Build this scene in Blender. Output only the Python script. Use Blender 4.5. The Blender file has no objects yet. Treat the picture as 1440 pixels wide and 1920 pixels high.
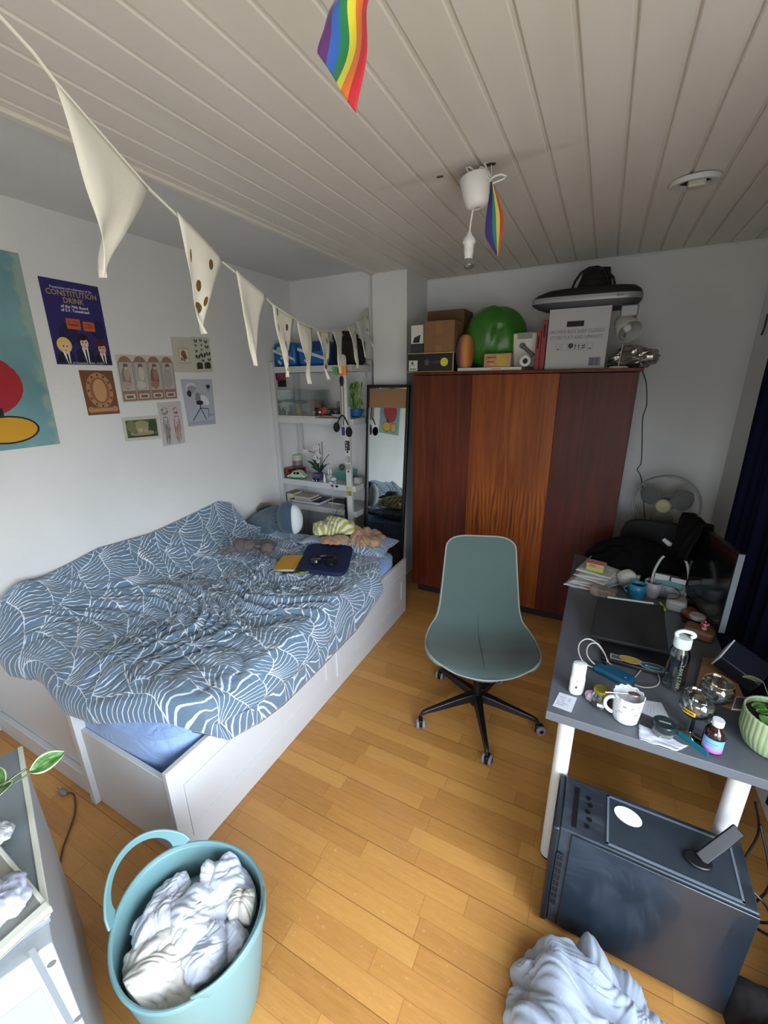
import bpy, bmesh, math, random
import numpy as np
from math import sin, cos, pi, radians, atan2, sqrt
from mathutils import Vector, Matrix, Euler, noise
SC = bpy.context.scene
COL = SC.collection
CAMH = 1.83
FPX = 780.53
_y, _p, _r = radians(-27.1796), radians(-17.5829), radians(-0.71469)
CF = Vector((sin(_y)*cos(_p), cos(_y)*cos(_p), sin(_p)))
_rt = Vector((cos(_y), -sin(_y), 0)); _up = _rt.cross(CF)
CR = _rt*cos(_r)+_up*sin(_r); CU = _up*cos(_r)-_rt*sin(_r)
def ray(px, py): return CR*((px-720)/FPX)+CU*(-(py-960)/FPX)+CF
def on_z(px, py, z):
    d = ray(px, py); return d*((z-CAMH)/d.z)+Vector((0, 0, CAMH))
def on_y(px, py, y):
    d = ray(px, py); return d*(y/d.y)+Vector((0, 0, CAMH))
def on_x(px, py, x):
    d = ray(px, py); return d*(x/d.x)+Vector((0, 0, CAMH))
V = Vector
def RZ(a): return Matrix.Rotation(radians(a), 4, 'Z')
def RX(a): return Matrix.Rotation(radians(a), 4, 'X')
def RY(a): return Matrix.Rotation(radians(a), 4, 'Y')
def T(x, y=None, z=None):
    return Matrix.Translation(V(x) if y is None else V((x, y, z)))
# ---------- materials ----------
MATS = {}
def lin(c):
    if isinstance(c, str):
        c = c.lstrip('#'); c = tuple(int(c[i:i+2], 16)/255 for i in (0, 2, 4))
    return tuple(((v/12.92) if v <= 0.04045 else ((v+0.055)/1.055)**2.4) for v in c[:3])+(1,)
def mat(name, col, rough=0.6, metal=0.0, bump=0.0, bscale=60, var=0.0, vscale=8, trans=0.0, ior=1.45, alpha=1.0, sheen=0.0, coat=0.0, spec=0.5, sss=0.0):
    if name in MATS: return MATS[name]
    m = bpy.data.materials.new(name); m.use_nodes = True
    nt = m.node_tree; b = nt.nodes['Principled BSDF']
    c = lin(col)
    b.inputs['Base Color'].default_value = c
    b.inputs['Roughness'].default_value = rough
    b.inputs['Metallic'].default_value = metal
    b.inputs['IOR'].default_value = ior
    b.inputs['Transmission Weight'].default_value = trans
    b.inputs['Alpha'].default_value = alpha
    b.inputs['Sheen Weight'].default_value = sheen
    b.inputs['Coat Weight'].default_value = coat
    b.inputs['Specular IOR Level'].default_value = spec
    tc = nt.nodes.new('ShaderNodeTexCoord')
    if var > 0:
        n = nt.nodes.new('ShaderNodeTexNoise'); n.inputs['Scale'].default_value = vscale; n.inputs['Detail'].default_value = 4
        nt.links.new(tc.outputs['Object'], n.inputs['Vector'])
        mr = nt.nodes.new('ShaderNodeMapRange'); mr.inputs['From Min'].default_value = .3; mr.inputs['From Max'].default_value = .7
        mr.inputs['To Min'].default_value = 1-var; mr.inputs['To Max'].default_value = 1+var
        nt.links.new(n.outputs['Fac'], mr.inputs['Value'])
        h = nt.nodes.new('ShaderNodeVectorMath'); h.operation = 'SCALE'; h.inputs[0].default_value = c[:3]
        nt.links.new(mr.outputs[0], h.inputs['Scale']); nt.links.new(h.outputs[0], b.inputs['Base Color'])
    if bump > 0:
        n2 = nt.nodes.new('ShaderNodeTexNoise'); n2.inputs['Scale'].default_value = bscale; n2.inputs['Detail'].default_value = 5
        nt.links.new(tc.outputs['Object'], n2.inputs['Vector'])
        bp = nt.nodes.new('ShaderNodeBump'); bp.inputs['Strength'].default_value = bump; bp.inputs['Distance'].default_value = 0.01
        nt.links.new(n2.outputs['Fac'], bp.inputs['Height']); nt.links.new(bp.outputs[0], b.inputs['Normal'])
    MATS[name] = m
    return m
class NT:
    """small wrapper to write node maths briefly"""
    def __init__(s, name, rough=.6):
        s.m = bpy.data.materials.new(name); s.m.use_nodes = True; s.nt = s.m.node_tree
        s.b = s.nt.nodes['Principled BSDF']; s.b.inputs['Roughness'].default_value = rough
        s.tc = s.nt.nodes.new('ShaderNodeTexCoord'); MATS[name] = s.m
    def _in(s, sock, v):
        if isinstance(v, bpy.types.NodeSocket): s.nt.links.new(v, sock)
        elif v is not None: sock.default_value = v
    def math(s, op, a, b=None, c=None, clamp=False):
        n = s.nt.nodes.new('ShaderNodeMath'); n.operation = op; n.use_clamp = clamp
        s._in(n.inputs[0], a); s._in(n.inputs[1], b); s._in(n.inputs[2], c); return n.outputs[0]
    def vmath(s, op, a, b=None, scale=None):
        n = s.nt.nodes.new('ShaderNodeVectorMath'); n.operation = op
        s._in(n.inputs[0], a); s._in(n.inputs[1], b)
        if scale is not None: s._in(n.inputs['Scale'], scale)
        return n.outputs[0]
    def sep(s, v):
        n = s.nt.nodes.new('ShaderNodeSeparateXYZ'); s._in(n.inputs[0], v); return n.outputs
    def comb(s, x=0., y=0., z=0.):
        n = s.nt.nodes.new('ShaderNodeCombineXYZ'); s._in(n.inputs[0], x); s._in(n.inputs[1], y); s._in(n.inputs[2], z); return n.outputs[0]
    def mapping(s, v, sc=(1, 1, 1), rot=(0, 0, 0), loc=(0, 0, 0)):
        n = s.nt.nodes.new('ShaderNodeMapping'); s._in(n.inputs[0], v); n.inputs['Scale'].default_value = sc
        n.inputs['Rotation'].default_value = rot; n.inputs['Location'].default_value = loc; return n.outputs[0]
    def noise(s, v, scale=5, detail=3, rough=.5, dist=0):
        n = s.nt.nodes.new('ShaderNodeTexNoise'); s._in(n.inputs['Vector'], v); n.inputs['Scale'].default_value = scale
        n.inputs['Detail'].default_value = detail; n.inputs['Roughness'].default_value = rough; n.inputs['Distortion'].default_value = dist
        return n.outputs
    def ramp(s, f, stops, interp='LINEAR'):
        n = s.nt.nodes.new('ShaderNodeValToRGB'); s._in(n.inputs[0], f); e = n.color_ramp; e.interpolation = interp
        while len(e.elements) < len(stops): e.elements.new(.5)
        for el, (p, c) in zip(e.elements, stops): el.position = p; el.color = lin(c)
        return n.outputs[0]
    def mix(s, f, a, b, mode='MIX'):
        n = s.nt.nodes.new('ShaderNodeMix'); n.data_type = 'RGBA'; n.blend_type = mode
        s._in(n.inputs[0], f)
        s._in(n.inputs[6], lin(a) if isinstance(a, str) else a); s._in(n.inputs[7], lin(b) if isinstance(b, str) else b); return n.outputs[2]
    def step(s, v, e0, e1):
        n = s.nt.nodes.new('ShaderNodeMapRange'); n.interpolation_type = 'SMOOTHSTEP'; s._in(n.inputs[0], v)
        n.inputs[1].default_value = e0; n.inputs[2].default_value = e1; return n.outputs[0]
    def bump(s, h, st=.3, d=.01):
        n = s.nt.nodes.new('ShaderNodeBump'); n.inputs['Strength'].default_value = st; n.inputs['Distance'].default_value = d
        s._in(n.inputs['Height'], h); s.nt.links.new(n.outputs[0], s.b.inputs['Normal'])
    def col(s, c): s._in(s.b.inputs['Base Color'], lin(c) if isinstance(c, str) else c); return s.m
# ---------- mesh builder ----------
class MB:
    def __init__(s): s.v = []; s.f = []; s.mi = []; s.uv = []; s.M = None
    def _add(s, vs, fs, m=0, uvs=None, M=None):
        k = len(s.v)
        MM = M if M is not None else s.M
        if MM is not None: vs = [MM @ V(v) for v in vs]
        s.v += [tuple(v) for v in vs]; s.uv += (uvs if uvs else [(0, 0)]*len(vs))
        s.f += [tuple(i+k for i in f) for f in fs]; s.mi += [m]*len(fs); return s
    def box(s, a, b, m=0, M=None):
        x0, y0, z0 = a; x1, y1, z1 = b
        vs = [(x0, y0, z0), (x1, y0, z0), (x1, y1, z0), (x0, y1, z0), (x0, y0, z1), (x1, y0, z1), (x1, y1, z1), (x0, y1, z1)]
        return s._add(vs, [(0, 3, 2, 1), (4, 5, 6, 7), (0, 1, 5, 4), (1, 2, 6, 5), (2, 3, 7, 6), (3, 0, 4, 7)], m, None, M)
    def cbox(s, c, d, m=0, M=None):
        return s.box([c[i]-d[i]/2 for i in range(3)], [c[i]+d[i]/2 for i in range(3)], m, M)
    def ring(s, n, r, z=0, a0=0): return [(r*cos(a0+2*pi*i/n), r*sin(a0+2*pi*i/n), z) for i in range(n)]
    def lathe(s, prof, c=(0, 0, 0), n=32, m=0, M=None, cap0=False, cap1=False, sx=1, sy=1):
        vs = []
        for r, z in prof: vs += [(c[0]+x*sx, c[1]+y*sy, c[2]+z) for x, y, _ in s.ring(n, max(r, 1e-5))]
        fs = [(j*n+i, j*n+(i+1) % n, (j+1)*n+(i+1) % n, (j+1)*n+i) for j in range(len(prof)-1) for i in range(n)]
        if cap0: fs.append(tuple(reversed(range(n))))
        if cap1: fs.append(tuple(range((len(prof)-1)*n, len(prof)*n)))
        return s._add(vs, fs, m, None, M)
    def tube(s, pts, r, n=8, m=0, M=None, closed=False):
        pts = [V(p) for p in pts]; N = len(pts)
        rs = r if isinstance(r, (list, tuple)) else [r]*N
        vs = []; prev = None
        for i, p in enumerate(pts):
            t = (pts[(i+1) % N] if (closed or i < N-1) else p)-(pts[i-1] if (closed or i > 0) else p)
            if t.length < 1e-9: t = V((0, 0, 1))
            t.normalize()
            if prev is None:
                a = V((0, 0, 1)) if abs(t.z) < .9 else V((1, 0, 0)); u = a.cross(t).normalized()
            else:
                u = prev-t*prev.dot(t)
                u = u.normalized() if u.length > 1e-6 else t.orthogonal().normalized()
            prev = u; w = t.cross(u)
            vs += [tuple(p+(u*cos(2*pi*k/n)+w*sin(2*pi*k/n))*rs[i]) for k in range(n)]
        L = N if closed else N-1
        fs = [(j*n+k, j*n+(k+1) % n, ((j+1) % N)*n+(k+1) % n, ((j+1) % N)*n+k) for j in range(L) for k in range(n)]
        if not closed: fs += [tuple(reversed(range(n))), tuple(range((N-1)*n, N*n))]
        return s._add(vs, fs, m, None, M)
    def cyl(s, p0, p1, r0, r1=None, n=24, m=0, M=None): return s.tube([p0, p1], [r0, r0 if r1 is None else r1], n, m, M)
    def ell(s, c, r, nu=20, nv=12, m=0, M=None):
        if not isinstance(r, (tuple, list)): r = (r, r, r)
        vs = []; 
        for j in range(nv+1):
            th = pi*j/nv
            for i in range(nu):
                a = 2*pi*i/nu; q = max(sin(th), 1e-4); vs.append((c[0]+r[0]*q*cos(a), c[1]+r[1]*q*sin(a), c[2]-r[2]*cos(th)))
        fs = [(j*nu+i, j*nu+(i+1) % nu, (j+1)*nu+(i+1) % nu, (j+1)*nu+i) for j in range(nv) for i in range(nu)]
        return s._add(vs, fs, m, None, M)
    def prism(s, pts, z0, z1, m=0, M=None):
        n = len(pts); vs = [(x, y, z0) for x, y in pts]+[(x, y, z1) for x, y in pts]
        fs = [tuple(reversed(range(n))), tuple(range(n, 2*n))]+[(i, (i+1) % n, n+(i+1) % n, n+i) for i in range(n)]
        return s._add(vs, fs, m, None, M)
    def flat(s, pts, m=0, M=None): return s._add([tuple(p) for p in pts], [tuple(range(len(pts)))], m, None, M)
    def surf(s, fn, nu, nv, m=0, cu=False, cv=False, M=None):
        vs = []; uv = []
        for j in range(nv if cv else nv+1):
            for i in range(nu if cu else nu+1):
                u = i/nu; v = j/nv; vs.append(tuple(fn(u, v))); uv.append((u, v))
        W = nu if cu else nu+1; H = nv if cv else nv+1
        fs = [(j*W+i, j*W+(i+1) % W, ((j+1) % H)*W+(i+1) % W, ((j+1) % H)*W+i) for j in range(nv) for i in range(nu)]
        return s._add(vs, fs, m, uv, M)
    def build(s, name, mats, parent=None, smooth=True, bevel=0, bseg=2, sub=0, solid=0, soff=-1, angle=35, uv=False, loc=None, rot=None):
        me = bpy.data.meshes.new(name); me.from_pydata(s.v, [], s.f)
        for m in (mats if isinstance(mats, (list, tuple)) else [mats]): me.materials.append(m)
        me.polygons.foreach_set('material_index', s.mi)
        if uv:
            l = me.uv_layers.new(name='UVMap')
            for i, lp in enumerate(me.loops): l.data[i].uv = s.uv[lp.vertex_index]
        me.validate(); me.update()
        if smooth:
            me.shade_smooth(); 
            if angle < 180: me.set_sharp_from_angle(angle=radians(angle))
        o = bpy.data.objects.new(name, me); COL.objects.link(o)
        if parent: o.parent = parent
        if loc is not None: o.location = loc
        if rot is not None: o.rotation_euler = rot
        if solid:
            md = o.modifiers.new('solid', 'SOLIDIFY'); md.thickness = solid; md.offset = soff
        if bevel:
            md = o.modifiers.new('bevel', 'BEVEL'); md.width = bevel; md.segments = bseg; md.limit_method = 'ANGLE'; md.angle_limit = radians(40)
        if sub:
            md = o.modifiers.new('sub', 'SUBSURF'); md.levels = sub; md.render_levels = sub
        return o
def tag(o, label=None, cat=None, group=None, kind=None):
    if label: o['label'] = label
    if cat: o['category'] = cat
    if group: o['group'] = group
    if kind: o['kind'] = kind
    return o
def thing(name, label, cat, loc=(0, 0, 0), rz=0, group=None):
    o = bpy.data.objects.new(name, None); COL.objects.link(o); o.empty_display_size = .05
    o.location = loc; o.rotation_euler = (0, 0, radians(rz)); return tag(o, label, cat, group)
def one(mb, name, mats, label, cat, group=None, **k):
    """a thing that is one mesh; vertices given in world space are recentred on its base"""
    vs = np.array(mb.v); c = (vs.min(0)+vs.max(0))/2; c[2] = vs[:, 2].min()
    mb.v = [tuple(v) for v in (vs-c)]
    o = mb.build(name, mats, None, **k); o.location = c; return tag(o, label, cat, group)
def setting(mb, name, mats, **k):
    o = mb.build(name, mats, None, **k); o['kind'] = 'structure'; return o
def thin_glass(name, col='#e6ecec', k=.10, rough=.02):
    """a thin clear wall: mostly transparent, with reflections growing towards its edges"""
    if name in MATS: return MATS[name]
    m = bpy.data.materials.new(name); m.use_nodes = True; nt = m.node_tree; nt.nodes.clear()
    out = nt.nodes.new('ShaderNodeOutputMaterial'); mx = nt.nodes.new('ShaderNodeMixShader'); tr = nt.nodes.new('ShaderNodeBsdfTransparent'); gl_ = nt.nodes.new('ShaderNodeBsdfGlossy')
    lw_ = nt.nodes.new('ShaderNodeLayerWeight'); lw_.inputs[0].default_value = .35
    mr = nt.nodes.new('ShaderNodeMapRange'); mr.inputs[3].default_value = k; mr.inputs[4].default_value = .75
    nt.links.new(lw_.outputs['Facing'], mr.inputs[0]); nt.links.new(mr.outputs[0], mx.inputs[0])
    tr.inputs[0].default_value = lin(col); gl_.inputs[0].default_value = (.8, .8, .8, 1); gl_.inputs[1].default_value = rough
    nt.links.new(tr.outputs[0], mx.inputs[1]); nt.links.new(gl_.outputs[0], mx.inputs[2]); nt.links.new(mx.outputs[0], out.inputs[0])
    MATS[name] = m; return m
def text_part(name, txt, size, M, m, parent=None, ext=.0004, align='CENTER', sx=1, bold=0):
    cu = bpy.data.curves.new(name, 'FONT'); cu.body = txt; cu.size = size; cu.align_x = align; cu.align_y = 'CENTER'; cu.extrude = ext; cu.offset = bold
    cu.resolution_u = 2
    t = bpy.data.objects.new(name, cu); COL.objects.link(t)
    bpy.context.view_layer.update()
    me = bpy.data.meshes.new_from_object(t); bpy.data.objects.remove(t); bpy.data.curves.remove(cu)
    me.transform(M @ Matrix.Diagonal((sx, 1, 1, 1))); me.materials.clear(); me.materials.append(m)
    o = bpy.data.objects.new(name, me); COL.objects.link(o)
    if parent: o.parent = parent
    return o
def nz(x, y, z=0.): return noise.noise(V((x, y, z)))
def wallM(P, ux, uy=(0, 0, 1)):
    """matrix whose local x runs along ux, y along uy, z out of the plane"""
    ux = V(ux).normalized(); uy = V(uy).normalized(); n = ux.cross(uy)
    return Matrix(((ux.x, uy.x, n.x, P[0]), (ux.y, uy.y, n.y, P[1]), (ux.z, uy.z, n.z, P[2]), (0, 0, 0, 1)))
# ---------- cloth relaxation (position based) ----------
def drape(P0, rest_scale=1.0, collide=None, pin=None, iters=300, g=-.0006, damp=.97, relax=4, bend=.15, rest=None, seed=1, jit=.002):
    """P0 (ny,nx,3) start shape; rest lengths = start lengths x rest_scale (or those of `rest`)"""
    rng = np.random.default_rng(seed)
    P = P0.copy(); P += rng.normal(0, jit, P.shape)*(0 if pin is None else (~pin)[..., None])+(rng.normal(0, jit, P.shape) if pin is None else 0)
    R = P0 if rest is None else rest
    prs = []
    def pair(a, b, st, sc):
        L = np.linalg.norm(R[b]-R[a], axis=-1)*sc; prs.append((a, b, L[..., None], st))
    s_ = np.s_
    for k in (0, 1):
        ny, nx = P.shape[:2]
        pair(s_[:, k:nx-1:2], s_[:, k+1:nx:2], 1., rest_scale); pair(s_[k:ny-1:2, :], s_[k+1:ny:2, :], 1., rest_scale)
        pair(s_[k:ny-1:2, :-1], s_[k+1:ny:2, 1:], .4, rest_scale); pair(s_[k:ny-1:2, 1:], s_[k+1:ny:2, :-1], .4, rest_scale)
    w = np.ones(P.shape[:2]+(1,))
    if pin is not None: w[pin] = 0
    vel = np.zeros_like(P)
    for it in range(iters):
        vel *= damp; vel[..., 2] += g; prev = P.copy(); P = P+vel*w
        for _ in range(relax):
            for a, b, L, st in prs:
                d = P[b]-P[a]; l = np.linalg.norm(d, axis=-1, keepdims=True)+1e-9
                wa = w[a]; wb = w[b]; ws = wa+wb; ws[ws == 0] = 1
                c = d*((l-L)/l)*st/ws; P[a] += c*wa; P[b] -= c*wb
            if bend:
                av = (P[:-2]+P[2:])/2; P[1:-1] += (av-P[1:-1])*bend*w[1:-1]*.3
                av = (P[:, :-2]+P[:, 2:])/2; P[:, 1:-1] += (av-P[:, 1:-1])*bend*w[:, 1:-1]*.3
            if collide is not None: P = collide(P, w)
        vel = (P-prev)*w
        m = np.abs(vel).max()
        if m > .03: vel *= .03/m
    return P
def grid_mb(P, m=0):
    mb = MB(); ny, nx = P.shape[:2]
    mb.v = [tuple(p) for p in P.reshape(-1, 3)]; mb.uv = [(i/(nx-1), j/(ny-1)) for j in range(ny) for i in range(nx)]
    mb.f = [(j*nx+i, j*nx+i+1, (j+1)*nx+i+1, (j+1)*nx+i) for j in range(ny-1) for i in range(nx-1)]; mb.mi = [m]*len(mb.f)
    return mb
def smooth_noise(X, Y, sc, seed, oct=3):
    out = np.zeros(X.shape)
    for idx in np.ndindex(X.shape):
        out[idx] = noise.fractal(V((X[idx]*sc, Y[idx]*sc, seed*7.31)), 1., 2., oct)
    return out

def folds(x, y, seed, sc, aniso=.35, dirn=0., swirl=1.):
    """ridged, domain warped noise: creases of loose cloth (0..1)"""
    a = dirn+swirl*noise.noise(V((x*sc*.25+seed, y*sc*.25, seed*3.1)))*2.2
    wx = x+.30/sc*noise.noise(V((x*sc*.8, y*sc*.8, seed+4.))); wy = y+.30/sc*noise.noise(V((x*sc*.8+9., y*sc*.8, seed+8.)))
    u = wx*cos(a)+wy*sin(a); v = -wx*sin(a)+wy*cos(a)
    r = abs(noise.noise(V((u*sc, v*sc*aniso, seed*5.7))))*2.6
    return min(r, 1.)**.8-.45

def on_plane(px, py, P, n):
    d = ray(px, py); O = V((0, 0, CAMH)); return O+d*((V(P)-O).dot(V(n))/d.dot(V(n)))
EXPO = -0.88; SKY = 32.0
# ================= camera and light =================
H = 2.664; XL = -2.75; XR = .86; YB = 3.85; YF = -1.3; XC = -1.815
cam = bpy.data.cameras.new('camera'); camo = bpy.data.objects.new('camera', cam); COL.objects.link(camo)
cam.sensor_fit = 'HORIZONTAL'; cam.sensor_width = 36; cam.lens = FPX/1440*36; cam.clip_start = .02
R_ = Matrix((CR, CU, -CF)).transposed().to_4x4(); R_.translation = V((0, 0, CAMH)); camo.matrix_world = R_
SC.camera = camo
SC.view_settings.view_transform = 'Standard'; SC.view_settings.look = 'None'; SC.view_settings.gamma = 1
SC.view_settings.use_curve_mapping = False; SC.view_settings.exposure = EXPO
SC.cycles.max_bounces = 10; SC.cycles.diffuse_bounces = 6; SC.cycles.caustics_reflective = False; SC.cycles.caustics_refractive = False
SC.cycles.sample_clamp_indirect = 6; SC.cycles.blur_glossy = .5
w = bpy.data.worlds.new('daylight'); SC.world = w; w.use_nodes = True
wn = w.node_tree; bg = wn.nodes['Background']
tc = wn.nodes.new('ShaderNodeTexCoord'); sp = wn.nodes.new('ShaderNodeSeparateXYZ'); wn.links.new(tc.outputs['Generated'], sp.inputs[0])
rp = wn.nodes.new('ShaderNodeValToRGB'); wn.links.new(sp.outputs['Z'], rp.inputs[0])
e = rp.color_ramp; e.elements[0].position = 0; e.elements[0].color = (.27, .27, .25, 1); e.elements[1].position = .06; e.elements[1].color = (.86, .93, 1., 1)
x = e.elements.new(.6); x.color = (.80, .91, 1.08, 1)
wn.links.new(rp.outputs[0], bg.inputs[0]); bg.inputs[1].default_value = SKY
# ================= room shell =================
def plank_floor():
    N = NT('oak_parquet', .38)
    o = N.tc.outputs['Object']; s = N.sep(o)
    W = .071; yy = N.math('DIVIDE', s[1], W); row = N.math('FLOOR', yy); fy = N.math('FRACT', yy)
    wn_ = N.nt.nodes.new('ShaderNodeTexWhiteNoise'); wn_.noise_dimensions = '1D'; N._in(wn_.inputs['W'], row)
    off = wn_.outputs[0]
    xx = N.math('ADD', N.math('DIVIDE', s[0], .43), N.math('MULTIPLY', off, 7.3))
    wob = N.math('MULTIPLY', N.math('SINE', N.math('MULTIPLY', N.math('FLOOR', xx), 12.9898)), .28)
    xx2 = N.math('ADD', xx, 0.0); col = N.math('FLOOR', xx2); fx = N.math('FRACT', xx2)
    w2 = N.nt.nodes.new('ShaderNodeTexWhiteNoise'); w2.noise_dimensions = '2D'; N._in(w2.inputs['Vector'], N.comb(col, row, 0.))
    rnd = w2.outputs[0]
    grain = N.noise(N.comb(N.math('ADD', N.math('MULTIPLY', s[0], 2.2), N.math('MULTIPLY', rnd, 40.)), N.math('MULTIPLY', s[1], 26.), 0.), 3.2, 6, .6, .6)[0]
    fine = N.noise(N.comb(N.math('MULTIPLY', s[0], 9.), N.math('MULTIPLY', s[1], 150.), 0.), 3, 2)[0]
    big = N.noise(o, 1.4, 3)[0]
    f = N.math('ADD', N.math('MULTIPLY', rnd, .28), N.math('ADD', N.math('MULTIPLY', grain, .40), N.math('MULTIPLY', fine, .22)))
    c = N.ramp(f, [(.14, '#936530'), (.42, '#ae7b3e'), (.62, '#ba8947'), (.95, '#c79857')])
    ln1 = N.math('LESS_THAN', fy, .022); ln2 = N.math('LESS_THAN', fx, .006)
    r3 = N.math('LESS_THAN', N.math('FRACT', N.math('DIVIDE', N.math('ADD', row, .5), 3.)), .33)
    strong = N.math('MULTIPLY', N.math('LESS_THAN', fy, .035), r3)
    seam = N.math('MAXIMUM', N.math('MULTIPLY', N.math('MAXIMUM', ln1, ln2), .38), N.math('MULTIPLY', strong, .72))
    wear = N.math('MULTIPLY', N.step(N.noise(o, 2.1, 4)[0], .52, .66), .22)
    vd = N.vmath('DISTANCE', o, (-.75, .6, 0)); 
    scuff = N.math('MULTIPLY', N.step(N.noise(o, 60, 4)[0], .62, .72), N.math('SUBTRACT', 1., N.step(N.nt.nodes[-1].outputs['Value'] if False else N.math('ADD', N.math('ABSOLUTE', N.math('ADD', s[0], .6)), N.math('ABSOLUTE', N.math('SUBTRACT', s[1], .85))), .25, .75)))
    c = N.mix(wear, c, '#a87a50'); c = N.mix(N.math('MULTIPLY', scuff, .22), c, '#d9b58c'); c = N.mix(seam, c, '#5a3412')
    N.col(c); N.bump(N.math('SUBTRACT', N.math('MULTIPLY', fine, .15), seam), .25, .002)
    rr = N.nt.nodes.new('ShaderNodeMapRange'); N._in(rr.inputs[0], grain); rr.inputs[3].default_value = .38; rr.inputs[4].default_value = .55
    N.nt.links.new(rr.outputs[0], N.b.inputs['Roughness'])
    return N.m
setting(MB().box((XL-.2, YF, -.06), (XR, YB+.1, 0)), 'floor', plank_floor(), smooth=False)
def wallmat():
    N = NT('white_plaster', .85); o = N.tc.outputs['Object']
    n = N.noise(o, 2.0, 4)[0]; c = N.ramp(n, [(.3, '#ced0d0'), (.7, '#d8d9d9')])
    N.col(c); N.bump(N.math('ADD', N.noise(o, 90, 4)[0], N.math('MULTIPLY', N.noise(o, 14, 3)[0], 1.5)), .22, .004); return N.m
M_wall = wallmat()
HP = 2.715
setting(MB().box((XL-.1, YF, 0), (XL, YB, HP+.05)), 'wall_left', M_wall, smooth=False)
mb = MB().box((XL, 3.48, 0), (-1.83, 3.6, HP+.05)).box((-1.83, 3.40, 0), (-1.515, YB+.1, HP)).box((-1.515, YB, 0), (XR+.1, YB+.1, H+.05))
setting(mb, 'wall_back', M_wall, smooth=False)
# right wall with the window opening beside the camera
WY0, WY1, WZ0, WZ1 = -1.15, .95, .45, 2.08
mb = MB().box((XR, YF, 0), (XR+.12, WY0, H+.05)).box((XR, WY1, 0), (XR+.12, YB, H+.05)).box((XR, WY0, 0), (XR+.12, WY1, WZ0)).box((XR, WY0, WZ1), (XR+.12, WY1, H+.05))
setting(mb, 'wall_right', M_wall, smooth=False)
FX0, FX1, FZ0, FZ1 = -.55, .70, 1.0, 2.02  # opening for an unseen window, added to brighten the back wall
mb = MB().box((XL-.1, YF-.1, 0), (FX0, YF, HP+.05)).box((FX1, YF-.1, 0), (XR+.1, YF, HP+.05)).box((FX0, YF-.1, 0), (FX1, YF, FZ0)).box((FX0, YF-.1, FZ1), (FX1, YF, HP+.05))
setting(mb, 'wall_front', M_wall, smooth=False)
M_white = mat('white_lacquer', '#c9ccce', .42); 
mb = MB()
for y in (WY0, (WY0+WY1)/2-.03, WY1-.06): mb.box((XR+.05, y, WZ0), (XR+.10, y+.06, WZ1))
for z in (WZ0, WZ1-.06): mb.box((XR+.052, WY0, z), (XR+.098, WY1, z+.06))
setting(mb, 'window_1', M_white, bevel=.004)
# daylight entering at the window pane (sampling portal of the sky)
pl = bpy.data.lights.new('sky_portal', 'AREA'); pl.shape = 'RECTANGLE'; pl.size = WZ1-WZ0; pl.size_y = WY1-WY0; pl.cycles.is_portal = True
po = bpy.data.objects.new('sky_portal', pl); COL.objects.link(po); po.location = (XR+.11, (WY0+WY1)/2, (WZ0+WZ1)/2); po.rotation_euler = (0, radians(90), 0)
mb = MB()
for x_ in (FX0, (FX0+FX1)/2-.03, FX1-.06): mb.box((x_, YF-.08, FZ0), (x_+.06, YF-.03, FZ1))
for z in (FZ0, FZ1-.06): mb.box((FX0, YF-.078, z), (FX1, YF-.032, z+.06))
setting(mb, 'added_fill_window', M_white, bevel=.004)  # frame of the added window behind the camera, there for fill light
pl = bpy.data.lights.new('sky_portal', 'AREA'); pl.shape = 'RECTANGLE'; pl.size = FX1-FX0; pl.size_y = FZ1-FZ0; pl.cycles.is_portal = True  # sky portal of the added fill window
po = bpy.data.objects.new('sky_portal', pl); COL.objects.link(po); po.location = ((FX0+FX1)/2, YF-.09, (FZ0+FZ1)/2); po.rotation_euler = (radians(90), 0, 0)
# ceiling boards with real grooves
def ceilmat():
    N = NT('painted_ceiling_boards', .5); o = N.tc.outputs['Object']
    n = N.noise(N.mapping(o, (3, .5, 1)), 2.5, 4)[0]
    c = N.ramp(n, [(.3, '#d3d0c7'), (.7, '#dcd9d2')])
    # water marks beside the lamp hole
    st = N.step(N.math('ADD', N.math('ABSOLUTE', N.math('SUBTRACT', N.sep(o)[1], 2.02)), N.math('MULTIPLY', N.math('ABSOLUTE', N.math('ADD', N.sep(o)[0], .62)), .2)), .05, .11)
    c = N.mix(N.math('MULTIPLY', N.math('SUBTRACT', 1., st), .25), c, '#8a857b')
    N.col(c); N.bump(N.noise(N.mapping(o, (60, 3, 1)), 4, 3)[0], .08, .002); return N.m
M_ceil = ceilmat()
prof = []; x = -.0466; B = .1315
gs = [x+B*k for k in range(-14, 8)]
gs = [g for g in gs if XC+.02 < g < XR-.02]
pts = [(XC, H)]
for g in gs: pts += [(g-.010, H), (g-.006, H+.004), (g-.006, H+.011), (g+.006, H+.011), (g+.006, H+.004), (g+.010, H)]
pts += [(XR+.1, H)]
mb = MB(); k = len(pts)
mb._add([(a, YF, b) for a, b in pts]+[(a, YB+.1, b) for a, b in pts], [(i, k+i, k+i+1, i+1) for i in range(k-1)])
mb.box((XC, YF, H+.02), (XR+.1, YB+.1, H+.1))
setting(mb, 'ceiling', M_ceil, smooth=False)
setting(MB().box((XL, YF, HP), (XC, YB, HP+.08)), 'trim_1', M_wall, smooth=False)   # plaster strip of ceiling over the bed
setting(MB().box((XC-.028, YF, H-.012), (XC+.012, 3.40, HP+.01)), 'trim_2', M_ceil, bevel=.006)
setting(MB().tube([(-1.49, YB-.006, H-.004), (XR, YB-.006, H-.004)], .007, 6), 'trim_3', M_wall)
def part(mb, name, m, root, base=None, **k):
    """a part whose vertices were given in world space; base = the thing's Empty (unrotated)"""
    b = base or root; l = np.array(b.location); mb.v = [tuple(np.array(v)-l) for v in mb.v]
    return mb.build(name, m, root, **k)
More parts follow.
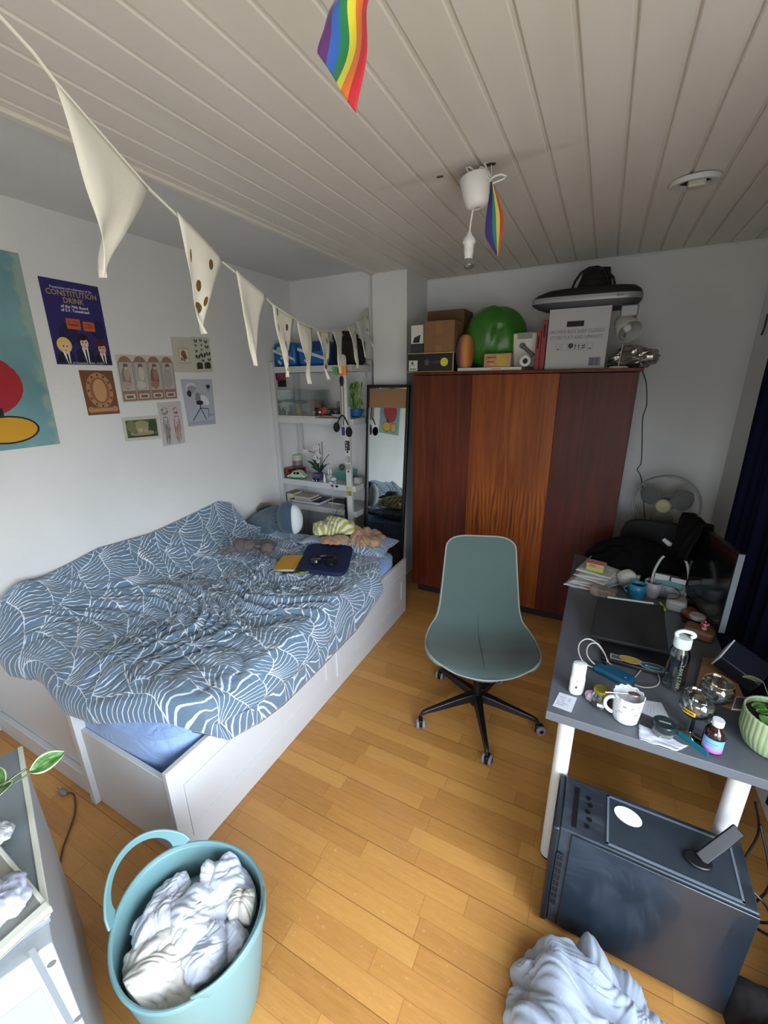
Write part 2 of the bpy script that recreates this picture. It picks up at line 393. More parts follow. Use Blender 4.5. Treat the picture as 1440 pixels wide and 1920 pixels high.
# ================= bed =================
M_bed = mat('bed_white_foil', '#c3c5c6', .4)
bed = thing('daybed', 'white wooden daybed with shaker drawers along its long side', 'bed', (-2.0, 1.7, 0))
X1 = -1.245; Y0 = .66; Y1 = 2.80
part(MB().box((X1-.022, Y0, .0), (X1, Y1, .47)), 'side_panel', M_bed, bed, bevel=.002)
part(MB().box((-1.83, Y0+.01, .0), (X1-.022, Y0+.03, .41)), 'foot_panel', M_bed, bed, bevel=.002)
part(MB().box((-1.86, Y0-.012, .0), (-1.825, Y0+.09, .50)), 'foot_rail', M_bed, bed, bevel=.002)
part(MB().box((XL+.01, Y0+.03, .0), (-1.86, Y0+.05, .52)), 'foot_board', M_bed, bed, bevel=.002)
part(MB().box((XL+.01, Y0+.005, .0), (-1.86, Y0+.03, .115)), 'plinth', M_bed, bed, bevel=.003)
part(MB().box((XL+.01, Y1-.012, 0), (X1-.022, Y1+.008, .36)), 'head_panel', M_bed, bed, bevel=.002)
for a, b in ((.715, 1.71), (1.765, 2.76)):
    z0, z1 = .095, .365
    d = MB(); xo = X1+.003
    d.box((X1-.004, a, z0), (xo+.003, b, z0+.055)).box((X1-.004, a, z1-.055), (xo+.003, b, z1)).box((X1-.004, a, z0+.055), (xo+.003, a+.06, z1-.055)).box((X1-.004, b-.06, z0+.055), (xo+.003, b, z1-.055)).box((X1-.004, a+.05, z0+.05), (xo-.001, b-.05, z1-.05))
    part(d, 'drawer_front', M_bed, bed, smooth=False, bevel=.0015)
def sheetmat():
    N = NT('blue_sheet', .8); o = N.tc.outputs['Object']
    N.b.inputs['Sheen Weight'].default_value = .2
    n = N.noise(N.mapping(o, (1, 2.5, 1)), 7, 3, .5, 1.5)[0]
    N.bump(N.math('ADD', n, N.math('MULTIPLY', N.noise(o, 500, 2)[0], .02)), .5, .03); return N.col('#88a5d2')
M_sheet = sheetmat()
mt = MB()
def matt(u, v):
    # rounded box mattress shell, over a wavy top
    a = 2*pi*u; n = 9
    cx, cy = cos(a), sin(a)
    rx = abs(cx)**(2/n)*(1 if cx > 0 else -1); ry = abs(cy)**(2/n)*(1 if cy > 0 else -1)
    hx, hy = .732, 1.046
    if v < .5: t = v*2; z = .24+.27*t; s = 1.0
    else:
        t = (v-.5)*2; s = 1-t; z = .51+.042*sin(min(1, t*9)*pi/2)
    x = -2.0+rx*hx*s; y = 1.737+ry*hy*s
    return (x, y, z+.006*nz(x*5, y*5))
mt.surf(matt, 180, 48, cu=True)
mo = one(mt, 'mattress', M_sheet, 'mattress in light blue fitted sheet lying in the white daybed', 'mattress')
# ---------- duvet ----------
def duvetmat():
    N = NT('fan_print_duvet', .85)
    uv = N.tc.outputs['UV']; N.b.inputs['Sheen Weight'].default_value = .25
    p = N.mapping(uv, (1.2, 1.5, 1), (0, 0, radians(24)))
    nn = N.nt.nodes.new('ShaderNodeTexNoise'); N._in(nn.inputs['Vector'], p); nn.inputs['Scale'].default_value = 1.6; nn.inputs['Detail'].default_value = 1
    p = N.vmath('ADD', p, N.vmath('SCALE', N.vmath('SUBTRACT', nn.outputs['Color'], (.5, .5, .5)), None, .42))
    n3 = N.nt.nodes.new('ShaderNodeTexNoise'); N._in(n3.inputs['Vector'], p); n3.inputs['Scale'].default_value = 9; n3.inputs['Detail'].default_value = 2
    p = N.vmath('ADD', p, N.vmath('SCALE', N.vmath('SUBTRACT', n3.outputs['Color'], (.5, .5, .5)), None, .022))
    s = N.sep(p); w = .50; r = .335; dy = .165
    res = None; inside = None; covered = 0.
    j0 = N.math('FLOOR', N.math('DIVIDE', s[1], dy))
    lines = 0.; cov = None
    for k in (-1, 0, 1, 2):      # front rows first
        j = N.math('ADD', j0, float(k))
        odd = N.math('MULTIPLY', N.math('MODULO', N.math('ABSOLUTE', j), 2.), w/2)
        h = N.nt.nodes.new('ShaderNodeTexWhiteNoise'); h.noise_dimensions = '1D'; N._in(h.inputs['W'], j)
        odd = N.math('ADD', odd, N.math('MULTIPLY', h.outputs[0], .12))
        xi = N.math('ROUND', N.math('DIVIDE', N.math('SUBTRACT', s[0], odd), w))
        dx = N.math('SUBTRACT', s[0], N.math('ADD', N.math('MULTIPLY', xi, w), odd))
        dyy = N.math('SUBTRACT', s[1], N.math('MULTIPLY', j, dy))
        d = N.math('SQRT', N.math('ADD', N.math('MULTIPLY', dx, dx), N.math('MULTIPLY', dyy, dyy)))
        ins = N.math('LESS_THAN', d, r)
        arc = N.math('GREATER_THAN', d, r-.0075)
        ang = N.math('ARCTAN2', dx, N.math('ADD', dyy, .10))
        st = N.math('FRACT', N.math('MULTIPLY', N.math('ADD', ang, N.math('MULTIPLY', d, .8)), 10.8))
        dist = N.math('MULTIPLY', N.math('ABSOLUTE', N.math('SUBTRACT', st, .5)), N.math('MAXIMUM', d, .02))
        line = N.math('LESS_THAN', dist, .0215)
        val = N.math('MAXIMUM', arc, line)
        vis = ins if cov is None else N.math('MULTIPLY', ins, N.math('SUBTRACT', 1., cov))
        lines = N.math('ADD', lines, N.math('MULTIPLY', vis, val)); cov = ins if cov is None else N.math('MAXIMUM', cov, ins)
    c = N.mix(lines, '#5b7388', '#c6d0da')
    o = N.tc.outputs['Object']
    N.bump(N.math('ADD', N.math('MULTIPLY', N.noise(o, 16, 4, .6, 1.)[0], 1.), N.math('MULTIPLY', N.noise(o, 60, 3, .6, 1.)[0], .25)), .45, .012)
    return N.col(c)
M_duvet = duvetmat()
def duvet():
    nx, ny = 150, 190
    # outline: foot edge (y low) from wall to front, then front edge, head edge, wall edge
    def lerp(tbl, t):
        xs = [a for a, _ in tbl]
        return np.array([np.interp(t, xs, [b[i] for _, b in tbl]) for i in range(3)]).T
    foot = [(0, (-2.73, .70, .62)), (.28, (-2.36, .655, .50)), (.36, (-2.16, .70, .50)), (.5, (-1.86, .64, .50)), (.62, (-1.69, .66, .50)), (.78, (-1.45, .76, .52)), (.88, (-1.33, .80, .50)), (1, (-1.16, .88, .46))]
    front = [(0, (-1.16, .88, .46)), (.1, (-1.195, 1.08, .35)), (.2, (-1.2, 1.25, .31)), (.38, (-1.205, 1.55, .30)), (.6, (-1.205, 1.96, .31)), (.8, (-1.215, 2.28, .37)), (.9, (-1.29, 2.42, .53)), (1, (-1.42, 2.54, .57))]
    head = [(0, (-2.72, 2.44, .84)), (.2, (-2.5, 2.40, .70)), (.45, (-2.1, 2.62, .58)), (.75, (-1.65, 2.66, .57)), (1, (-1.42, 2.54, .57))]
    wall = [(0, (-2.73, .70, .62)), (.1, (-2.73, .9, .76)), (.3, (-2.73, 1.35, .84)), (.5, (-2.73, 1.7, .82)), (.7, (-2.73, 2.1, .86)), (.9, (-2.73, 2.32, .89)), (1, (-2.72, 2.44, .84))]
    u = np.linspace(0, 1, nx); v = np.linspace(0, 1, ny)
    F = lerp(foot, u); Hd = lerp(head, u); Wl = lerp(wall, v); Fr = lerp(front, v)
    U = u[None, :, None]; Vv = v[:, None, None]
    P = (1-Vv)*F[None]+Vv*Hd[None]+(1-U)*Wl[:, None]+U*Fr[:, None]-((1-U)*(1-Vv)*F[0]+U*(1-Vv)*F[-1]+(1-U)*Vv*Hd[0]+U*Vv*Hd[-1])
    X = P[..., 0].copy(); Y = P[..., 1].copy()
    X = np.minimum(X, -1.19)
    low = smooth_noise(X[::3, ::3], Y[::3, ::3], 2.4, 3, 2); low = np.repeat(np.repeat(low, 3, 0), 3, 1)[:ny, :nx]
    med = smooth_noise(X[::2, ::2]+Y[::2, ::2]*.6, (Y-X*.3)[::2, ::2]*2.2, 5.0, 8, 2); med = np.repeat(np.repeat(med, 2, 0), 2, 1)[:ny, :nx]
    e = np.minimum(np.minimum(U[..., 0]/.02, (1-U[..., 0])/.055), np.minimum(Vv[..., 0]/.07, (1-Vv[..., 0])/.05)).clip(0, 1)
    rise = np.sqrt(1-(1-e)**2)
    wallpile = .22*np.exp(-((X+2.75)/.30)**2)*np.clip((Y-.65)/.25, 0, 1)
    roll = .055*np.exp(-((Y-.84)/.14)**2)
    base = .60+wallpile+roll+.05*low
    edgez = P[..., 2]
    P[..., 2] = edgez*(1-rise)+np.maximum(edgez, base+.04)*rise
    over = X > -1.245
    P[..., 0] = np.minimum(P[..., 0], -1.165)
    pin = np.zeros((ny, nx), bool); pin[0] = pin[-1] = True; pin[:, 0] = pin[:, -1] = True
    # more cloth towards the middle, where the cover is crumpled
    cx = np.exp(-(((X+1.85)/.55)**2+((Y-1.55)/.75)**2))
    sc = 1.07+.16*cx
    rest = P.copy()
    def coll(Q, w):
        x = Q[..., 0]; y = Q[..., 1]
        wp = .20*np.exp(-((x+2.75)/.28)**2)*np.clip((y-.65)/.25, 0, 1)
        fl = .577+wp+.05*np.exp(-((y-.84)/.14)**2)*(y > .78)+.025*low.clip(0)
        inside = (x < -1.235)
        z = np.where(inside, np.maximum(Q[..., 2], np.minimum(fl, base)*rise+edgez*(1-rise)), Q[..., 2])
        Q[..., 2] = np.where(w[..., 0] > 0, np.minimum(z, base+.15), Q[..., 2])
        Q[..., 0] = np.where(w[..., 0] > 0, np.clip(x, -2.735, -1.11), x)
        bad = (x > -1.235) & (x < -1.2) & (Q[..., 2] < .5)
        Q[..., 0] = np.where(bad & (w[..., 0] > 0), -1.2, Q[..., 0])
        return Q
    # scale the rest lengths cell by cell
    global _SC; _SC = sc
    def rest_pos(P, sc):
        return P
    P2 = P.copy(); P2[..., 2] += (.03*med+.006*np.random.default_rng(4).normal(size=med.shape))*(pin == False)
    Q = drape_var(P2, P, sc, coll, pin, iters=170, g=-.00025)
    return Q
def drape_var(P0, R, sc, collide, pin, iters, g):
    s_ = np.s_; prs = []; P = P0.copy(); ny, nx = P.shape[:2]
    def pair(a, b, st):
        L = np.linalg.norm(R[b]-R[a], axis=-1)*(sc[a]+sc[b])/2; prs.append((a, b, L[..., None], st))
    for k in (0, 1):
        pair(s_[:, k:nx-1:2], s_[:, k+1:nx:2], 1.); pair(s_[k:ny-1:2, :], s_[k+1:ny:2, :], 1.)
    pair(s_[:-1, :-1], s_[1:, 1:], .3); pair(s_[:-1, 1:], s_[1:, :-1], .3)
    w = np.ones((ny, nx, 1)); w[pin] = 0; vel = np.zeros_like(P)
    for it in range(iters):
        vel *= .9; vel[..., 2] += g; prev = P.copy(); P = P+vel*w
        for _ in range(5):
            for a, b, L, st in prs:
                d = P[b]-P[a]; l = np.linalg.norm(d, axis=-1, keepdims=True)+1e-9
                wa = w[a]; wb = w[b]; ws = wa+wb; ws[ws == 0] = 1
                c = d*((l-L)/l)*st/ws; P[a] += c*wa; P[b] -= c*wb
            P[1:-1] += ((P[:-2]+P[2:])/2-P[1:-1])*w[1:-1]*.16
            P[:, 1:-1] += ((P[:, :-2]+P[:, 2:])/2-P[:, 1:-1])*w[:, 1:-1]*.16
            P[2:-2] += ((P[:-4]+P[4:])/2-P[2:-2])*w[2:-2]*.10
            P[:, 2:-2] += ((P[:, :-4]+P[:, 4:])/2-P[:, 2:-2])*w[:, 2:-2]*.10
            P = collide(P, w)
        vel = np.clip(P-prev, -.02, .02)*w
    return P
Q = duvet()
Ls = np.concatenate([np.zeros((190, 1)), np.cumsum(np.linalg.norm(np.diff(Q, axis=1), axis=-1), 1)], 1)
Lt = np.concatenate([np.zeros((1, 150)), np.cumsum(np.linalg.norm(np.diff(Q, axis=0), axis=-1), 0)], 0)
def blur(Z, ax, k=25):
    Zp = np.concatenate([np.repeat(Z.take([0], ax), k//2, ax), Z, np.repeat(Z.take([-1], ax), k//2, ax)], ax); c_ = np.cumsum(np.concatenate([np.zeros_like(Zp.take([0], ax)), Zp], ax), ax)
    n_ = Z.shape[ax]; return (c_.take(range(k, k+n_), ax)-c_.take(range(0, n_), ax))/k
Ls = blur(blur(Ls, 0), 1, 9); Lt = blur(blur(Lt, 1), 0, 9)
for j in range(1, 189):
    for i in range(1, 149):
        x, y, z = Q[j, i]
        cc_ = math.exp(-(((x+1.80)/.42)**2+((y-1.60)/.62)**2)); ed = min(1, i/8, (149-i)/12, j/10, (189-j)/10)
        d = (.020+.032*cc_)*folds(x, y, 3, 4.6, .40, .9)+(.007+.030*cc_)*folds(x+4, y, 7, 10, .45, 2.0)+(.003+.012*cc_)*folds(x, y+6, 9, 21, .5, .3)+.024*noise.noise(V((x*3.2, y*3.2, 5.)))
        d *= ed
        if x > -1.25: Q[j, i, 0] += max(-.01, d*.5)
        else: Q[j, i, 2] += d+.012
Q[..., 2] = np.where(Q[..., 0] < -1.25, np.maximum(Q[..., 2], np.where((np.arange(190)[:, None] > 6) & (np.arange(190)[:, None] < 184), .574, -1)), Q[..., 2])
mb = grid_mb(Q)
# uv follows the cloth in metres
mb.uv = [(Ls[j, i], Lt[j, i]) for j in range(190) for i in range(150)]
one(mb, 'duvet', M_duvet, 'crumpled grey blue duvet with white fan line print spread over the daybed', 'duvet', uv=True, angle=180, solid=.012, soff=-1, sub=1)
# ================= wardrobe =================
def wood(name, dark, mid, light, sc=1.0, figure=0.):
    N = NT(name, .46); o = N.tc.outputs['Object']
    a = N.mapping(o, (9*sc, 9*sc, .55*sc))
    n = N.noise(a, 2.6, 5, .55, .8)[0]
    st = N.noise(N.mapping(o, (60*sc, 60*sc, 1.2)), 2.2, 3)[0]
    f = N.math('ADD', N.math('MULTIPLY', n, .8), N.math('MULTIPLY', st, .25))
    if figure > 0:
        z = N.sep(o)[2]
        wv = N.nt.nodes.new('ShaderNodeTexWave'); wv.wave_type = 'BANDS'; wv.bands_direction = 'X'; N._in(wv.inputs['Vector'], N.mapping(o, (1, 1, .16)))
        wv.inputs['Scale'].default_value = 11; wv.inputs['Distortion'].default_value = 9; wv.inputs['Detail'].default_value = 2; wv.inputs['Detail Scale'].default_value = 1.2
        msk = N.math('MULTIPLY', N.step(z, .55, .75), N.math('SUBTRACT', 1., N.step(z, .95, 1.12)))
        f = N.math('ADD', f, N.math('MULTIPLY', N.math('MULTIPLY', N.math('SUBTRACT', wv.outputs['Fac'], .5), msk), figure))
    N.bump(st, .06, .002); N.b.inputs['Specular IOR Level'].default_value = .22
    return N.col(N.ramp(f, [(.28, dark), (.5, mid), (.78, light)]))
W1 = wood('teak_dark', '#35130a', '#52210f', '#6b3017'); W2 = wood('teak_orange', '#55270a', '#76390f', '#924f1a', 1, .35); W3 = wood('teak_maroon', '#2b0f09', '#431910', '#552317')
WX0, WX1, WY, WT = -1.335, .18, 3.13, 1.885
wr = thing('wardrobe', 'old dark teak wardrobe with three doors, the middle one orange brown', 'wardrobe', ((WX0+WX1)/2, 3.42, 0))
mb = MB().box((WX0, WY+.022, .07), (WX0+.022, 3.72, WT-.02)).box((WX1-.022, WY+.022, .07), (WX1, 3.72, WT-.02)).box((WX0, WY+.03, .07), (WX1, 3.72, .09)).box((WX0, 3.70, .07), (WX1, 3.72, WT-.02))
part(mb, 'carcass', W1, wr, smooth=False, bevel=.002)
part(MB().box((WX0-.004, WY-.004, WT-.022), (WX1+.02, 3.73, WT)), 'top_board', W1, wr, smooth=False, bevel=.003)
part(MB().box((WX0+.04, WY+.06, 0), (WX1-.04, 3.68, .07)), 'plinth', mat('dark_plinth', '#120c0a', .7), wr, smooth=False)
d1, d2 = -.876, -.278
for a, b, m, l in ((WX0+.002, d1-.004, W1, 'dark red brown wardrobe door with a worn dark patch'), (d1+.006, d2, W2, 'orange brown wardrobe door with figured grain'), (d2+.001, WX1-.002, W3, 'dark maroon wardrobe door')):
    o = part(MB().box((a, WY, .085), (b, WY+.021, WT-.026)), 'door', m, wr, smooth=False, bevel=.002); o['label'] = l
part(MB().box((d1-.004, WY-.006, .085), (d1+.006, WY+.02, WT-.026)), 'door_strip', W1, wr, smooth=False, bevel=.002)
# ================= office chair =================
CX, CY = -.425, 1.945
M_sage = mat('sage_wool', '#435350', .9, bump=.35, bscale=420, var=.06, vscale=300, sheen=.25); M_shell = mat('grey_plastic_shell', '#7c8886', .5); M_blk = mat('black_plastic', '#0d0d0e', .38); M_gum = mat('grey_rubber', '#77787b', .6)
ch = thing('office_chair', 'sage green upholstered shell swivel chair on a black five star base with grey casters', 'chair', (CX, CY, 0), 19.5)
prof_c = [(-.02, -.015), (.03, .012), (.13, .015), (.25, -.004), (.35, -.005), (.42, .030), (.455, .10), (.478, .19), (.500, .29), (.520, .38), (.536, .445), (.541, .472), (.545, .490), (.547, .500), (.548, .505)]
wid = [.14, .225, .283, .292, .272, .240, .222, .213, .205, .198, .192, .178, .155, .125, .085]
curl = [.0, .005, .012, .022, .04, .05, .048, .04, .03, .022, .018, .012, .006, .003, .0]
def shell(u, v, off=0.):
    t = v*(len(prof_c)-1); i = min(int(t), len(prof_c)-2); f = t-i
    def cr(arr):
        p0 = arr[max(i-1, 0)]; p1 = arr[i]; p2 = arr[i+1]; p3 = arr[min(i+2, len(arr)-1)]
        return .5*((2*p1)+(-p0+p2)*f+(2*p0-5*p1+4*p2-p3)*f*f+(-p0+3*p1-3*p2+p3)*f**3)
    y = cr([p[0] for p in prof_c]); z = cr([p[1] for p in prof_c]); w = cr(wid); c = cr(curl)
    s = (u-.5)*2; q = abs(s)**2.3
    vv = v
    tx = cr([0, 0, .02, .05, .2, .6, .9, 1, 1, 1, 1, 1, 1, 1, 1]); 
    x = s*w
    up = q*c
    bow = (.035*s*s if v < .12 else 0)
    return (x, -.26+y-up*tx*.8+bow*max(0, 1-v/.12), .475+z+up*(1-tx*.75)-.012*(1-s*s)*(v < .47)*sin(pi*min(1, v/.45)))
sh = MB().surf(lambda u, v: shell(u, v), 40, 84)
seat = sh.build('upholstered_seat', [M_sage, M_shell], ch, angle=180, solid=.022, soff=-1)
seat.modifiers['solid'].material_offset = 1; seat.modifiers['solid'].material_offset_rim = 1
edge = []
for k in range(200):
    a = k/200
    if a < .25: u, v = a*4, 0
    elif a < .5: u, v = 1, (a-.25)*4
    elif a < .75: u, v = 1-(a-.5)*4, 1
    else: u, v = 0, 1-(a-.75)*4
    edge.append(shell(u, v))
MB().tube(edge, .0045, 6, closed=True).build('piping', M_shell, seat)
MB().tube([(0, shell(.5, i/40)[1]-.001, shell(.5, i/40)[2]+.0012) for i in range(3, 17)], .0016, 5).build('seam', mat('sage_dark_seam', '#3e4f4e', .9), seat)
MB().box((-.11, -.12, .425), (.11, .12, .445)).box((-.05, -.05, .39), (.05, .05, .43)).build('seat_plate', M_blk, ch, bevel=.006)
MB().tube([(-.09, .0, .432), (-.22, .0, .428), (-.25, .01, .42)], .006, 8).build('lever', M_blk, ch)
MB().lathe([(.024, .10), (.024, .22), (.018, .225), (.018, .42)], n=24, cap0=True, cap1=True).build('gas_column', M_blk, ch)
MB().lathe([(.0, .075), (.036, .078), (.045, .10), (.042, .14), (.030, .155), (.0, .157)], n=28).build('hub', M_blk, ch)
for k, ang in enumerate((2, 76, 148, 221, 294)):
    M = RZ(ang-19.5)
    lg = MB(); pts = []; 
    secs = [(.03, .135, .030, .022), (.10, .125, .024, .020), (.20, .108, .019, .016), (.30, .092, .014, .011), (.325, .084, .012, .010), (.335, .072, .009, .009)]
    vs = []
    for r, z, hw, hh in secs: vs += [(r, -hw, z-hh), (r, hw, z-hh), (r, hw*.7, z+hh), (r, -hw*.7, z+hh)]
    fs = [(4*j+i, 4*j+(i+1) % 4, 4*j+4+(i+1) % 4, 4*j+4+i) for j in range(5) for i in range(4)]+[(3, 2, 1, 0), (20, 21, 22, 23)]
    lg._add(vs, fs, 0, None, M)
    l = lg.build('star_leg', M_blk, ch, bevel=.005)
    Mc = M @ T(.333, 0, 0) @ RZ([30, 100, -60, 75, 150][k])
    MB().cyl((0, 0, .045), (0, 0, .078), .007, n=12, M=Mc).box((-.012, -.011, .012), (.030, .011, .055), M=Mc @ T(.0, 0, 0)).build('caster_fork', M_blk, l, bevel=.004)
    wb = MB()
    for s in (-1, 1):
        Mw = Mc @ T(.014, s*.016, .0265) @ RX(90)
        wb.lathe([(.012, -.0075), (.024, -.0075), (.0265, -.004), (.0265, .004), (.024, .0075), (.012, .0075)], n=28, M=Mw)
        wb.lathe([(0, -.006), (.018, -.006), (.018, .006), (0, .006)], n=20, M=Mw, m=1)
    wb.build('caster_wheel', [M_gum, M_blk], l)
# ================= desk =================
M_desk = mat('grey_desk_laminate', '#54595f', .45, bump=.05, bscale=300)
M_leg = mat('white_steel_leg', '#c9cbca', .35)
DX0, DX1, DY0, DY1, DZ = -.04, .58, 1.29, 2.80, .73
dk = thing('desk', 'grey topped desk with round white legs along the right wall', 'desk', (.27, 2.04, 0))
part(MB().box((DX0, DY0, DZ-.034), (DX1, DY1, DZ)), 'desk_top', M_desk, dk, smooth=False, bevel=.002)
for x, y in ((.03, DY0+.055), (.52, DY0+.06), (.03, DY1-.07), (.51, DY1-.07)):
    l = part(MB().cyl((x, y, .012), (x, y, DZ-.034), .0275, n=32).cyl((x, y, DZ-.042), (x, y, DZ-.034), .045, n=32), 'leg', M_leg, dk)
    part(MB().cyl((x, y, 0), (x, y, .014), .025, n=24), 'foot_cap', M_blk, l, dk)
# ================= computer tower =================
def pcmat():
    N = NT('dusty_black_steel', .42); o = N.tc.outputs['Object']
    d = N.step(N.noise(N.mapping(o, (1, 3, 1)), 6, 6, .7)[0], .42, .72)
    c = N.mix(N.math('MULTIPLY', d, .5), '#232a31', '#4a525b'); N.b.inputs['Metallic'].default_value = .2
    return N.col(c)
M_pct = pcmat(); M_pc = mat('black_steel', '#20262d', .33, .35, var=.2, vscale=3)
M_pcd = mat('black_mesh', '#0a0b0c', .6)
M_glassblk = mat('smoked_glass', '#1a232c', .30, 0., coat=.4, var=.25, vscale=4)
pc = thing('computer_tower', 'dusty black computer tower standing on the floor under the desk', 'computer', (.30, 1.20, 0), -1)
pw, pd, ph = .495, .215, .465
bx = MB().box((-pw/2, -pd/2+.008, .02), (pw/2, pd/2-.004, ph)).box((-pw/2+.02, -pd/2+.02, 0), (-pw/2+.06, pd/2-.02, .02)).box((pw/2-.06, -pd/2+.02, 0), (pw/2-.02, pd/2-.02, .02))
bx.build('case', M_pct, pc, bevel=.004)
MB().box((-pw/2+.035, -pd/2, .03), (pw/2, -pd/2+.008, ph-.006)).build('side_panel', M_glassblk, pc, bevel=.002)
fr = MB().box((-pw/2-.022, -pd/2, .02), (-pw/2, pd/2, ph)); fo = fr.build('front_bezel', M_pc, pc, bevel=.006)
g = MB()
for r in range(9): g.box((-pw/2+.001, -pd/2-.0015, .12+r*.03), (-pw/2+.020, -pd/2+.001, .124+r*.03))
for q in (0, .0095, .019): g.box((-pw/2+.001+q-.0, -pd/2-.0015, .12), (-pw/2+.0022+q, -pd/2+.001, .364))
g2 = MB().box((-pw/2+.002, -pd/2-.0008, .12), (-pw/2+.02, -pd/2+.002, .364)).build('vent_grille', M_pcd, pc)
g.build('vent_bars', mat('grille_grey', '#2c2f33', .5), g2)
f = MB(); a, b, c_, d_ = -pw/2+.13, pw/2-.03, -pd/2+.018, pd/2-.02
for q in ((a, c_, b, c_+.006), (a, d_-.006, b, d_), (a, c_, a+.006, d_), (b-.006, c_, b, d_)): f.box((q[0], q[1], ph-.001), (q[2], q[3], ph+.003))
f.box((a+.006, c_+.006, ph-.002), (b-.006, d_-.006, ph+.001), 1)
f.build('dust_filter', [mat('filter_edge', '#59626c', .5), mat('filter_mesh', '#222a32', .55, var=.3, vscale=9)], pc, smooth=False)
pp = MB()
for i in range(5): pp.lathe([(0, 0), (.007, 0), (.007, .004), (0, .004)], (-pw/2+.075+.006*(i % 2), -.06+i*.026, ph), n=14)
pp.box((-pw/2+.03, -.08, ph), (-pw/2+.045, .07, ph+.0015)).build('power_buttons', M_blk, pc)
# plain white sticker on the lid
st = MB(); pts = [(.040*cos(t), .030*sin(t)) for t in [2*pi*i/36 for i in range(36)]]
st.prism(pts, 0, .0008, M=T(-pw/2+.19, .035, ph+.0032) @ RZ(-12))
stk = st.build('sticker', mat('white_sticker', '#d8dde0', .4), pc); stk['label'] = 'plain white oval sticker'
# headset stand / antenna on the tower
an = thing('antenna_stand', 'flat black antenna stand leaning on top of the computer tower', 'antenna', (.44, 1.19, ph+.004))
part(MB().prism([(.035*cos(t), .026*sin(t)) for t in [2*pi*i/24 for i in range(24)]], 0, .010, M=T(.42, 1.175, ph+.004)), 'base', M_blk, an, bevel=.003)
bq0 = V((.425, 1.178, ph+.012)); bq1 = on_z(1386, 1556, ph+.085); du_ = (bq1-bq0).normalized(); dn_ = du_.cross(V((-.3, -.8, .5))).normalized(); dw_ = dn_.cross(du_)
vs_ = [tuple(p_+dn_*a_*.017+dw_*b_*.005) for p_ in (bq0, bq1) for a_, b_ in ((-1, -1), (1, -1), (1, 1), (-1, 1))]
part(MB()._add(vs_, [(3, 2, 1, 0), (4, 5, 6, 7), (0, 1, 5, 4), (1, 2, 6, 5), (2, 3, 7, 6), (3, 0, 4, 7)]), 'blade', M_blk, an, bevel=.003)
# ================= shelf unit =================
M_sh = mat('white_shelf_metal', '#b9bcbc', .5, bump=.05, bscale=40)
SY0, SY1 = 3.10, 3.46; SX0, SX1 = XL+.012, -1.905
su = thing('shelving_unit', 'tall white shelving unit in the corner, its right post covered in stickers', 'shelf', (-2.3, 3.28, 0))
SHZ = [.685, .925, 1.515, 1.955]
for z in SHZ: part(MB().box((SX0, SY0+.002, z-.052), (SX1+.03, SY1, z)).box((SX0+.01, SY0+.01, z-.0521), (SX1, SY1-.01, z-.012)), 'shelf_board', M_sh, su, smooth=False, bevel=.002)
PXR = -1.962
for x, y, zt in ((SX0-.005, SY0-.01, 2.0), (PXR, SY0-.012, 1.62), (SX0-.005, SY1-.03, 2.0), (SX1-.012, SY1-.03, 2.0)):
    p = part(MB().box((x, y, 0), (x+(.052 if x == PXR else .045), y+.03, zt)), 'post', M_sh, su, smooth=False, bevel=.002)
    if x == PXR and y < 3.2: rpost = p
# stickers on the right post and on a shelf edge
sc_ = [(.86, .045, '#6d7a34', '#d59a3a'), (.905, .03, '#a8b04a', None), (1.10, .05, '#8f948c', None), (1.17, .055, '#8a8d88', '#c9cbca'), (1.29, .085, '#37342c', '#b9b7b0'), (1.235, .02, '#2d2d30', None), (1.42, .012, '#232428', None), (1.40, .012, '#4a4c50', None), (1.445, .02, '#1d1d22', None), (1.06, .015, '#22264a', None)]
for i, (z, h, c1, c2) in enumerate(sc_):
    w_ = .048 if h > .022 else .018
    s = MB().box((PXR+.026-w_/2, SY0-.0132, z-h/2), (PXR+.026+w_/2, SY0-.0122, z+h/2))
    if c2:
        for j in range(3): s.prism([(.005*cos(t), .008*sin(t)) for t in [2*pi*q/10 for q in range(10)]], 0, .0003, 1, M=wallM((PXR+.012+.007*(j % 2), SY0-.0132, z-h*.3+j*h*.3), (1, 0, 0)))
    s.v = [tuple(np.array(v)-np.array(su.location)) for v in s.v]
    s.build('sticker', [mat('stk'+c1, c1, .5), mat('stk'+(c2 or c1), c2 or c1, .5)], rpost, smooth=False)
for x0, c1 in ((-2.125, '#7a2230'), (-2.075, '#222226')):
    s = MB().prism([(.016*cos(t)*(1+.3*sin(3*t)), .012*sin(t)) for t in [2*pi*q/18 for q in range(18)]], 0, .0005, M=wallM((x0, SY0+.0012, .907), (1, 0, 0)))
    part(s, 'sticker', mat('stk'+c1, c1, .5), su)
# ================= mirror =================
mr = thing('standing_mirror', 'tall black framed mirror leaning behind the head end of the bed', 'mirror', (-1.64, 3.13, 0))
MW, MH = .40, 1.80; lean = -5.4
Mm = RX(lean)
bm_ = MB(); t_ = .024
for q in ((-MW/2, 0, -MW/2+t_, MH), (MW/2-t_, 0, MW/2, MH), (-MW/2, 0, MW/2, t_), (-MW/2, MH-t_, MW/2, MH)): bm_.box((q[0], -.012, q[1]), (q[2], .022, q[3]), M=Mm)
bm_.box((-MW/2+.004, .012, .004), (MW/2-.004, .020, MH-.004), M=Mm)
bm_.build('frame', mat('black_frame', '#0c0b0b', .4), mr, smooth=False, bevel=.003)
MB().box((-MW/2+t_, .004, t_), (MW/2-t_, .008, MH-t_), M=Mm).build('mirror_glass', mat('mirror_silver', '#c8d0d0', .015, 1.0), mr, smooth=False)
cb = MB().box((-MW/2+t_, .0005, MH-.19), (MW/2-t_, .0035, MH-t_-.008), M=Mm)  # reflection of cardboard in the glass, built as a flat brown strip
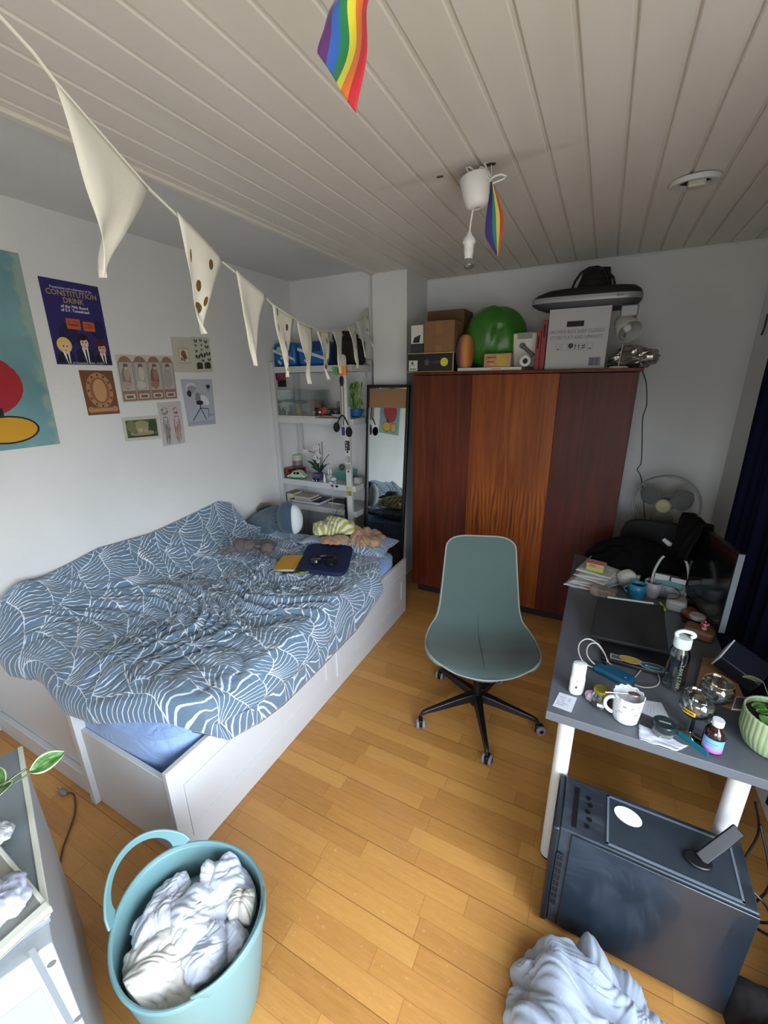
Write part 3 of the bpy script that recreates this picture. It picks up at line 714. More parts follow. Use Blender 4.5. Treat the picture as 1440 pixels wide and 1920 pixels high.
co = cb.build('cardboard_reflection', mat('brown_reflection', '#8a6b4d', .85, bump=.1, bscale=60), mr, smooth=False); co['label'] = 'brown strip standing in for a cardboard reflection at the top of the mirror'
# ================= laundry tub =================
M_tub = mat('aqua_plastic', '#6c9194', .42, coat=.15); 
TX, TY = -.868, .445
tub = thing('laundry_tub', 'soft aqua plastic tub with loop handles on the floor beside the bed foot', 'laundry basket', (TX, TY, 0))
ax = RZ(181)
def tubp(u, v, rr=0.):
    a = 2*pi*u; z = v*.385
    R0 = .148+.052*v**.85
    sx = 1.04; sy = .96
    lift = .018*cos(2*a)*v*v
    return (ax @ V(((R0+rr)*sx*cos(a), (R0+rr)*sy*sin(a), z+lift)))
tb = MB().surf(tubp, 72, 22, cu=True)
tb.v += [(0, 0, .002)]; tb.uv += [(0, 0)]; k = len(tb.v)-1
for i in range(72): tb.f.append((k, (i+1) % 72, i)); tb.mi.append(0)
tbo = tb.build('bucket', M_tub, tub, angle=60, solid=.005, soff=0)
MB().tube([tubp(i/72, 1) for i in range(72)], .006, 10, closed=True).build('rim', M_tub, tub)
for sgn, lb in ((0, 'loop handle arching up on the left'), (.5, 'loop handle on the right')):
    pts = []; n = 26
    for i in range(n+1):
        t = i/n; a = (t-.5)*.20
        arch = sin(pi*t)**.62
        p = V(tubp(sgn+a, 1.0)); out = V((p.x, p.y, 0)).normalized()
        pts.append(p+out*(.045*arch if sgn == 0 else .02*arch)+V((0, 0, (.075 if sgn == 0 else .03)*arch)))
    # flat band section
    hb = MB(); vs = []
    for i, p in enumerate(pts):
        tn = (pts[min(i+1, n)]-pts[max(i-1, 0)]).normalized(); out = V((p.x, p.y, 0)).normalized(); wv = out.cross(tn).normalized()
        flare = 1+1.3*(abs(i/n-.5)*2)**6
        for sa, sb in ((-1, -1), (1, -1), (1, 1), (-1, 1)): vs.append(tuple(p+wv*sa*.0125*flare+out*sb*.004))
    hb._add(vs, [(4*j+i, 4*j+(i+1) % 4, 4*j+4+(i+1) % 4, 4*j+4+i) for j in range(n) for i in range(4)]+[(3, 2, 1, 0), (4*n, 4*n+1, 4*n+2, 4*n+3)])
    h = hb.build('handle', M_tub, tub, bevel=.003); h['label'] = lb
# ================= cabinet (bottom left) =================
cd = V((.947, -.325, 0)).normalized(); cn = V((cd.y, -cd.x, 0))
if cn.y > 0: cn = -cn
A0 = on_z(38, 1402, .80)
Mcab = Matrix(((cd.x, -cn.x, 0, A0.x), (cd.y, -cn.y, 0, A0.y), (0, 0, 1, 0), (0, 0, 0, 1)))   # local x along the edge, local -y into the body
cab = thing('cabinet', 'glossy white low cabinet with a grey top beside the laundry tub', 'cabinet', (0, 0, 0)); cab.matrix_world = Mcab
L = .62; Dp = .40
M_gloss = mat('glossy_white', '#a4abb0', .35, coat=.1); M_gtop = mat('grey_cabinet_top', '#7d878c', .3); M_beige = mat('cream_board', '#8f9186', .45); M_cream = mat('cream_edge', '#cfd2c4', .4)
MB().box((0, -Dp, .0), (L, 0, .785)).build('body', M_gloss, cab, smooth=False, bevel=.003)
MB().box((-.004, -Dp, .785), (L*.93, .004, .80)).build('top_panel', M_gtop, cab, smooth=False, bevel=.003)
MB().box((.0, -.006, .7995), (L*.93, .006, .805)).build('edge_strip', M_cream, cab, smooth=False, bevel=.002)
# ================= things on the left wall =================
def M_(c, r=.7): return mat('ink'+c, c, r)
def ev(cu, cv, ru, rv, n=20, a0=0, a1=2*pi, tilt=0):
    out = []
    for i in range(n):
        t = a0+(a1-a0)*i/(n if a1-a0 > 6.2 else n-1); x = ru*cos(t); y = rv*sin(t)
        out.append((cu+x*cos(tilt)-y*sin(tilt), cv+x*sin(tilt)+y*cos(tilt)))
    return out
def rv_(u0, v0, u1, v1): return [(u0, v0), (u1, v0), (u1, v1), (u0, v1)]
def line_(p, q, w): 
    d = V((q[0]-p[0], q[1]-p[1])); n = V((-d.y, d.x)).normalized()*w/2
    return [(p[0]-n.x, p[1]-n.y), (q[0]-n.x, q[1]-n.y), (q[0]+n.x, q[1]+n.y), (p[0]+n.x, p[1]+n.y)]
def sheet(name, label, cat, crn, base, elems=(), group=None, thick=.0012, texts=(), off=.0, planefn=None, partname='printing'):
    """crn: bottom-left, bottom-right, top-right, top-left points in space"""
    bl, br, tr, tl = [V(c) for c in crn]
    n = (br-bl).cross(tl-bl).normalized(); o = (bl+br+tr+tl)/4
    def at(u, v, d=0): return (bl*(1-u)+br*u)*(1-v)+(tl*(1-u)+tr*u)*v+n*(d+off)-o
    mb = MB(); N = 6
    mb._add([at(i/N, 0, 0) for i in range(N+1)]+[at(i/N, 1, 0) for i in range(N+1)]+[at(i/N, 0, thick) for i in range(N+1)]+[at(i/N, 1, thick) for i in range(N+1)],
            [(N+1+i, N+2+i, i+1, i) for i in range(N)]+[(2*N+2+i, 2*N+3+i, 3*N+4+i, 3*N+3+i) for i in range(N)]+[(i, i+1, 2*N+3+i, 2*N+2+i) for i in range(N)]+[(N+2+i, N+1+i, 3*N+3+i, 3*N+4+i) for i in range(N)]+[(0, 2*N+2, 3*N+3, N+1), (N, 2*N+1, 4*N+3, 3*N+2)])
    root = mb.build(name, base, None, smooth=False); root.location = o; tag(root, label, cat, group)
    if elems:
        em = MB(); ms = []
        for i, (c, poly) in enumerate(elems):
            m = M_(c); 
            if m not in ms: ms.append(m)
            em._add([at(u, v, thick+.0001+.00004*i) for u, v in poly], [tuple(range(len(poly)))], ms.index(m))
        em.build(partname, ms, root, smooth=False)
    for i, (txt, u, v, size, c, sx) in enumerate(texts):
        ux = (br-bl); uy = (tl-bl); w = ux.length
        M = Matrix.Identity(4); X = ux.normalized(); Y = uy.normalized()
        p = at(u, v, thick+.0003+.00004*len(elems))
        M = Matrix(((X.x, Y.x, n.x, p.x), (X.y, Y.y, n.y, p.y), (X.z, Y.z, n.z, p.z), (0, 0, 0, 1)))
        text_part('lettering', txt, size, M, M_(c), root, ext=.0001, sx=sx, bold=.0004 if size > .02 else 0)
    return root
def onL(*ps): return [on_x(a, b, XL+.0003) for a, b in ps]
# big faded teal poster, with a plain abstract print
pr_ = on_x(113, 832, XL+.0003); ptr = on_x(34, 475, XL+.0003)
yl = pr_.y-.66
def tealmat():
    N = NT('faded_teal_poster', .6); o = N.tc.outputs['Object']
    n = N.noise(o, 3, 5, .6)[0]; c = N.ramp(n, [(.3, '#5c858a'), (.7, '#6f9ba0')])
    s = N.sep(o); e = N.math('MAXIMUM', N.math('SUBTRACT', N.math('ABSOLUTE', s[1]), .27), N.math('SUBTRACT', N.math('ABSOLUTE', s[2]), .47))
    w = N.step(N.math('ADD', N.math('MULTIPLY', e, 6.), N.noise(o, 14, 4)[0]), .55, .85)
    return N.col(N.mix(N.math('MULTIPLY', w, .6), c, '#9aa89b'))
crn = [(XL+.0003, yl, pr_.z), (XL+.0003, pr_.y, pr_.z), (XL+.0003, ptr.y, ptr.z), (XL+.0003, yl, ptr.z)]
el = [('#17181a', ev(.47, .30, .30, .20, 5)), ('#9c1f2a', ev(.50, .34, .33, .17, 28)), ('#17181a', rv_(.55, .12, .66, .22)), ('#17181a', ev(.66, .105, .215, .075, 26)), ('#c79322', ev(.66, .105, .20, .066, 26)), ('#17181a', ev(.30, .105, .13, .07, 26)), ('#c79322', ev(.30, .105, .12, .062, 26)), ('#17181a', rv_(.38, .66, .68, .72)), ('#d6d4c4', rv_(.40, .62, .66, .655))]
el = el[1:]
sheet('wall_poster', 'large faded teal poster with red and yellow blocks on the left wall', 'poster', crn, tealmat(), el, texts=())
# constitution drink poster
el = []
el += [('#1b1740', ev(.30, .37, .16, .13)), ('#1b1740', ev(.84, .45, .13, .12)), ('#b5562f', rv_(.30, .435, .54, .56)), ('#b5562f', rv_(.585, .425, .79, .54)), ('#8a3f26', rv_(.33, .475, .52, .50))]
for cu, hair, skin, cv in ((.19, '#d8b56e', '#d9b99a', .20), (.53, '#1c1213', '#d2b8b0', .26), (.84, '#4a1a1c', '#c79f92', .20)):
    el += [('#12142a', [(cu-.17, .02), (cu+.15, .02), (cu+.13, cv-.08), (cu+.04, cv-.05), (cu-.07, cv-.05), (cu-.15, cv-.09)]),
           (hair, ev(cu, cv+.035, .125 if hair[1] == 'd' else .11, .095)), ('#e3e1e0', [(cu-.05, cv-.045), (cu+.06, cv-.045), (cu+.05, .02), (cu+.0, .02)]),
           (skin, ev(cu+.012, cv+.01, .072, .066)), (skin, rv_(cu-.02, cv-.07, cu+.035, cv-.03)), ('#15161c', [(cu+.0, cv-.07), (cu+.03, cv-.07), (cu+.035, .02), (cu+.005, .02)]),
           ('#3a2520', ev(cu-.018, cv+.022, .014, .010)), ('#3a2520', ev(cu+.042, cv+.022, .012, .010)), ('#8c4a44', ev(cu+.012, cv-.028, .016, .006)), (hair, ev(cu-.01, cv+.078, .085, .035))]
cp = onL((107, 683), (211, 685), (183, 538), (70, 517))
sheet('event_poster', 'dark blue poster headed CONSTITUTION DRINK with three drawn figures in suits', 'poster', cp, mat('poster_indigo', '#2b2460', .5), el,
      texts=[('CONSTITUTION', .5, .85, .040, '#a98f5c', .90), ('DRINK', .5, .77, .040, '#a98f5c', .90), ('Presentation and celebration of the', .5, .91, .019, '#c8c6d8', .80), ('of the 79th Board',   .5, .70, .021, '#d8d6e4', .95), ('of S.V. Toneelraad', .5, .655, .021, '#d8d6e4', .95), ('5th of November 20:00 - 01:00', .5, .02, .016, '#c8c6d8', .95), ('AT THE\nBAR', .42, .50, .018, '#7c3320', 1), ('FREE\nENTRY', .69, .485, .016, '#7c3320', 1)])
M_paper = mat('print_paper', '#b9b8ab', .8); M_pap2 = mat('white_print_paper', '#b6b9c2', .8)
def fig(cu, c1, c2): return [(c1, ev(cu, .52, .085, .30)), (c2, ev(cu+.01, .66, .045, .11)), (c1, ev(cu-.03, .38, .07, .14)), ('#cdb7a4', ev(cu+.01, .70, .022, .045))]
el = [('#6e4630', rv_(0, 0, 1, 1)), ('#a77b58', ev(.5, .55, .40, .40, 30)), ('#8b5c3e', ev(.5, .55, .30, .30, 30)), ('#b98d66', ev(.5, .55, .20, .26)), ('#8b5c3e', rv_(.1, .05, .9, .17)), ('#b08460', rv_(.18, .075, .82, .145)), ('#a77b58', ev(.12, .12, .09, .07)), ('#a77b58', ev(.88, .12, .09, .07))]
el += [('#5f3a28', ev(.5+.35*cos(t), .55+.35*sin(t), .035, .03, 8)) for t in [2*pi*i/12 for i in range(12)]]
sheet('brown_print', 'small brown art print with a round medallion under the event poster', 'art print', onL((166, 779), (225, 775), (210, 695), (147, 694)), mat('brown_print_paper', '#8d6146', .7), el)
el = []
for i, (c1, c2) in enumerate((('#7f7674', '#a9938c'), ('#97a29d', '#b9b7a8'), ('#6e5a54', '#9a6f5c'), ('#8d9a98', '#a09690'))):
    a = .02+i*.245; el += [('#87695c', rv_(a, .02, a+.235, .86)), ('#a3a7a2', rv_(a+.012, .24, a+.223, .84)), ('#87695c', ev(a+.117, .84, .10, .13, 14, 0, pi)), ('#b8b2a6', rv_(a+.03, .06, a+.205, .17)), ('#6f5248', rv_(a+.06, .085, a+.175, .14))]
    el += [(c1, ev(a+.10, .50, .075, .24)), (c2, ev(a+.12, .60, .045, .15)), (c2, ev(a+.09, .36, .08, .08)), ('#6a5750', ev(a+.115, .77, .04, .045)), ('#c7b09c', ev(a+.118, .72, .022, .03))]
sheet('four_panel_print', 'wide art print of four brown framed panels on the left wall', 'art print', onL((230, 755), (333, 748), (323, 667), (215, 664)), M_paper, el)
el = [('#4d5636', rv_(.08, .13, .93, .86)), ('#8b8a63', ev(.5, .6, .22, .22)), ('#6c7048', ev(.22, .6, .12, .24)), ('#39452b', ev(.8, .55, .12, .28)), ('#8f8468', ev(.5, .3, .33, .12)), ('#2f3a25', rv_(.08, .13, .93, .2)), ('#a5a07d', ev(.45, .42, .07, .1)), ('#a39a7e', ev(.6, .4, .05, .1)), ('#6f6a4c', ev(.3, .36, .06, .1))]
sheet('landscape_print', 'cream bordered green landscape print, lowest on the left wall', 'art print', onL((235, 828), (302, 822), (296, 778), (227, 783)), M_paper, el)
el = []
rnd = random.Random(3)
for cu, c in ((.25, '#3b3733'), (.72, '#8a5a48')):
    for k in range(11): x = cu+rnd.uniform(-.12, .12); el.append((c, line_((x, rnd.uniform(.02, .2)), (x+rnd.uniform(-.07, .07), rnd.uniform(.4, .62)), .014)))
    for k in range(16):
        t = rnd.uniform(0, 6.28); r1 = rnd.uniform(.08, .16); el.append((c, line_((cu+r1*cos(t), .80+r1*.55*sin(t)), (cu+r1*cos(t+.9), .80+r1*.55*sin(t+.9)), .013)))
    el += [(c, line_((cu-.13, .3), (cu-.08, .66), .016)), (c, line_((cu+.15, .32), (cu+.08, .66), .016)), (c, line_((cu-.08, .66), (cu+.08, .66), .014))]
sheet('figure_sketch', 'ink line sketch of two standing figures on the left wall', 'drawing', onL((306, 837), (348, 830), (338, 752), (294, 755)), mat('sketch_paper', '#b4b0b0', .8), el)
el = [('#a29c88', rv_(.28, .26, .80, .70)), ('#c7c1ae', rv_(.31, .29, .77, .67)), ('#8c4a42', ev(.52, .53, .12, .10)), ('#8c4a42', ev(.60, .44, .08, .07)), ('#3f3330', rv_(.50, .31, .55, .48)), ('#5a6a58', ev(.42, .38, .06, .05))]
sheet('flower_card', 'cream sheet with a small red flower picture on the left wall', 'art print', onL((328, 698), (367, 698), (357, 633), (319, 631)), M_paper, el)
el = []
for i, (u, v, s) in enumerate([(.22, .88, .9), (.5, .90, .7), (.78, .87, .9), (.2, .76, .6), (.52, .77, .5), (.8, .72, 1.), (.2, .60, .7), (.25, .44, 1.3), (.55, .48, 1.5), (.84, .52, 1.2), (.5, .64, .5), (.5, .33, .8), (.85, .35, .9)]):
    for sg in (-1, 1): el += [('#2d2a22', ev(u+sg*.055*s, v+.012, .055*s, .034*s, 12, tilt=sg*.7)), ('#4a4232', ev(u+sg*.04*s, v-.022, .035*s, .024*s, 10, tilt=-sg*.6))]
el += [('#34342a', rv_(.12, .10, .45, .24)), ('#34342a', rv_(.55, .10, .9, .24)), ('#34342a', ev(.285, .24, .165, .05, 12, 0, pi)), ('#34342a', ev(.725, .24, .175, .05, 12, 0, pi))]
sheet('butterfly_chart', 'cream sheet printed with rows of dark butterflies', 'art print', onL((366, 699), (399, 697), (391, 633), (357, 631)), M_paper, el, off=.0015)
el = [('#9a9daa', rv_(.02, .02, .98, .10)), ('#c3c6d0', ev(.28, .82, .17, .11)), ('#8e909c', ev(.30, .79, .15, .08)), ('#2a2a30', ev(.20, .70, .07, .07)), ('#a6a8b4', ev(.55, .66, .20, .10, tilt=-.4)), ('#d0d2da', ev(.68, .55, .16, .09, tilt=-.5)), ('#7b7d88', ev(.46, .60, .09, .12)), ('#25252a', ev(.50, .50, .12, .05)), ('#25252a', line_((.52, .50), (.50, .36), .03)),
      ('#25252a', line_((.50, .38), (.20, .12), .022)), ('#25252a', line_((.50, .40), (.66, .12), .022)), ('#25252a', line_((.52, .38), (.78, .36), .018)), ('#25252a', line_((.78, .36), (.76, .16), .016)), ('#2a2a30', rv_(.78, .80, .90, .88)), ('#2a2a30', line_((.83, .8), (.83, .72), .012)), ('#8b8d98', rv_(.72, .20, .94, .24))]
sheet('sculpture_photo', 'grey photograph print of a spindly sculpture, nearest the shelves', 'photograph', onL((353, 800), (405, 795), (397, 711), (338, 711)), mat('cool_print', '#a7aab8', .6), el)
# ================= bunting =================
BS, BE = V((-1.0, .54)), V((-1.85, 3.3))
def on_b(px, py):
    n = V((BE.y-BS.y, -(BE.x-BS.x), 0)); d = ray(px, py); t = n.dot(V((BS.x, BS.y, 0)))/n.dot(d); return d*t+V((0, 0, CAMH))
M_fl = mat('cream_cotton', '#d9d8cd', .85, bump=.1, bscale=300, var=.02, vscale=30); M_gold = mat('gold_foil_dots', '#8a6a3a', .35, .5); M_bin = mat('bunting_tape', '#d2d3c6', .8)
bt = thing('bunting', 'string of cream triangular flags, some with gold dots, strung across the room', 'bunting', tuple(on_b(437, 507)))
sp_ = [(-120, -90), (0, 30), (60, 95), (100, 148), (180, 240), (278, 352), (325, 397), (412, 487), (437, 507), (495, 555), (510, 570), (551, 597), (560, 603), (588, 615), (597, 620), (620, 621), (642, 618), (662, 608), (679, 596), (689, 578)]
P_ = [on_b(*q) for q in sp_]
P_[0] = P_[1]+(P_[1]-P_[2])*1.2
part(MB().tube(P_, .0035, 6), 'string', M_bin, bt)
fl_ = [((100, 148), (278, 352), (197, 520)), ((325, 397), (412, 487), (381, 626)), ((437, 507), (495, 555), (478, 686)), ((510, 570), (551, 597), (540, 707)), ((560, 603), (588, 615), (583, 720)), ((597, 620), (620, 621), (615, 712)), ((624, 620), (642, 618), (637, 700)), ((650, 614), (664, 606), (667, 686)), ((667, 603), (679, 595), (686, 668)), ((681, 592), (690, 577), (693, 648))]
for i, (a, b, t) in enumerate(fl_):
    A, B_, Tp = on_b(*a), on_b(*b), on_b(*t)
    nrm = V((BE.y-BS.y, -(BE.x-BS.x), 0)).normalized()
    if i > 6: Tp = V(((A.x+B_.x)/2, (A.y+B_.y)/2, Tp.z-.02))+nrm*.05
    def fsurf(u, v, A=A, B_=B_, Tp=Tp, i=i):
        k = (1-v)**1.12; c = (A+B_)/2
        top = A.lerp(B_, u); base = c.lerp(Tp, v)+(top-c)*max(k, .02)
        return base+nrm*(.012*sin(v*3+i)*(1-v)+.010*sin(u*pi)*sin(v*5+i*1.7)*(.4+v)+.03*nz(u*2+i, v*2)*v)
    fo = part(MB().surf(fsurf, 8, 18), 'flag', M_fl, bt, angle=180, solid=.0012, soff=0)
    if i in (1, 3, 5, 7, 9):
        fo['label'] = 'flag with gold dots'
        for (u, v, r) in ((.18, .28, .30), (.72, .20, 1), (.78, .62, .5), (.45, .50, .8), (.5, .72, 1), (.2, .06, .6), (.55, .86, .3)):
            if i == 1 and u < .3 and v < .1: continue
            s = 1/(max((1-v)**1.12, .05)); W_ = (B_-A).length; Hh = ((A+B_)/2-Tp).length
            pts = []; db = MB()
            for q in range(14):
                tt = 2*pi*q/14; uu = u+r*.012*s*cos(tt)/W_; v2 = v+.016*sin(tt)/Hh
                uu = min(max(uu, .0), 1)
                pts.append(fsurf(uu, v2)+nrm*.0013)
            db.flat(pts); part(db, 'gold_dot', M_gold, fo, bt, smooth=False)
    else: fo['label'] = 'plain cream flag'
# ================= rainbow flags =================
RB = ['#5b2d6e', '#2f5fb4', '#1c7a4a', '#d6cf3a', '#d9712a', '#b92432']
def rainbow(name, label, left, right, y, ncol, group, ripple, offs=(0, 0)):
    """left/right: lists of points down both long edges, hung in the plane y"""
    mb = MB(); n = len(left); NV = 24
    Lp = [on_y(a, b, y) for a, b in left]; Rp = [on_y(a, b, y) for a, b in right]
    def cv(Pp, t):
        t *= len(Pp)-1; i = min(int(t), len(Pp)-2); f = t-i; f2 = f
        p0 = Pp[max(i-1, 0)]; p1 = Pp[i]; p2 = Pp[i+1]; p3 = Pp[min(i+2, len(Pp)-1)]
        return .5*((2*p1)+(p2-p0)*f+(2*p0-5*p1+4*p2-p3)*f*f+(3*p1-p0-3*p2+p3)*f**3)
    nu = ncol*3
    def s(u, v):
        p = cv(Lp, v)*(1-u)+cv(Rp, v)*u; p.y += ripple*sin(u*7+v*6)+ripple*.6*sin(v*11); return p
    k0 = len(mb.v)
    mb.surf(s, nu, NV)
    mb.mi = [min(int((f % nu)/3), ncol-1) for f in range(len(mb.f))]
    ms = [mat('flag'+c, c, .75, sheen=.2) for c in (RB if ncol == 6 else ['#3b2f74', '#33307a', '#2f7a68', '#cfc55e', '#b9492a'])]
    return mb, ms
mb, ms = rainbow('', '', [(635, -70), (624, 0), (610, 50), (599, 104)], [(700, -70), (690, 0), (690, 100), (668, 214)], .68, 6, None, .006)
fl = thing('rainbow_flag', 'large rainbow striped cloth flag hanging from the ceiling nearest the camera', 'flag', tuple(on_y(650, 0, .68)), group=None)
part(mb, 'cloth', ms, fl, angle=180, solid=.0008, soff=0)
a = on_y(700, -70, .68); part(MB().cyl(a, (a.x+.01, a.y+.05, H-.001), .0012, n=6), 'thread', M_bin, fl)
mb, ms = rainbow('', '', [(920, 338), (916, 370), (911, 410), (910, 440), (918, 458), (932, 480)], [(924, 340), (934, 372), (943, 400), (944, 425), (940, 455), (934, 482)], 2.03, 5, None, .004)
fl = thing('small_rainbow_flag', 'small rainbow cloth flag hanging beside the bare ceiling bulb', 'flag', tuple(on_y(922, 340, 2.03)))
part(mb, 'cloth', ms, fl, angle=180, solid=.0008, soff=0)
a = on_y(922, 340, 2.03); part(MB().cyl(a, (a.x-.005, a.y, H-.001), .0018, n=6), 'thread', M_bin, fl)
# ================= pendant lamp =================
M_wp = mat('white_lamp_plastic', '#d6d6d6', .35); M_wc = mat('white_cable', '#d8d8d4', .45)
q = on_y(880, 445, 2.0); PX, PY = q.x, q.y
pd_ = thing('pendant_lamp', 'bare clear bulb on a short white cord under a white ceiling cup with looped cable', 'ceiling lamp', (PX, PY, H))
zt = on_y(893, 332, 2.0).z-H; zb = on_y(888, 392, 2.0).z-H
Mc_ = T(.012, 0, zt) @ RY(-9)
hc = zt-zb
MB().lathe([(.058, 0), (.060, -.002), (.052, -hc*.6), (.044, -hc*.88), (.036, -hc*.97), (.02, -hc), (.001, -hc)], M=Mc_, n=40).build('ceiling_cup', M_wp, pd_, solid=.002, soff=-1, angle=60)
zs = on_y(879, 436, 2.0).z-H; 
MB().tube([(.012-.02*0, 0, zt-hc+.01), (.004, 0, (zt-hc+zs)/2), (0, 0, zs)], .0035, 8).build('cord', M_wc, pd_)
zb2 = on_y(878, 505, 2.0).z-H
MB().lathe([(.004, zs+.005), (.008, zs), (.014, zs-.012), (.022, zs-.02), (.028, zs-.034), (.0285, zs-.038), (.022, zs-.046), (.020, zs-.068), (.021, zs-.070), (.018, zs-.090), (.017, zs-.10), (0, zs-.10)], n=32).build('bulb_socket', M_wp, pd_)
zr = zs-.10; bl_ = zr-zb2
MB().lathe([(.014, zr), (.017, zr-bl_*.15), (.029, zr-bl_*.45), (.031, zr-bl_*.62), (.027, zr-bl_*.82), (.015, zr-bl_*.96), (.001, zr-bl_)], n=32).build('glass_bulb', thin_glass('bulb_glass'), pd_, angle=180)
MB().tube([(.004, 0, zr), (.005, 0, zr-.03), (.008, .0, zr-.045), (-.008, 0, zr-.045), (-.005, 0, zr-.03), (-.004, 0, zr)], .0009, 5).build('filament', mat('wire_metal', '#8d8d88', .3, .8), pd_)
cbl = MB()
def loop3(pp, r=.0036): cbl.tube([V(on_y(a, b, y_))-V((PX, PY, H)) for a, b, y_ in pp], r, 7)
loop3([(899, 281, 2.03), (906, 300, 2.01), (913, 318, 2.0), (920, 332, 1.99), (916, 340, 2.0)])
loop3([(893, 334, 2.0), (896, 320, 1.99), (902, 313, 1.99), (908, 316, 1.99), (911, 328, 1.99), (911, 338, 2.0)])
loop3([(892, 335, 2.01), (900, 322, 2.01), (904, 326, 2.0), (903, 336, 2.0)])
loop3([(892, 322, 2.01), (880, 313, 2.0), (874, 315, 1.99), (879, 324, 1.99), (888, 330, 2.0), (895, 336, 2.0)])
loop3([(905, 336, 1.99), (914, 332, 1.98), (921, 338, 1.98), (912, 344, 1.99)])
loop3([(917, 339, 1.99), (928, 330, 1.98), (940, 327, 1.98), (949, 330, 1.99), (944, 336, 2.0), (930, 341, 2.0), (924, 344, 2.0)])
cbl.build('looped_cable', M_wc, pd_)
hk = on_z(920, 308, H); 
one(MB().prism([(hk.x+.022*cos(t), hk.y+.014*sin(t)) for t in [2*pi*i/16 for i in range(16)]], H-.0015, H+.001), 'ceiling_hole', mat('hole_dark', '#3d332b', .9), 'dark hole in the ceiling boards beside the white lamp cup', 'hole')
hk = on_z(825, 331, H)
one(MB().prism([(hk.x+.016*cos(t), hk.y+.010*sin(t)) for t in [2*pi*i/12 for i in range(12)]], H-.0015, H+.001), 'ceiling_knot', mat('hole_brown', '#5f5347', .9), 'small brown knot hole in the ceiling boards left of the lamp', 'hole')
# ================= ceiling vent =================
vp = on_z(1304, 336, H); vt = thing('ceiling_vent', 'round white vent ring with a loose square cover on the ceiling', 'vent', (vp.x, vp.y, H))
Mv = T(0, 0, -.004) @ RX(4) 
MB().lathe([(.060, .0), (.062, -.012), (.092, -.016), (.098, -.008), (.096, .003), (.060, .003)], n=48, M=Mv).build('ring', M_white, vt)
MB().lathe([(.0, -.002), (.060, -.002)], n=32, M=Mv).build('duct', mat('dark_duct', '#1b1715', .9), vt)
MB().cbox((.006, -.008, -.018), (.066, .052, .036)).build('cover_box', mat('cream_plastic', '#b9b7ac', .5), vt, bevel=.006)
for s, (a, b) in enumerate(((1291, 318), (1352, 316))):
    pass
# ================= on top of the wardrobe =================
M_card = mat('cardboard', '#7d5c3f', .85, var=.06, vscale=12, bump=.05, bscale=80); M_card2 = mat('pale_cardboard', '#8d7f68', .85); M_bkbox = mat('black_carton', '#141415', .45)
TZ = WT+.0005
def fx(px, y=3.16, py=685): return on_y(px, py, y).x
def fz(py, px, y=3.16): return on_y(px, py, y).z
# black carton with yellow edges
x0, x1 = fx(765, 3.15), fx(850, 3.15); zt_ = TZ+(fz(657, 808, 3.15)-fz(693, 808, 3.15))
bb = thing('black_carton', 'flat black product carton with yellow edges at the left end of the wardrobe top', 'box', ((x0+x1)/2, 3.27, TZ))
part(MB().box((x0, 3.15, TZ+.004), (x1, 3.40, zt_-.004)), 'carton', M_bkbox, bb, smooth=False, bevel=.002)
yl_ = MB()
for z in (TZ, zt_-.005): yl_.box((x0-.002, 3.148, z), (x1+.002, 3.402, z+.005))
yl_.box((x1-.005, 3.1485, TZ+.005), (x1+.001, 3.15, zt_-.005))
part(yl_, 'yellow_edging', mat('yellow_card', '#b5a352', .6), bb, smooth=False)
lb_ = part(MB().box((x0+.008, 3.1485, TZ+.01), (x0+.08, 3.1499, TZ+.085)), 'label', mat('label_white', '#c4c4c0', .6), bb, smooth=False)
part(MB().box((x0+.02, 3.148, TZ+.05), (x0+.06, 3.1486, TZ+.053)).box((x0+.03, 3.148, TZ+.058), (x0+.045, 3.1486, TZ+.075)).box((x0+.014, 3.148, TZ+.02), (x0+.07, 3.1486, TZ+.026)), 'print', M_('#333333'), lb_, bb, smooth=False)
zc = (TZ+zt_)/2
part(MB().prism(ev(0, 0, .03, .03, 28), 0, .001, M=wallM((x1-.072, 3.150, zc), (1, 0, 0))), 'yellow_badge', mat('yellow_badge', '#c9c22e', .5), bb, smooth=False)
part(MB().prism(ev(0, 0, .018, .022, 20), 0, .001, M=wallM((x1-.21, 3.150, zc), (1, 0, 0))), 'grey_badge', M_('#4a4b4d'), bb, smooth=False)
text_part('lettering', 'OLED', .028, wallM((x1-.14-bb.location.x, 3.149-bb.location.y, zc-bb.location.z), (1, 0, 0)), M_('#55575a'), bb)
Z1 = zt_+.0005
# phone box
x0, x1 = fx(770, 3.17), fx(793, 3.17); hh = fz(602, 780, 3.17)-fz(655, 780, 3.17)
t = thing('phone_box', 'narrow white and dark grey phone box beside the brown carton', 'box', ((x0+x1)/2, 3.21, Z1))
part(MB().box((x0, 3.17, Z1), (x1, 3.25, Z1+hh*.35)), 'lower_half', mat('dark_grey_card', '#2b2d31', .5), t, smooth=False, bevel=.001)
o = part(MB().box((x0+.004, 3.165, Z1+hh*.35), (x1-.002, 3.25, Z1+hh)), 'white_lid', mat('label_white', '#c4c4c0', .6), t, smooth=False, bevel=.001)
part(MB()._add([(x0+.02, 3.164, Z1+hh*.38), (x1-.03, 3.164, Z1+hh*.38), (x1-.02, 3.164, Z1+hh*.66), (x0+.03, 3.164, Z1+hh*.56)], [(0, 1, 2, 3)]), 'phone_picture', M_('#202226'), o, t, smooth=False)
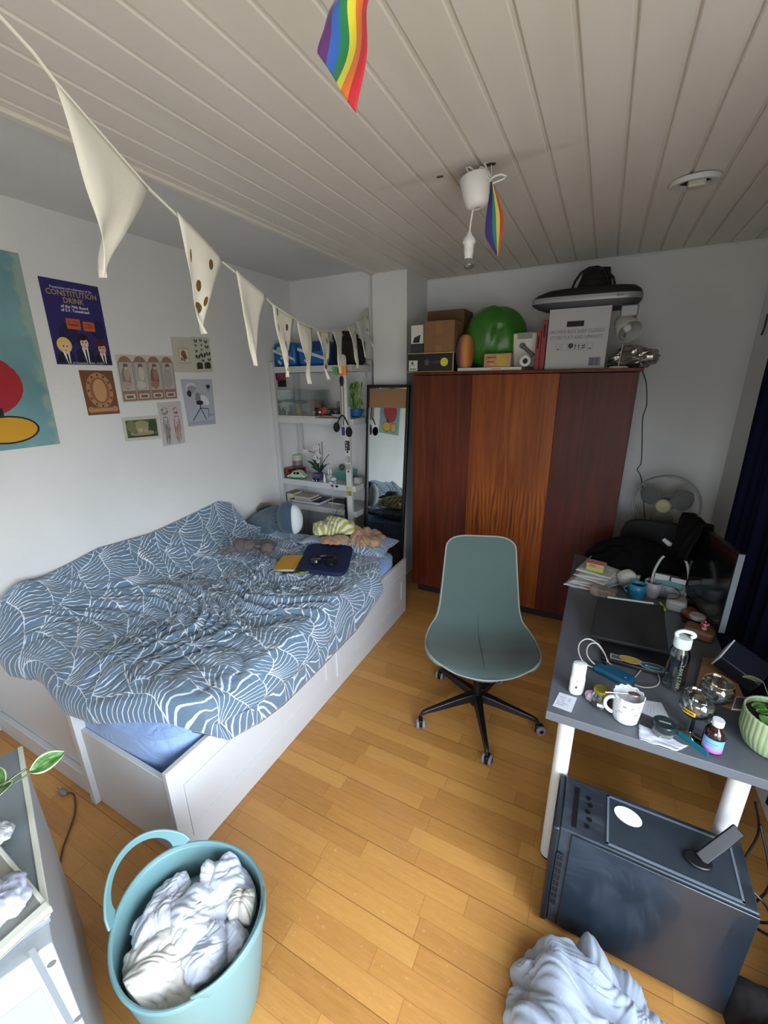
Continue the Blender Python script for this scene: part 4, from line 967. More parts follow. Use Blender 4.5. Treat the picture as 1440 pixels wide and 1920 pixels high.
# cartons
def carton(name, label, x0, x1, y0, y1, z0, z1, m=M_card, tape=True, group=None):
    t = thing(name, label, 'box', ((x0+x1)/2, (y0+y1)/2, z0))
    part(MB().box((x0, y0, z0), (x1, y1, z1)), 'carton', m, t, smooth=False, bevel=.003)
    if tape:
        xm = (x0+x1)/2; part(MB().box((xm-.025, y0-.0008, z1-.09), (xm+.025, y0, z1)), 'packing_tape', mat('brown_tape', '#86603c', .3), t, smooth=False); part(MB().box((xm-.025, y0-.0008, z0), (xm+.025, y0, z0+.05)), 'packing_tape', mat('brown_tape', '#86603c', .3), t, smooth=False)
    return t
x0, x1 = fx(794, 3.17), fx(850, 3.17); hh = fz(595, 820, 3.17)-fz(655, 820, 3.17)
carton('cardboard_box', 'brown cardboard box with tape standing on the black yellow carton', x0, x1, 3.17, 3.38, Z1, Z1+hh)
x0, x1 = fx(806, 3.5), fx(872, 3.5); zt_ = fz(584, 840, 3.5)
carton('open_cardboard_box', 'darker cardboard box standing behind the taped brown box', x0, x1, 3.42, 3.66, TZ, zt_, mat('dark_cardboard', '#5d4534', .85), False)
# khaki folded bag
x0, x1 = fx(853, 3.35), fx(900, 3.35)
mb = MB().surf(lambda u, v: (x0+(x1-x0)*u+.03*sin(v*3), 3.38+.05*sin(u*pi)*0+.10*(1-v)-.03*sin(u*9)*v*.4-.02*nz(u*3, v*3), TZ+(.32+.04*sin(u*pi)+.03*nz(u*4, 2))*v*(0.72+.28*u)), 12, 12)
one(mb, 'khaki_paper_bag', mat('khaki_paper', '#6f6a52', .8, bump=.2, bscale=20), 'khaki paper bag slumped behind the orange and purple cushion', 'bag', solid=.03, soff=-1, angle=180, sub=1)
# green sack
gc = on_y(927, 638, 3.42); 
def gsack(u, v):
    a = 2*pi*u; th = pi*v; r = sin(th)**.8
    k = 1+.10*nz(cos(a)*1.2+3, sin(a)*1.2, v*2)+.02*sin(a*9+v*5)*sin(th)
    x = .235*r*cos(a)*k; y = .19*r*sin(a)*k; z = .225*(1-cos(th))*(1+.05*nz(a, v*3))
    cr = math.exp(-((x-.05-.25*(z-.25))/.03)**2)*(y < 0)*.025*(z < .30)
    return (gc.x+x, 3.40+y+cr, TZ+.0+z)
one(MB().surf(gsack, 56, 36, cu=True), 'green_sack', mat('green_plastic', '#2f6a1c', .32, bump=.25, bscale=14, var=.25, vscale=5), 'big round shiny green plastic sack on the wardrobe', 'sack', angle=180)
# striped cushion
px_ = on_y(872, 658, 3.22)
def cush(u, v):
    a = 2*pi*u; th = pi*v; r = sin(th)**.7; return (px_.x+.066*r*cos(a), 3.22+.055*r*sin(a), TZ+.128*(1-cos(th)))
def cushmat():
    N = NT('purple_orange_plush', .8); x = N.sep(N.tc.outputs['Object'])[0]
    N.bump(N.noise(N.tc.outputs['Object'], 60, 2)[0], .2); N._in(N.b.inputs['Sheen Weight'], .2)
    f = N.math('ADD', N.math('MULTIPLY', x, 7.5), .5)
    return N.col(N.ramp(f, [(.0, '#8a4a32'), (.14, '#4f2a44'), (.34, '#7a4150'), (.42, '#a5642f'), (.62, '#c08a44'), (.78, '#b36a2a'), (.95, '#8d4a22')]))
one(MB().surf(cush, 36, 24, cu=True), 'striped_cushion', cushmat(), 'small purple and orange striped plush cushion standing upright', 'cushion', angle=180)
# flat white tray, game box, roll
x0, x1 = fx(858, 3.15), fx(978, 3.15); zz = TZ+.022
o = one(MB().box((x0, 3.15, TZ), (x1, 3.34, zz)), 'flat_white_box', mat('label_white', '#c4c4c0', .6), 'flat white box lying along the wardrobe front edge', 'box', smooth=False, bevel=.002)
s = MB().box((.02, -.0955, .008), (.09, -.0951, .014)); s.build('red_print', M_('#b06a60'), o, smooth=False)
x0, x1 = fx(907, 3.17), fx(957, 3.17); z1 = zz+(fz(657, 930)-fz(683, 930))
t = thing('game_box', 'small tan game box with a yellow picture in front of the green sack', 'box', ((x0+x1)/2, 3.21, zz))
part(MB().box((x0, 3.17, zz+.0005), (x1, 3.25, z1)), 'carton', mat('tan_print', '#a98766', .6, var=.2, vscale=40), t, smooth=False, bevel=.001)
part(MB().box((x0+.09, 3.169, zz+.01), (x0+.16, 3.17, z1-.01)), 'yellow_panel', M_('#b79b3f'), t, smooth=False)
part(MB().box((x0+.11, 3.1685, zz+.07), (x0+.17, 3.1689, z1-.02)), 'picture', M_('#7d8680'), t, smooth=False)
part(MB().box((x0+.02, 3.169, z1-.03), (x0+.085, 3.17, z1-.02)).box((x0+.02, 3.169, z1-.06), (x0+.07, 3.17, z1-.05)), 'red_print', M_('#9a4034'), t, smooth=False)
c = on_y(985, 681, 3.17); r = .036
t = thing('paper_roll', 'short white cardboard roll lying end on in front of the white bin', 'roll', (c.x, 3.2, zz))
part(MB().lathe([(.018, 0), (r, 0), (r, .10), (.018, .10), (.018, 0)], n=28, M=Matrix.Translation((c.x, 3.15, zz+r)) @ RX(-90)), 'roll', mat('label_white', '#c4c4c0', .6), t)
part(MB().lathe([(0, .03), (.0178, .03)], n=20, M=Matrix.Translation((c.x, 3.15, zz+r)) @ RX(-90)), 'core', M_('#2b2b2b'), t)
# white bin with grey strap
x0, x1 = fx(959, 3.28), fx(1002, 3.28); z1 = fz(624, 985, 3.28)
t = thing('white_caddy', 'white plastic caddy with a grey swing handle next to the red binders', 'container', ((x0+x1)/2, 3.36, zz))
part(MB()._add([(x0+.01, 3.28, zz), (x1, 3.28, zz), (x1, 3.45, zz), (x0+.01, 3.45, zz), (x0-.005, 3.27, z1), (x1+.01, 3.27, z1), (x1+.01, 3.46, z1), (x0-.005, 3.46, z1)], [(0, 3, 2, 1), (4, 5, 6, 7), (0, 1, 5, 4), (1, 2, 6, 5), (2, 3, 7, 6), (3, 0, 4, 7)]), 'tub', mat('label_white', '#c4c4c0', .6), t, bevel=.012, bseg=3)
part(MB().box((x0+.03, 3.266, z1-.04), (x1-.03, 3.27, z1+.002)), 'grey_panel', mat('mid_grey_plastic', '#7d8078', .5), t, smooth=False, bevel=.002)
hp = MB().tube([(x0+.07, 3.262, z1-.085), (x1-.01, 3.26, z1-.155)], .013, 12).tube([(x0+.07, 3.255, z1-.085), (x0+.07, 3.27, z1-.085)], .02, 14)
part(hp, 'handle', mat('dark_grey_plastic', '#55585b', .5), t)
# red binders
x0, x1 = fx(1001, 3.2), fx(1020, 3.2); z1 = fz(600, 1012, 3.2); wB = (x1-x0)/2
for k, (lb2, dz) in enumerate((('red ring binder standing left of its taller twin', -.07), ('taller red ring binder against the white archive box', 0))):
    a = x0+k*wB; t = thing('ring_binder', lb2, 'binder', (a+wB/2, 3.34, TZ), group='red binders on the wardrobe')
    part(MB().box((a, 3.2, TZ), (a+wB-.002, 3.47, z1+dz)), 'cover', mat('red_binder', '#7e1f26', .45), t, smooth=False, bevel=.002)
    part(MB().box((a+wB*.3, 3.1985, z1+dz-.11), (a+wB*.6, 3.20, z1+dz-.03)), 'finger_slot', M_('#1d0c0e'), t, smooth=False)
# archive box
x0, x1 = fx(1021, 3.19), fx(1133, 3.19); z1 = fz(577, 1080, 3.19); zA = z1
M_arch = mat('white_archive_card', '#a6a5a6', .7, bump=.04, bscale=60)
t = thing('archive_box', 'tall white cardboard archive box with a hand hole and shipping symbols', 'box', ((x0+x1)/2, 3.36, TZ)); ab = t
part(MB().box((x0, 3.19, TZ), (x1, 3.52, z1)), 'carton', M_arch, t, smooth=False, bevel=.003)
xm = (x0+x1)/2; w_ = x1-x0; h_ = z1-TZ
def AU(u): return x0+w_*u
def AV(v): return TZ+h_*v
part(MB().prism([(AU(.66)-.012*0+rr*cos(t_), AV(.735)+rr*sin(t_)) for rr in (.0,) for t_ in (0,)] or [], 0, 0) if False else MB().box((AU(.31), 3.188, AV(.70)), (AU(.59), 3.1899, AV(.79))), 'hand_hole', M_('#0c0b0c'), t, bevel=.0008)
text_part('lettering', 'ARCHIVE BOX KEEP CLOSED', .030, wallM((AU(.48)-t.location.x, 3.1885-t.location.y, AV(.62)-TZ), (1, 0, 0)), M_('#6d6d70'), t, sx=.85)
text_part('lettering', 'STORE FLAT AND UPRIGHT', .030, wallM((AU(.48)-t.location.x, 3.1885-t.location.y, AV(.525)-TZ), (1, 0, 0)), M_('#6d6d70'), t, sx=.85)
ic = MB()
for k in range(6):
    a = .16+k*.105; b = a+.088
    for q in ((a, .31, b, .315), (a, .425, b, .43), (a, .31, a+.006, .43), (b-.006, .31, b, .43)): ic.box((AU(q[0]), 3.1888, AV(q[1])), (AU(q[2]), 3.1899, AV(q[3])), 1)
    c = (a+b)/2
    if k == 2: ic.prism([(AU(c)+x*.02, AV(.38)+y*.02) for x, y in ev(0, 0, 1, 1, 14)], 0, .001, M=Matrix.Identity(4)) if False else ic.flat([(AU(c)+.016*cos(q), 3.1886, AV(.39)+.016*sin(q)) for q in [2*pi*i/12 for i in range(12)]]).box((AU(c)-.002, 3.1886, AV(.33)), (AU(c)+.002, 3.1889, AV(.39)))
    if k == 3:
        for s in (-.010, .010): ic.box((AU(c)+s-.002, 3.1886, AV(.33)), (AU(c)+s+.002, 3.1889, AV(.39))).flat([(AU(c)+s-.007, 3.1886, AV(.385)), (AU(c)+s+.007, 3.1886, AV(.385)), (AU(c)+s, 3.1886, AV(.41))])
    if k == 4:
        for s in (.335, .37): ic.flat([(AU(a)+.006, 3.1886, AV(s)), (AU(b)-.006, 3.1886, AV(s+.015)), (AU(b)-.006, 3.1886, AV(s+.035)), (AU(a)+.006, 3.1886, AV(s+.02))])
    if k in (0, 5): ic.box((AU(a)+.008, 3.1886, AV(.33)), (AU(b)-.008, 3.1889, AV(.345)))
part(ic, 'shipping_symbols', [M_('#3c3c42'), M_('#8b8b8d')], t, smooth=False)
bc = MB().box((AU(.74), 3.1892, AV(.05)), (AU(.93), 3.1899, AV(.19)), 1)
rnd = random.Random(5); a = .745
while a < .92:
    w2 = rnd.choice((.004, .007, .010)); bc.box((AU(a), 3.1886, AV(.055)), (AU(a+w2), 3.1891, AV(.185))); a += w2+rnd.choice((.004, .007))
part(bc, 'barcode', [M_('#3f4152'), M_('#83858f')], t, smooth=False)
# keyboard piano on the archive box
kx0, kx1 = on_y(995, 572, 3.25).x, on_y(1207, 560, 3.25).x
kt = thing('electronic_keyboard', 'black and silver electronic keyboard balanced across the archive box', 'keyboard', ((x0+x1)/2, 3.36, zA), 0)
kc = ((kx0+kx1)/2-kt.location.x); kw = (kx1-kx0)
Mk = T(kc, 0, .045) @ RY(.6)
def outl(s, w=kw, d=.30):
    p = []
    for i in range(40):
        a = 2*pi*i/40; x = abs(cos(a))**.5*(1 if cos(a) > 0 else -1); y = abs(sin(a))**.45*(1 if sin(a) > 0 else -1); p.append((x*w/2*s-(0 if cos(a) > 0 else .0), y*d/2*s-.02))
    return p
def stack(levels, m):
    mb = MB(); n = 40; vs = []
    for s, z, e in levels: vs += [(x+(e if x < 0 else 0), y, z) for x, y in outl(s)]
    mb._add(vs, [(j*n+i, j*n+(i+1) % n, (j+1)*n+(i+1) % n, (j+1)*n+i) for j in range(len(levels)-1) for i in range(n)]+[tuple(reversed(range(n))), tuple(range((len(levels)-1)*n, len(levels)*n))], 0, None, Mk); return mb
stack([(.86, -.045, .06), (.96, -.02, .02), (.985, -.005, 0)], 0).build('underside', mat('grey_underside', '#3b3d3d', .5), kt)
stack([(.99, -.005, 0), (1.0, .0, 0), (.99, .028, 0)], 0).build('silver_band', mat('silver_plastic', '#85888a', .35, .3), kt)
stack([(.985, .028, 0), (.95, .052, .02), (.86, .072, .05), (.70, .080, .07)], 0).build('black_casing', mat('black_casing', '#131314', .5), kt)
e_ = x1+.02-kt.location.x
MB().box((e_+.03, -.16, -.072), (kc+kw/2-.02, .02, -.004)).build('silver_end_box', mat('silver_plastic', '#85888a', .35, .3), kt, bevel=.008)
text_part('lettering', 'digital', .016, wallM((kc+kw*.30, -.1725, .055), (1, 0, 0)), M_('#4b4d50'), kt)
# black bag with cords
bp = on_y(1112, 545, 3.34); zB = zA+.126
tt = thing('black_bag', 'black cloth bag with thin cord handles on top of the keyboard', 'bag', (bp.x, 3.36, zB))
bw, bh = .11, fz(503, 1112, 3.34)-zB
part(MB().surf(lambda u, v: (bp.x+.01*v+(bw*(1-.30*v))*cos(2*pi*u)*(.98+.06*nz(u*6, v*3)), 3.36+.07*(1-.5*v)*sin(2*pi*u)+.01*nz(u*8, v*5), zB+bh*(v**.9)), 40, 16, cu=True).lathe([(0.001, 0), (.07, -.01)], c=(bp.x+.01, 3.36, zB+bh), n=24, sx=1.1, sy=.5), 'bag_body', mat('black_fabric', '#0e0e0f', .8, bump=.3, bscale=25), tt, angle=180)
def arcp(pp, yy): return [on_y(a, b, yy) for a, b in pp]
part(MB().tube(arcp([(1070, 550), (1078, 528), (1090, 511), (1105, 502), (1120, 500), (1137, 506), (1150, 520), (1155, 545)], 3.30), .008, 7).tube(arcp([(1118, 501), (1132, 506), (1139, 520), (1142, 545)], 3.28), .008, 7), 'cord_handle', mat('black_fabric', '#0e0e0f', .8, bump=.3, bscale=25), tt)
# desk lamp
lp = on_y(1160, 686, 3.24); LX = lp.x
lt = thing('table_lamp', 'small white table lamp with a bell shade at the wardrobe end', 'lamp', (LX, 3.24, TZ))
MB().lathe([(0, .012), (.05, .012), (.058, .006), (.058, 0)], n=32).build('base', M_wp, lt)
zj = on_y(1163, 632, 3.24).z-TZ
MB().tube([(0, 0, .01), (.005, 0, zj*.5), (.010, .02, zj+.02)], .0065, 10).build('stem', mat('chrome', '#b9babc', .2, .9), lt)
Ms = T(.012, -.02, zj+.055) @ RZ(28) @ RX(-55) 
MB().lathe([(.072, -.055), (.073, -.05), (.068, -.01), (.060, .04), (.048, .075), (.028, .095), (.001, .10)], n=40, M=Ms @ RX(180) @ RX(180)).build('shade', mat('lamp_shade_white', '#a9a8a2', .45), lt, solid=.003, soff=-1, angle=60)
MB().ell((0, 0, 0), (.028, .028, .035), M=Ms).build('bulb', mat('opal_bulb', '#c9c8c0', .4), lt)
# foil bag
def crumple_ball(c, r, seed, rough=.22, nu=56, nv=34, flat=.0):
    def f(u, v):
        a = 2*pi*u; th = pi*v; d = V((sin(th)*cos(a), sin(th)*sin(a), -cos(th)))
        n1 = noise.noise(d*1.6+V((seed, 0, 0))); n2 = 1-abs(noise.noise(d*4.2+V((0, seed, 0))))*2; n3 = 1-abs(noise.noise(d*9+V((0, 0, seed))))*2
        k = 1+rough*(n1+.45*n2+.22*n3-.3)
        p = V((c[0]+r[0]*d.x*k, c[1]+r[1]*d.y*k, c[2]+r[2]*d.z*k))
        if p.z < flat: p.z = flat+.0006*(d.z+1)
        return p
    return MB().surf(f, nu, nv, cu=True)
fp = on_y(1185, 668, 3.30)
one(crumple_ball((fp.x+.005, 3.33, TZ+.06), (.125, .12, .07), 4, .42, 34, 20, flat=TZ), 'foil_bag', mat('crinkled_foil', '#9a928e', .22, .75, bump=.5, bscale=30, var=.45, vscale=16), 'crumpled silver foil bag behind the small white lamp', 'bag', smooth=False)
# cable down the wall from the wardrobe
yy = YB-.012
pts = [on_y(1208, 690, 3.6), on_y(1211, 715, yy), on_y(1213, 752, yy), on_y(1211, 765, yy), on_y(1205, 785, yy), on_y(1204, 830, yy), on_y(1202, 868, yy), on_y(1195, 880, yy), on_y(1202, 895, yy), on_y(1206, 930, yy), on_y(1210, 1000, yy)]
pts[0] = V((WX1-.02, 3.60, TZ+.004)); pts.insert(1, V((WX1+.03, 3.66, TZ+.0)))
def smoothp(pts, k=5, closed=False):
    out = []; n = len(pts)
    for i in range(n-1):
        p0 = V(pts[max(i-1, 0)]); p1 = V(pts[i]); p2 = V(pts[i+1]); p3 = V(pts[min(i+2, n-1)])
        for j in range(k):
            f = j/k; out.append(.5*((2*p1)+(p2-p0)*f+(2*p0-5*p1+4*p2-p3)*f*f+(3*p1-p0-3*p2+p3)*f**3))
    out.append(V(pts[-1])); return out
one(MB().tube(smoothp(pts), .0035, 7), 'wall_cable', M_('#3c3d40'), 'dark thin cable running down the back wall from the wardrobe top', 'cable')
# ================= things on the shelves =================
Z1s, Z2s, Z3s, Z4s = 1.955, 1.515, .925, .685
def sx(px, py, y=3.15): return on_y(px, py, y).x
def sz(px, py, y=3.15): return on_y(px, py, y).z
# blue packs
M_pack = mat('blue_pack', '#17599a', .3, bump=.15, bscale=18); M_packd = mat('dark_blue_pack', '#14305f', .35)
for i, (a, b, lb) in enumerate(((490, 554, 'blue and white plastic pack at the wall end of the top shelf'), (556, 612, 'blue and white plastic pack in the middle of the top shelf'))):
    x0, x1 = sx(a, 650), sx(b, 650); x0 = max(x0, XL+.012); h = .20
    t = thing('blue_pack', lb, 'pack', ((x0+x1)/2, 3.24, Z1s+.001), group=None)
    mb = MB(); c = (x0+x1)/2; w_ = (x1-x0)/2-.004
    def pk(u, v): 
        a_ = 2*pi*u; n = 6; X = abs(cos(a_))**(2/n)*(1 if cos(a_) > 0 else -1); Y = abs(sin(a_))**(2/n)*(1 if sin(a_) > 0 else -1)
        k = 1-.18*abs(2*v-1)**6+.0
        return (c+w_*X*k, 3.24+.10*Y*k, Z1s+.001+h*v)
    mb.surf(pk, 48, 14, cu=True); n0 = len(mb.v); mb.v += [(c, 3.24, Z1s+.001), (c, 3.24, Z1s+.001+h)]; mb.uv += [(0, 0)]*2
    for q in range(48): mb.f += [(n0, (q+1) % 48, q), (n0+1, 14*48+q, 14*48+(q+1) % 48)]; mb.mi += [0, 0]
    part(mb, 'pack', M_pack, t, angle=70)
    f = MB(); Mw = wallM((x0, 3.138, Z1s), (1, 0, 0)); W_ = x1-x0
    f.prism([(W_*.05, .13), (W_*.95, .045), (W_*.95, .07), (W_*.05, .155)], 0, .001, 0, M=Mw)
    f.prism(ev(W_*.34, .145, .03, .025, 16), .001, .002, 2, M=Mw)
    f.prism(rv_(W_*.55, .12, W_*.82, .19), 0, .002, 1, M=Mw)
    for (u, v_) in ((.30, .045), (.42, .075), (.36, .03)): f.prism([(W_*u+(.017 if q % 2 else .008)*cos(q*pi/5), v_+(.017 if q % 2 else .008)*sin(q*pi/5)) for q in range(10)], 0, .0022, 0, M=Mw)
    part(f, 'printing', [M_('#b9c3cc'), M_packd, M_('#8fb3a0')], t, smooth=False)
c = V((-2.03, 3.22, Z1s))
t = thing('black_gym_bag', 'black bag with a rounded flap on the right end of the top shelf', 'bag', (c.x, 3.24, Z1s+.001))
x0, x1 = sx(621, 650), sx(688, 650)
part(MB().box((x0, 3.15, Z1s+.001), (min(x1, -1.87), 3.36, Z1s+.215)), 'bag_body', mat('black_fabric', '#0e0e0f', .8, bump=.3, bscale=25), t, bevel=.04, bseg=4)
part(MB().prism([(x0+.0+q[0], q[1]) for q in [(0, 0), (.20, 0), (.20, .04), (.15, .065), (.06, .068), (.0, .055)]], 0, .10, M=wallM((0, 3.27, Z1s+.20), (1, 0, 0))), 'flap', mat('black_fabric', '#0e0e0f', .8, bump=.3, bscale=25), t, bevel=.008)
part(MB().prism(ev(x0+.04, .035, .012, .012, 10), 0, .003, M=wallM((0, 3.168, Z1s+.20), (1, 0, 0))).prism(ev(x0+.10, .035, .012, .012, 10), 0, .003, M=wallM((0, 3.168, Z1s+.20), (1, 0, 0))), 'white_mark', M_('#a9a9a7'), t, smooth=False)
# green baubles hanging under the top shelf
t = thing('green_baubles', 'cluster of light green baubles hanging over the top shelf edge', 'ornament', (sx(628, 675, 3.09), 3.085, Z1s-.05))
for k, (dx, dz) in enumerate(((-.012, .02), (.014, .014), (-.008, -.012), (.016, -.016))):
    p = MB().ell((dx, 0, dz), .014, 14, 10).build('bauble', mat('light_green_gloss', '#5fae6c', .3), t)
# display case on the second shelf
cx0, cx1 = XL+.05, -2.28
gl = thin_glass('case_glass', '#eef2f2', .03)
t = thing('display_case', 'low clear display case with white base on the second shelf', 'display case', ((cx0+cx1)/2, 3.2, Z2s+.0005))
part(MB().box((cx0, 3.11, Z2s+.0005), (cx1, 3.36, Z2s+.012)), 'base_tray', mat('label_white', '#c4c4c0', .6), t, smooth=False, bevel=.002)
for q in ((cx0, 3.112, cx1, 3.115), (cx0, 3.355, cx1, 3.358), (cx0, 3.115, cx0+.003, 3.355), (cx1-.003, 3.115, cx1, 3.355)):
    part(MB().box((q[0], q[1], Z2s+.012), (q[2], q[3], Z2s+.235)), 'glass_side', gl, t, smooth=False)
def small(name, label, cat, pieces, loc, group=None, rz=0):
    t = thing(name, label, cat, loc, rz, group)
    for nm, mb, m in pieces: mb.build(nm, m, t, angle=50)
    return t
zc_ = Z2s+.0125
def spot(px, z=zc_, y=3.16): return (sx(px, 760, y), y, z)
small('figurine', 'small yellow toy robot figure standing in the display case', 'figurine', [('torso', MB().box((-.017, -.008, .02), (.017, .008, .052)), M_('#b99a2e')), ('head', MB().cbox((0, 0, .06), (.02, .014, .018)).tube([(-.03, 0, .058), (-.017, 0, .045)], .004, 6).tube([(.03, 0, .058), (.017, 0, .045)], .004, 6), M_('#b99a2e')), ('leg', MB().box((-.015, -.007, 0), (-.004, .007, .02)), M_('#a88a28')), ('leg', MB().box((.004, -.007, 0), (.015, .007, .02)), M_('#a88a28'))], spot(560))
small('toy_tree', 'tiny green toy tree at the left of the display case', 'toy tree', [('crown', MB().lathe([(.028, .03), (.020, .045), (.022, .046), (.012, .062), (.001, .075)], n=12, cap0=True), M_('#23614a')), ('trunk', MB().cyl((0, 0, 0), (0, 0, .032), .005, n=8), M_('#4a3a2c'))], spot(534, y=3.24))
small('figurine', 'tiny white capped toy figure beside the green toy tree', 'figurine', [('body', MB().lathe([(.010, 0), (.012, .012), (.008, .03), (.012, .036), (.010, .05), (.001, .055)], n=14, cap0=True), M_('#c4c9c6')), ('face', MB().ell((0, -.010, .04), (.004, .003, .005), 8, 6), M_('#22242a'))], spot(537))
small('orange_game_case', 'upright orange box behind the small figures', 'box', [('case', MB().box((-.065, -.012, 0), (.065, .012, .125)), M_('#a0562a')), ('dark_logo', MB().prism(ev(.01, .045, .035, .02, 20), 0, .001, M=wallM((0, -.0125, 0), (1, 0, 0))), M_('#1f1c26'))], (sx(592, 740, 3.30), 3.30, zc_))
small('pink_disc', 'round pink red disc leaning in front of the orange box', 'ornament', [('disc', MB().lathe([(0, 0), (.034, 0), (.034, .010), (0, .012)], n=28, M=T(0, 0, .036) @ RX(78)), M_('#a8504c'))], (sx(607, 750, 3.24), 3.24, zc_))
for k, (px, c1, c2, lb) in enumerate(((578, '#8a6a36', '#c9a24a', 'tiny brown and gold toy figure right of the yellow robot'), (588, '#6a6a68', '#c6c4bc', 'tiny grey and white toy figure in the row of figures'), (599, '#5a2b22', '#d8d6ce', 'tiny dark red toy figure at the end of the row'))):
    small('figurine', lb, 'figurine', [('body', MB().lathe([(.011, 0), (.013, .01), (.007, .026)], n=12, cap0=True, cap1=True), M_(c1)), ('head', MB().ell((0, 0, .034), .011, 12, 8), M_(c2))], spot(px))
# pink flower over dark hanging cloth, black toy
small('artificial_rose', 'pink artificial rose hanging at the left of the second shelf', 'flower', [('petals', crumple_ball((0, 0, 0), (.05, .03, .05), 9, .35, 28, 18, -9), M_('#7f3548')), ('stem', MB().tube([(0, 0, .04), (.01, 0, .09), (.0, .02, .16)], .004, 6), M_('#2e4a34')), ('ribbon', MB().box((-.05, .0, -.10), (.045, .02, -.035)), M_('#1a1b1d'))], (sx(525, 695, 3.2), 3.2, sz(525, 695, 3.2)-.045))
small('toy_aeroplane', 'black and silver model aeroplane standing on a clear rod in the case', 'toy', [('fuselage', MB().ell((0, 0, .115), (.09, .018, .016), 16, 10), M_('#1d1e20')), ('wing', MB().prism([(-.03, -.07), (.02, -.07), (.035, 0), (.02, .07), (-.03, .07), (-.015, 0)], .112, .117), M_('#7b7f80')), ('tail', MB().prism([(-.085, .115), (-.055, .115), (-.085, .15)], -.002, .002, M=RX(90)), M_('#1d1e20')), ('rod', MB().cyl((0, 0, 0), (0, 0, .11), .003, n=8), gl)], (sx(560, 735, 3.25), 3.25, zc_))
small('small_books', 'two small red books lying flat on the second shelf', 'books', [('lower_book', MB().box((-.075, -.04, 0), (.075, .04, .016)), M_('#6d1f2a')), ('upper_book', MB().box((-.06, -.035, .016), (.07, .035, .028)), M_('#39201f')), ('pages', MB().box((-.073, -.0405, .004), (.073, -.039, .012)), M_('#b5aa98'))], (-2.19, 3.24, Z2s+.0005))
small('white_dish', 'white oval dish with green decoration on the second shelf', 'dish', [('dish', MB().lathe([(.001, .008), (.04, .01), (.075, .03), (.078, .034), (.074, .033), (.04, .014), (.001, .012)], n=36, sx=1.05, sy=.55), M_('#a9adb2')), ('green_decoration', MB().ell((.01, -.01, .022), (.025, .015, .006), 12, 6), M_('#6f8c5a'))], (sx(634, 768, 3.13), 3.14, Z2s+.0005))
small('plaster_bust', 'small grey plaster bust towards the back of the second shelf', 'bust', [('bust', MB().lathe([(.022, 0), (.022, .02), (.012, .03), (.035, .045), (.036, .06), (.014, .078), (.020, .095), (.021, .11), (.012, .13), (.001, .135)], n=22, cap0=True, sy=.7), M_('#7c7d7c'))], (sx(634, 740, 3.36), 3.36, Z2s+.0005))
small('old_camera', 'grey box camera on the second shelf behind the dish', 'camera', [('camera_body', MB().box((-.05, -.03, 0), (.05, .03, .075)), M_('#6e6a66')), ('lens', MB().cyl((0, -.045, .035), (0, -.03, .035), .022, n=20), M_('#1a1a1c')), ('front_plate', MB().box((-.045, -.032, .06), (.045, -.030, .072)), M_('#26262a'))], (sx(622, 750, 3.25), 3.28, Z2s+.0005))
# cactus-like plant in blue pot
t = thing('potted_succulent', 'tall green leafy succulent in a round blue pot at the right of the shelf', 'plant', (-1.965, 3.30, Z2s+.0005))
MB().lathe([(.03, 0), (.05, .012), (.062, .045), (.064, .068), (.058, .068), (.05, .05)], n=30, cap0=True).build('blue_pot', M_('#1d5f9c', .3), t)
MB().lathe([(0, .058), (.057, .058)], n=24).build('soil', M_('#2c241c'), t)
rnd = random.Random(11)
for k in range(34):
    a = rnd.uniform(0, 6.28); r = rnd.uniform(0, .045); h = .08+.20*rnd.random(); tx = r*cos(a)*1.4; ty = r*sin(a)
    MB().ell((0, 0, 0), (.017, .006, .030), 10, 8, M=T(tx, ty*.9, h) @ RZ(rnd.uniform(0, 180)) @ RX(rnd.uniform(-35, 35))).tube([(tx*.4, ty*.4, .055), (tx, ty, h)], .003, 5).build('leaf', mat('succulent_%d' % (k % 3), ('#3f6a2c', '#557f38', '#7d9a4a')[k % 3], .45), t)
small('white_saucer', 'white round tray under the blue pot plant at the shelf end', 'tray', [('tray', MB().lathe([(0, -.0), (.075, 0), (.08, .006), (.075, .010)], n=32, cap1=True), M_('#b9bdc0'))], (-1.965, 3.20, Z2s+.0005)) if False else None
small('red_card', 'small dark pink box clipped beside the mirror top', 'box', [('box', MB().box((-.02, -.01, 0), (.02, .01, .10)), M_('#6e2c3a'))], (sx(692, 722, 3.42), 3.40, Z1s-.26)) if False else None
# wand wedged on the right post, headphones hung on it
P0 = V((PXR+.022, SY0-.035, 1.43))
t = thing('toy_wand', 'white wand with orange band and black oval clip tied to the shelf post', 'toy', (P0.x, P0.y, 1.43))
zt2 = sz(646, 664, 3.06)-1.43; zo1 = sz(646, 687, 3.06)-1.43; zo2 = sz(646, 706, 3.06)-1.43
MB().lathe([(.030, .0), (.031, .05), (.033, zo2), (.033, zt2-.03), (.026, zt2-.008), (.012, zt2)], n=28, cap0=True, cap1=True, sx=1.15, sy=.6).build('wand_body', mat('wand_white', '#b9bab6', .4), t)
MB().lathe([(.0345, zo2+.01), (.0345, zo1)], n=28, sx=1.15, sy=.62).build('orange_band', mat('orange_gloss', '#e2861c', .35), t)
MB().ell((0, -.021, zo2-.035), (.022, .008, .042), 20, 14).build('oval_clip', mat('black_gloss', '#141416', .2), t)
MB().tube([(-.012, -.023, zo2-.07), (-.014, -.022, .12), (0, -.022, .05), (.004, -.022, .0)], .0022, 6).tube([(.014, -.023, zo2-.07), (.010, -.022, .12), (.002, -.022, .04)], .0022, 6).build('strap', M_blk, t)
MB().box((-.012, -.030, -.05), (.028, -.022, .03)).build('tag', M_('#c3c6c8'), t)
MB().box((-.013, -.031, -.045), (.018, -.030, .025)).build('tag_print', M_('#2a3460'), t)
hb_ = P0+V((0, 0, .02))
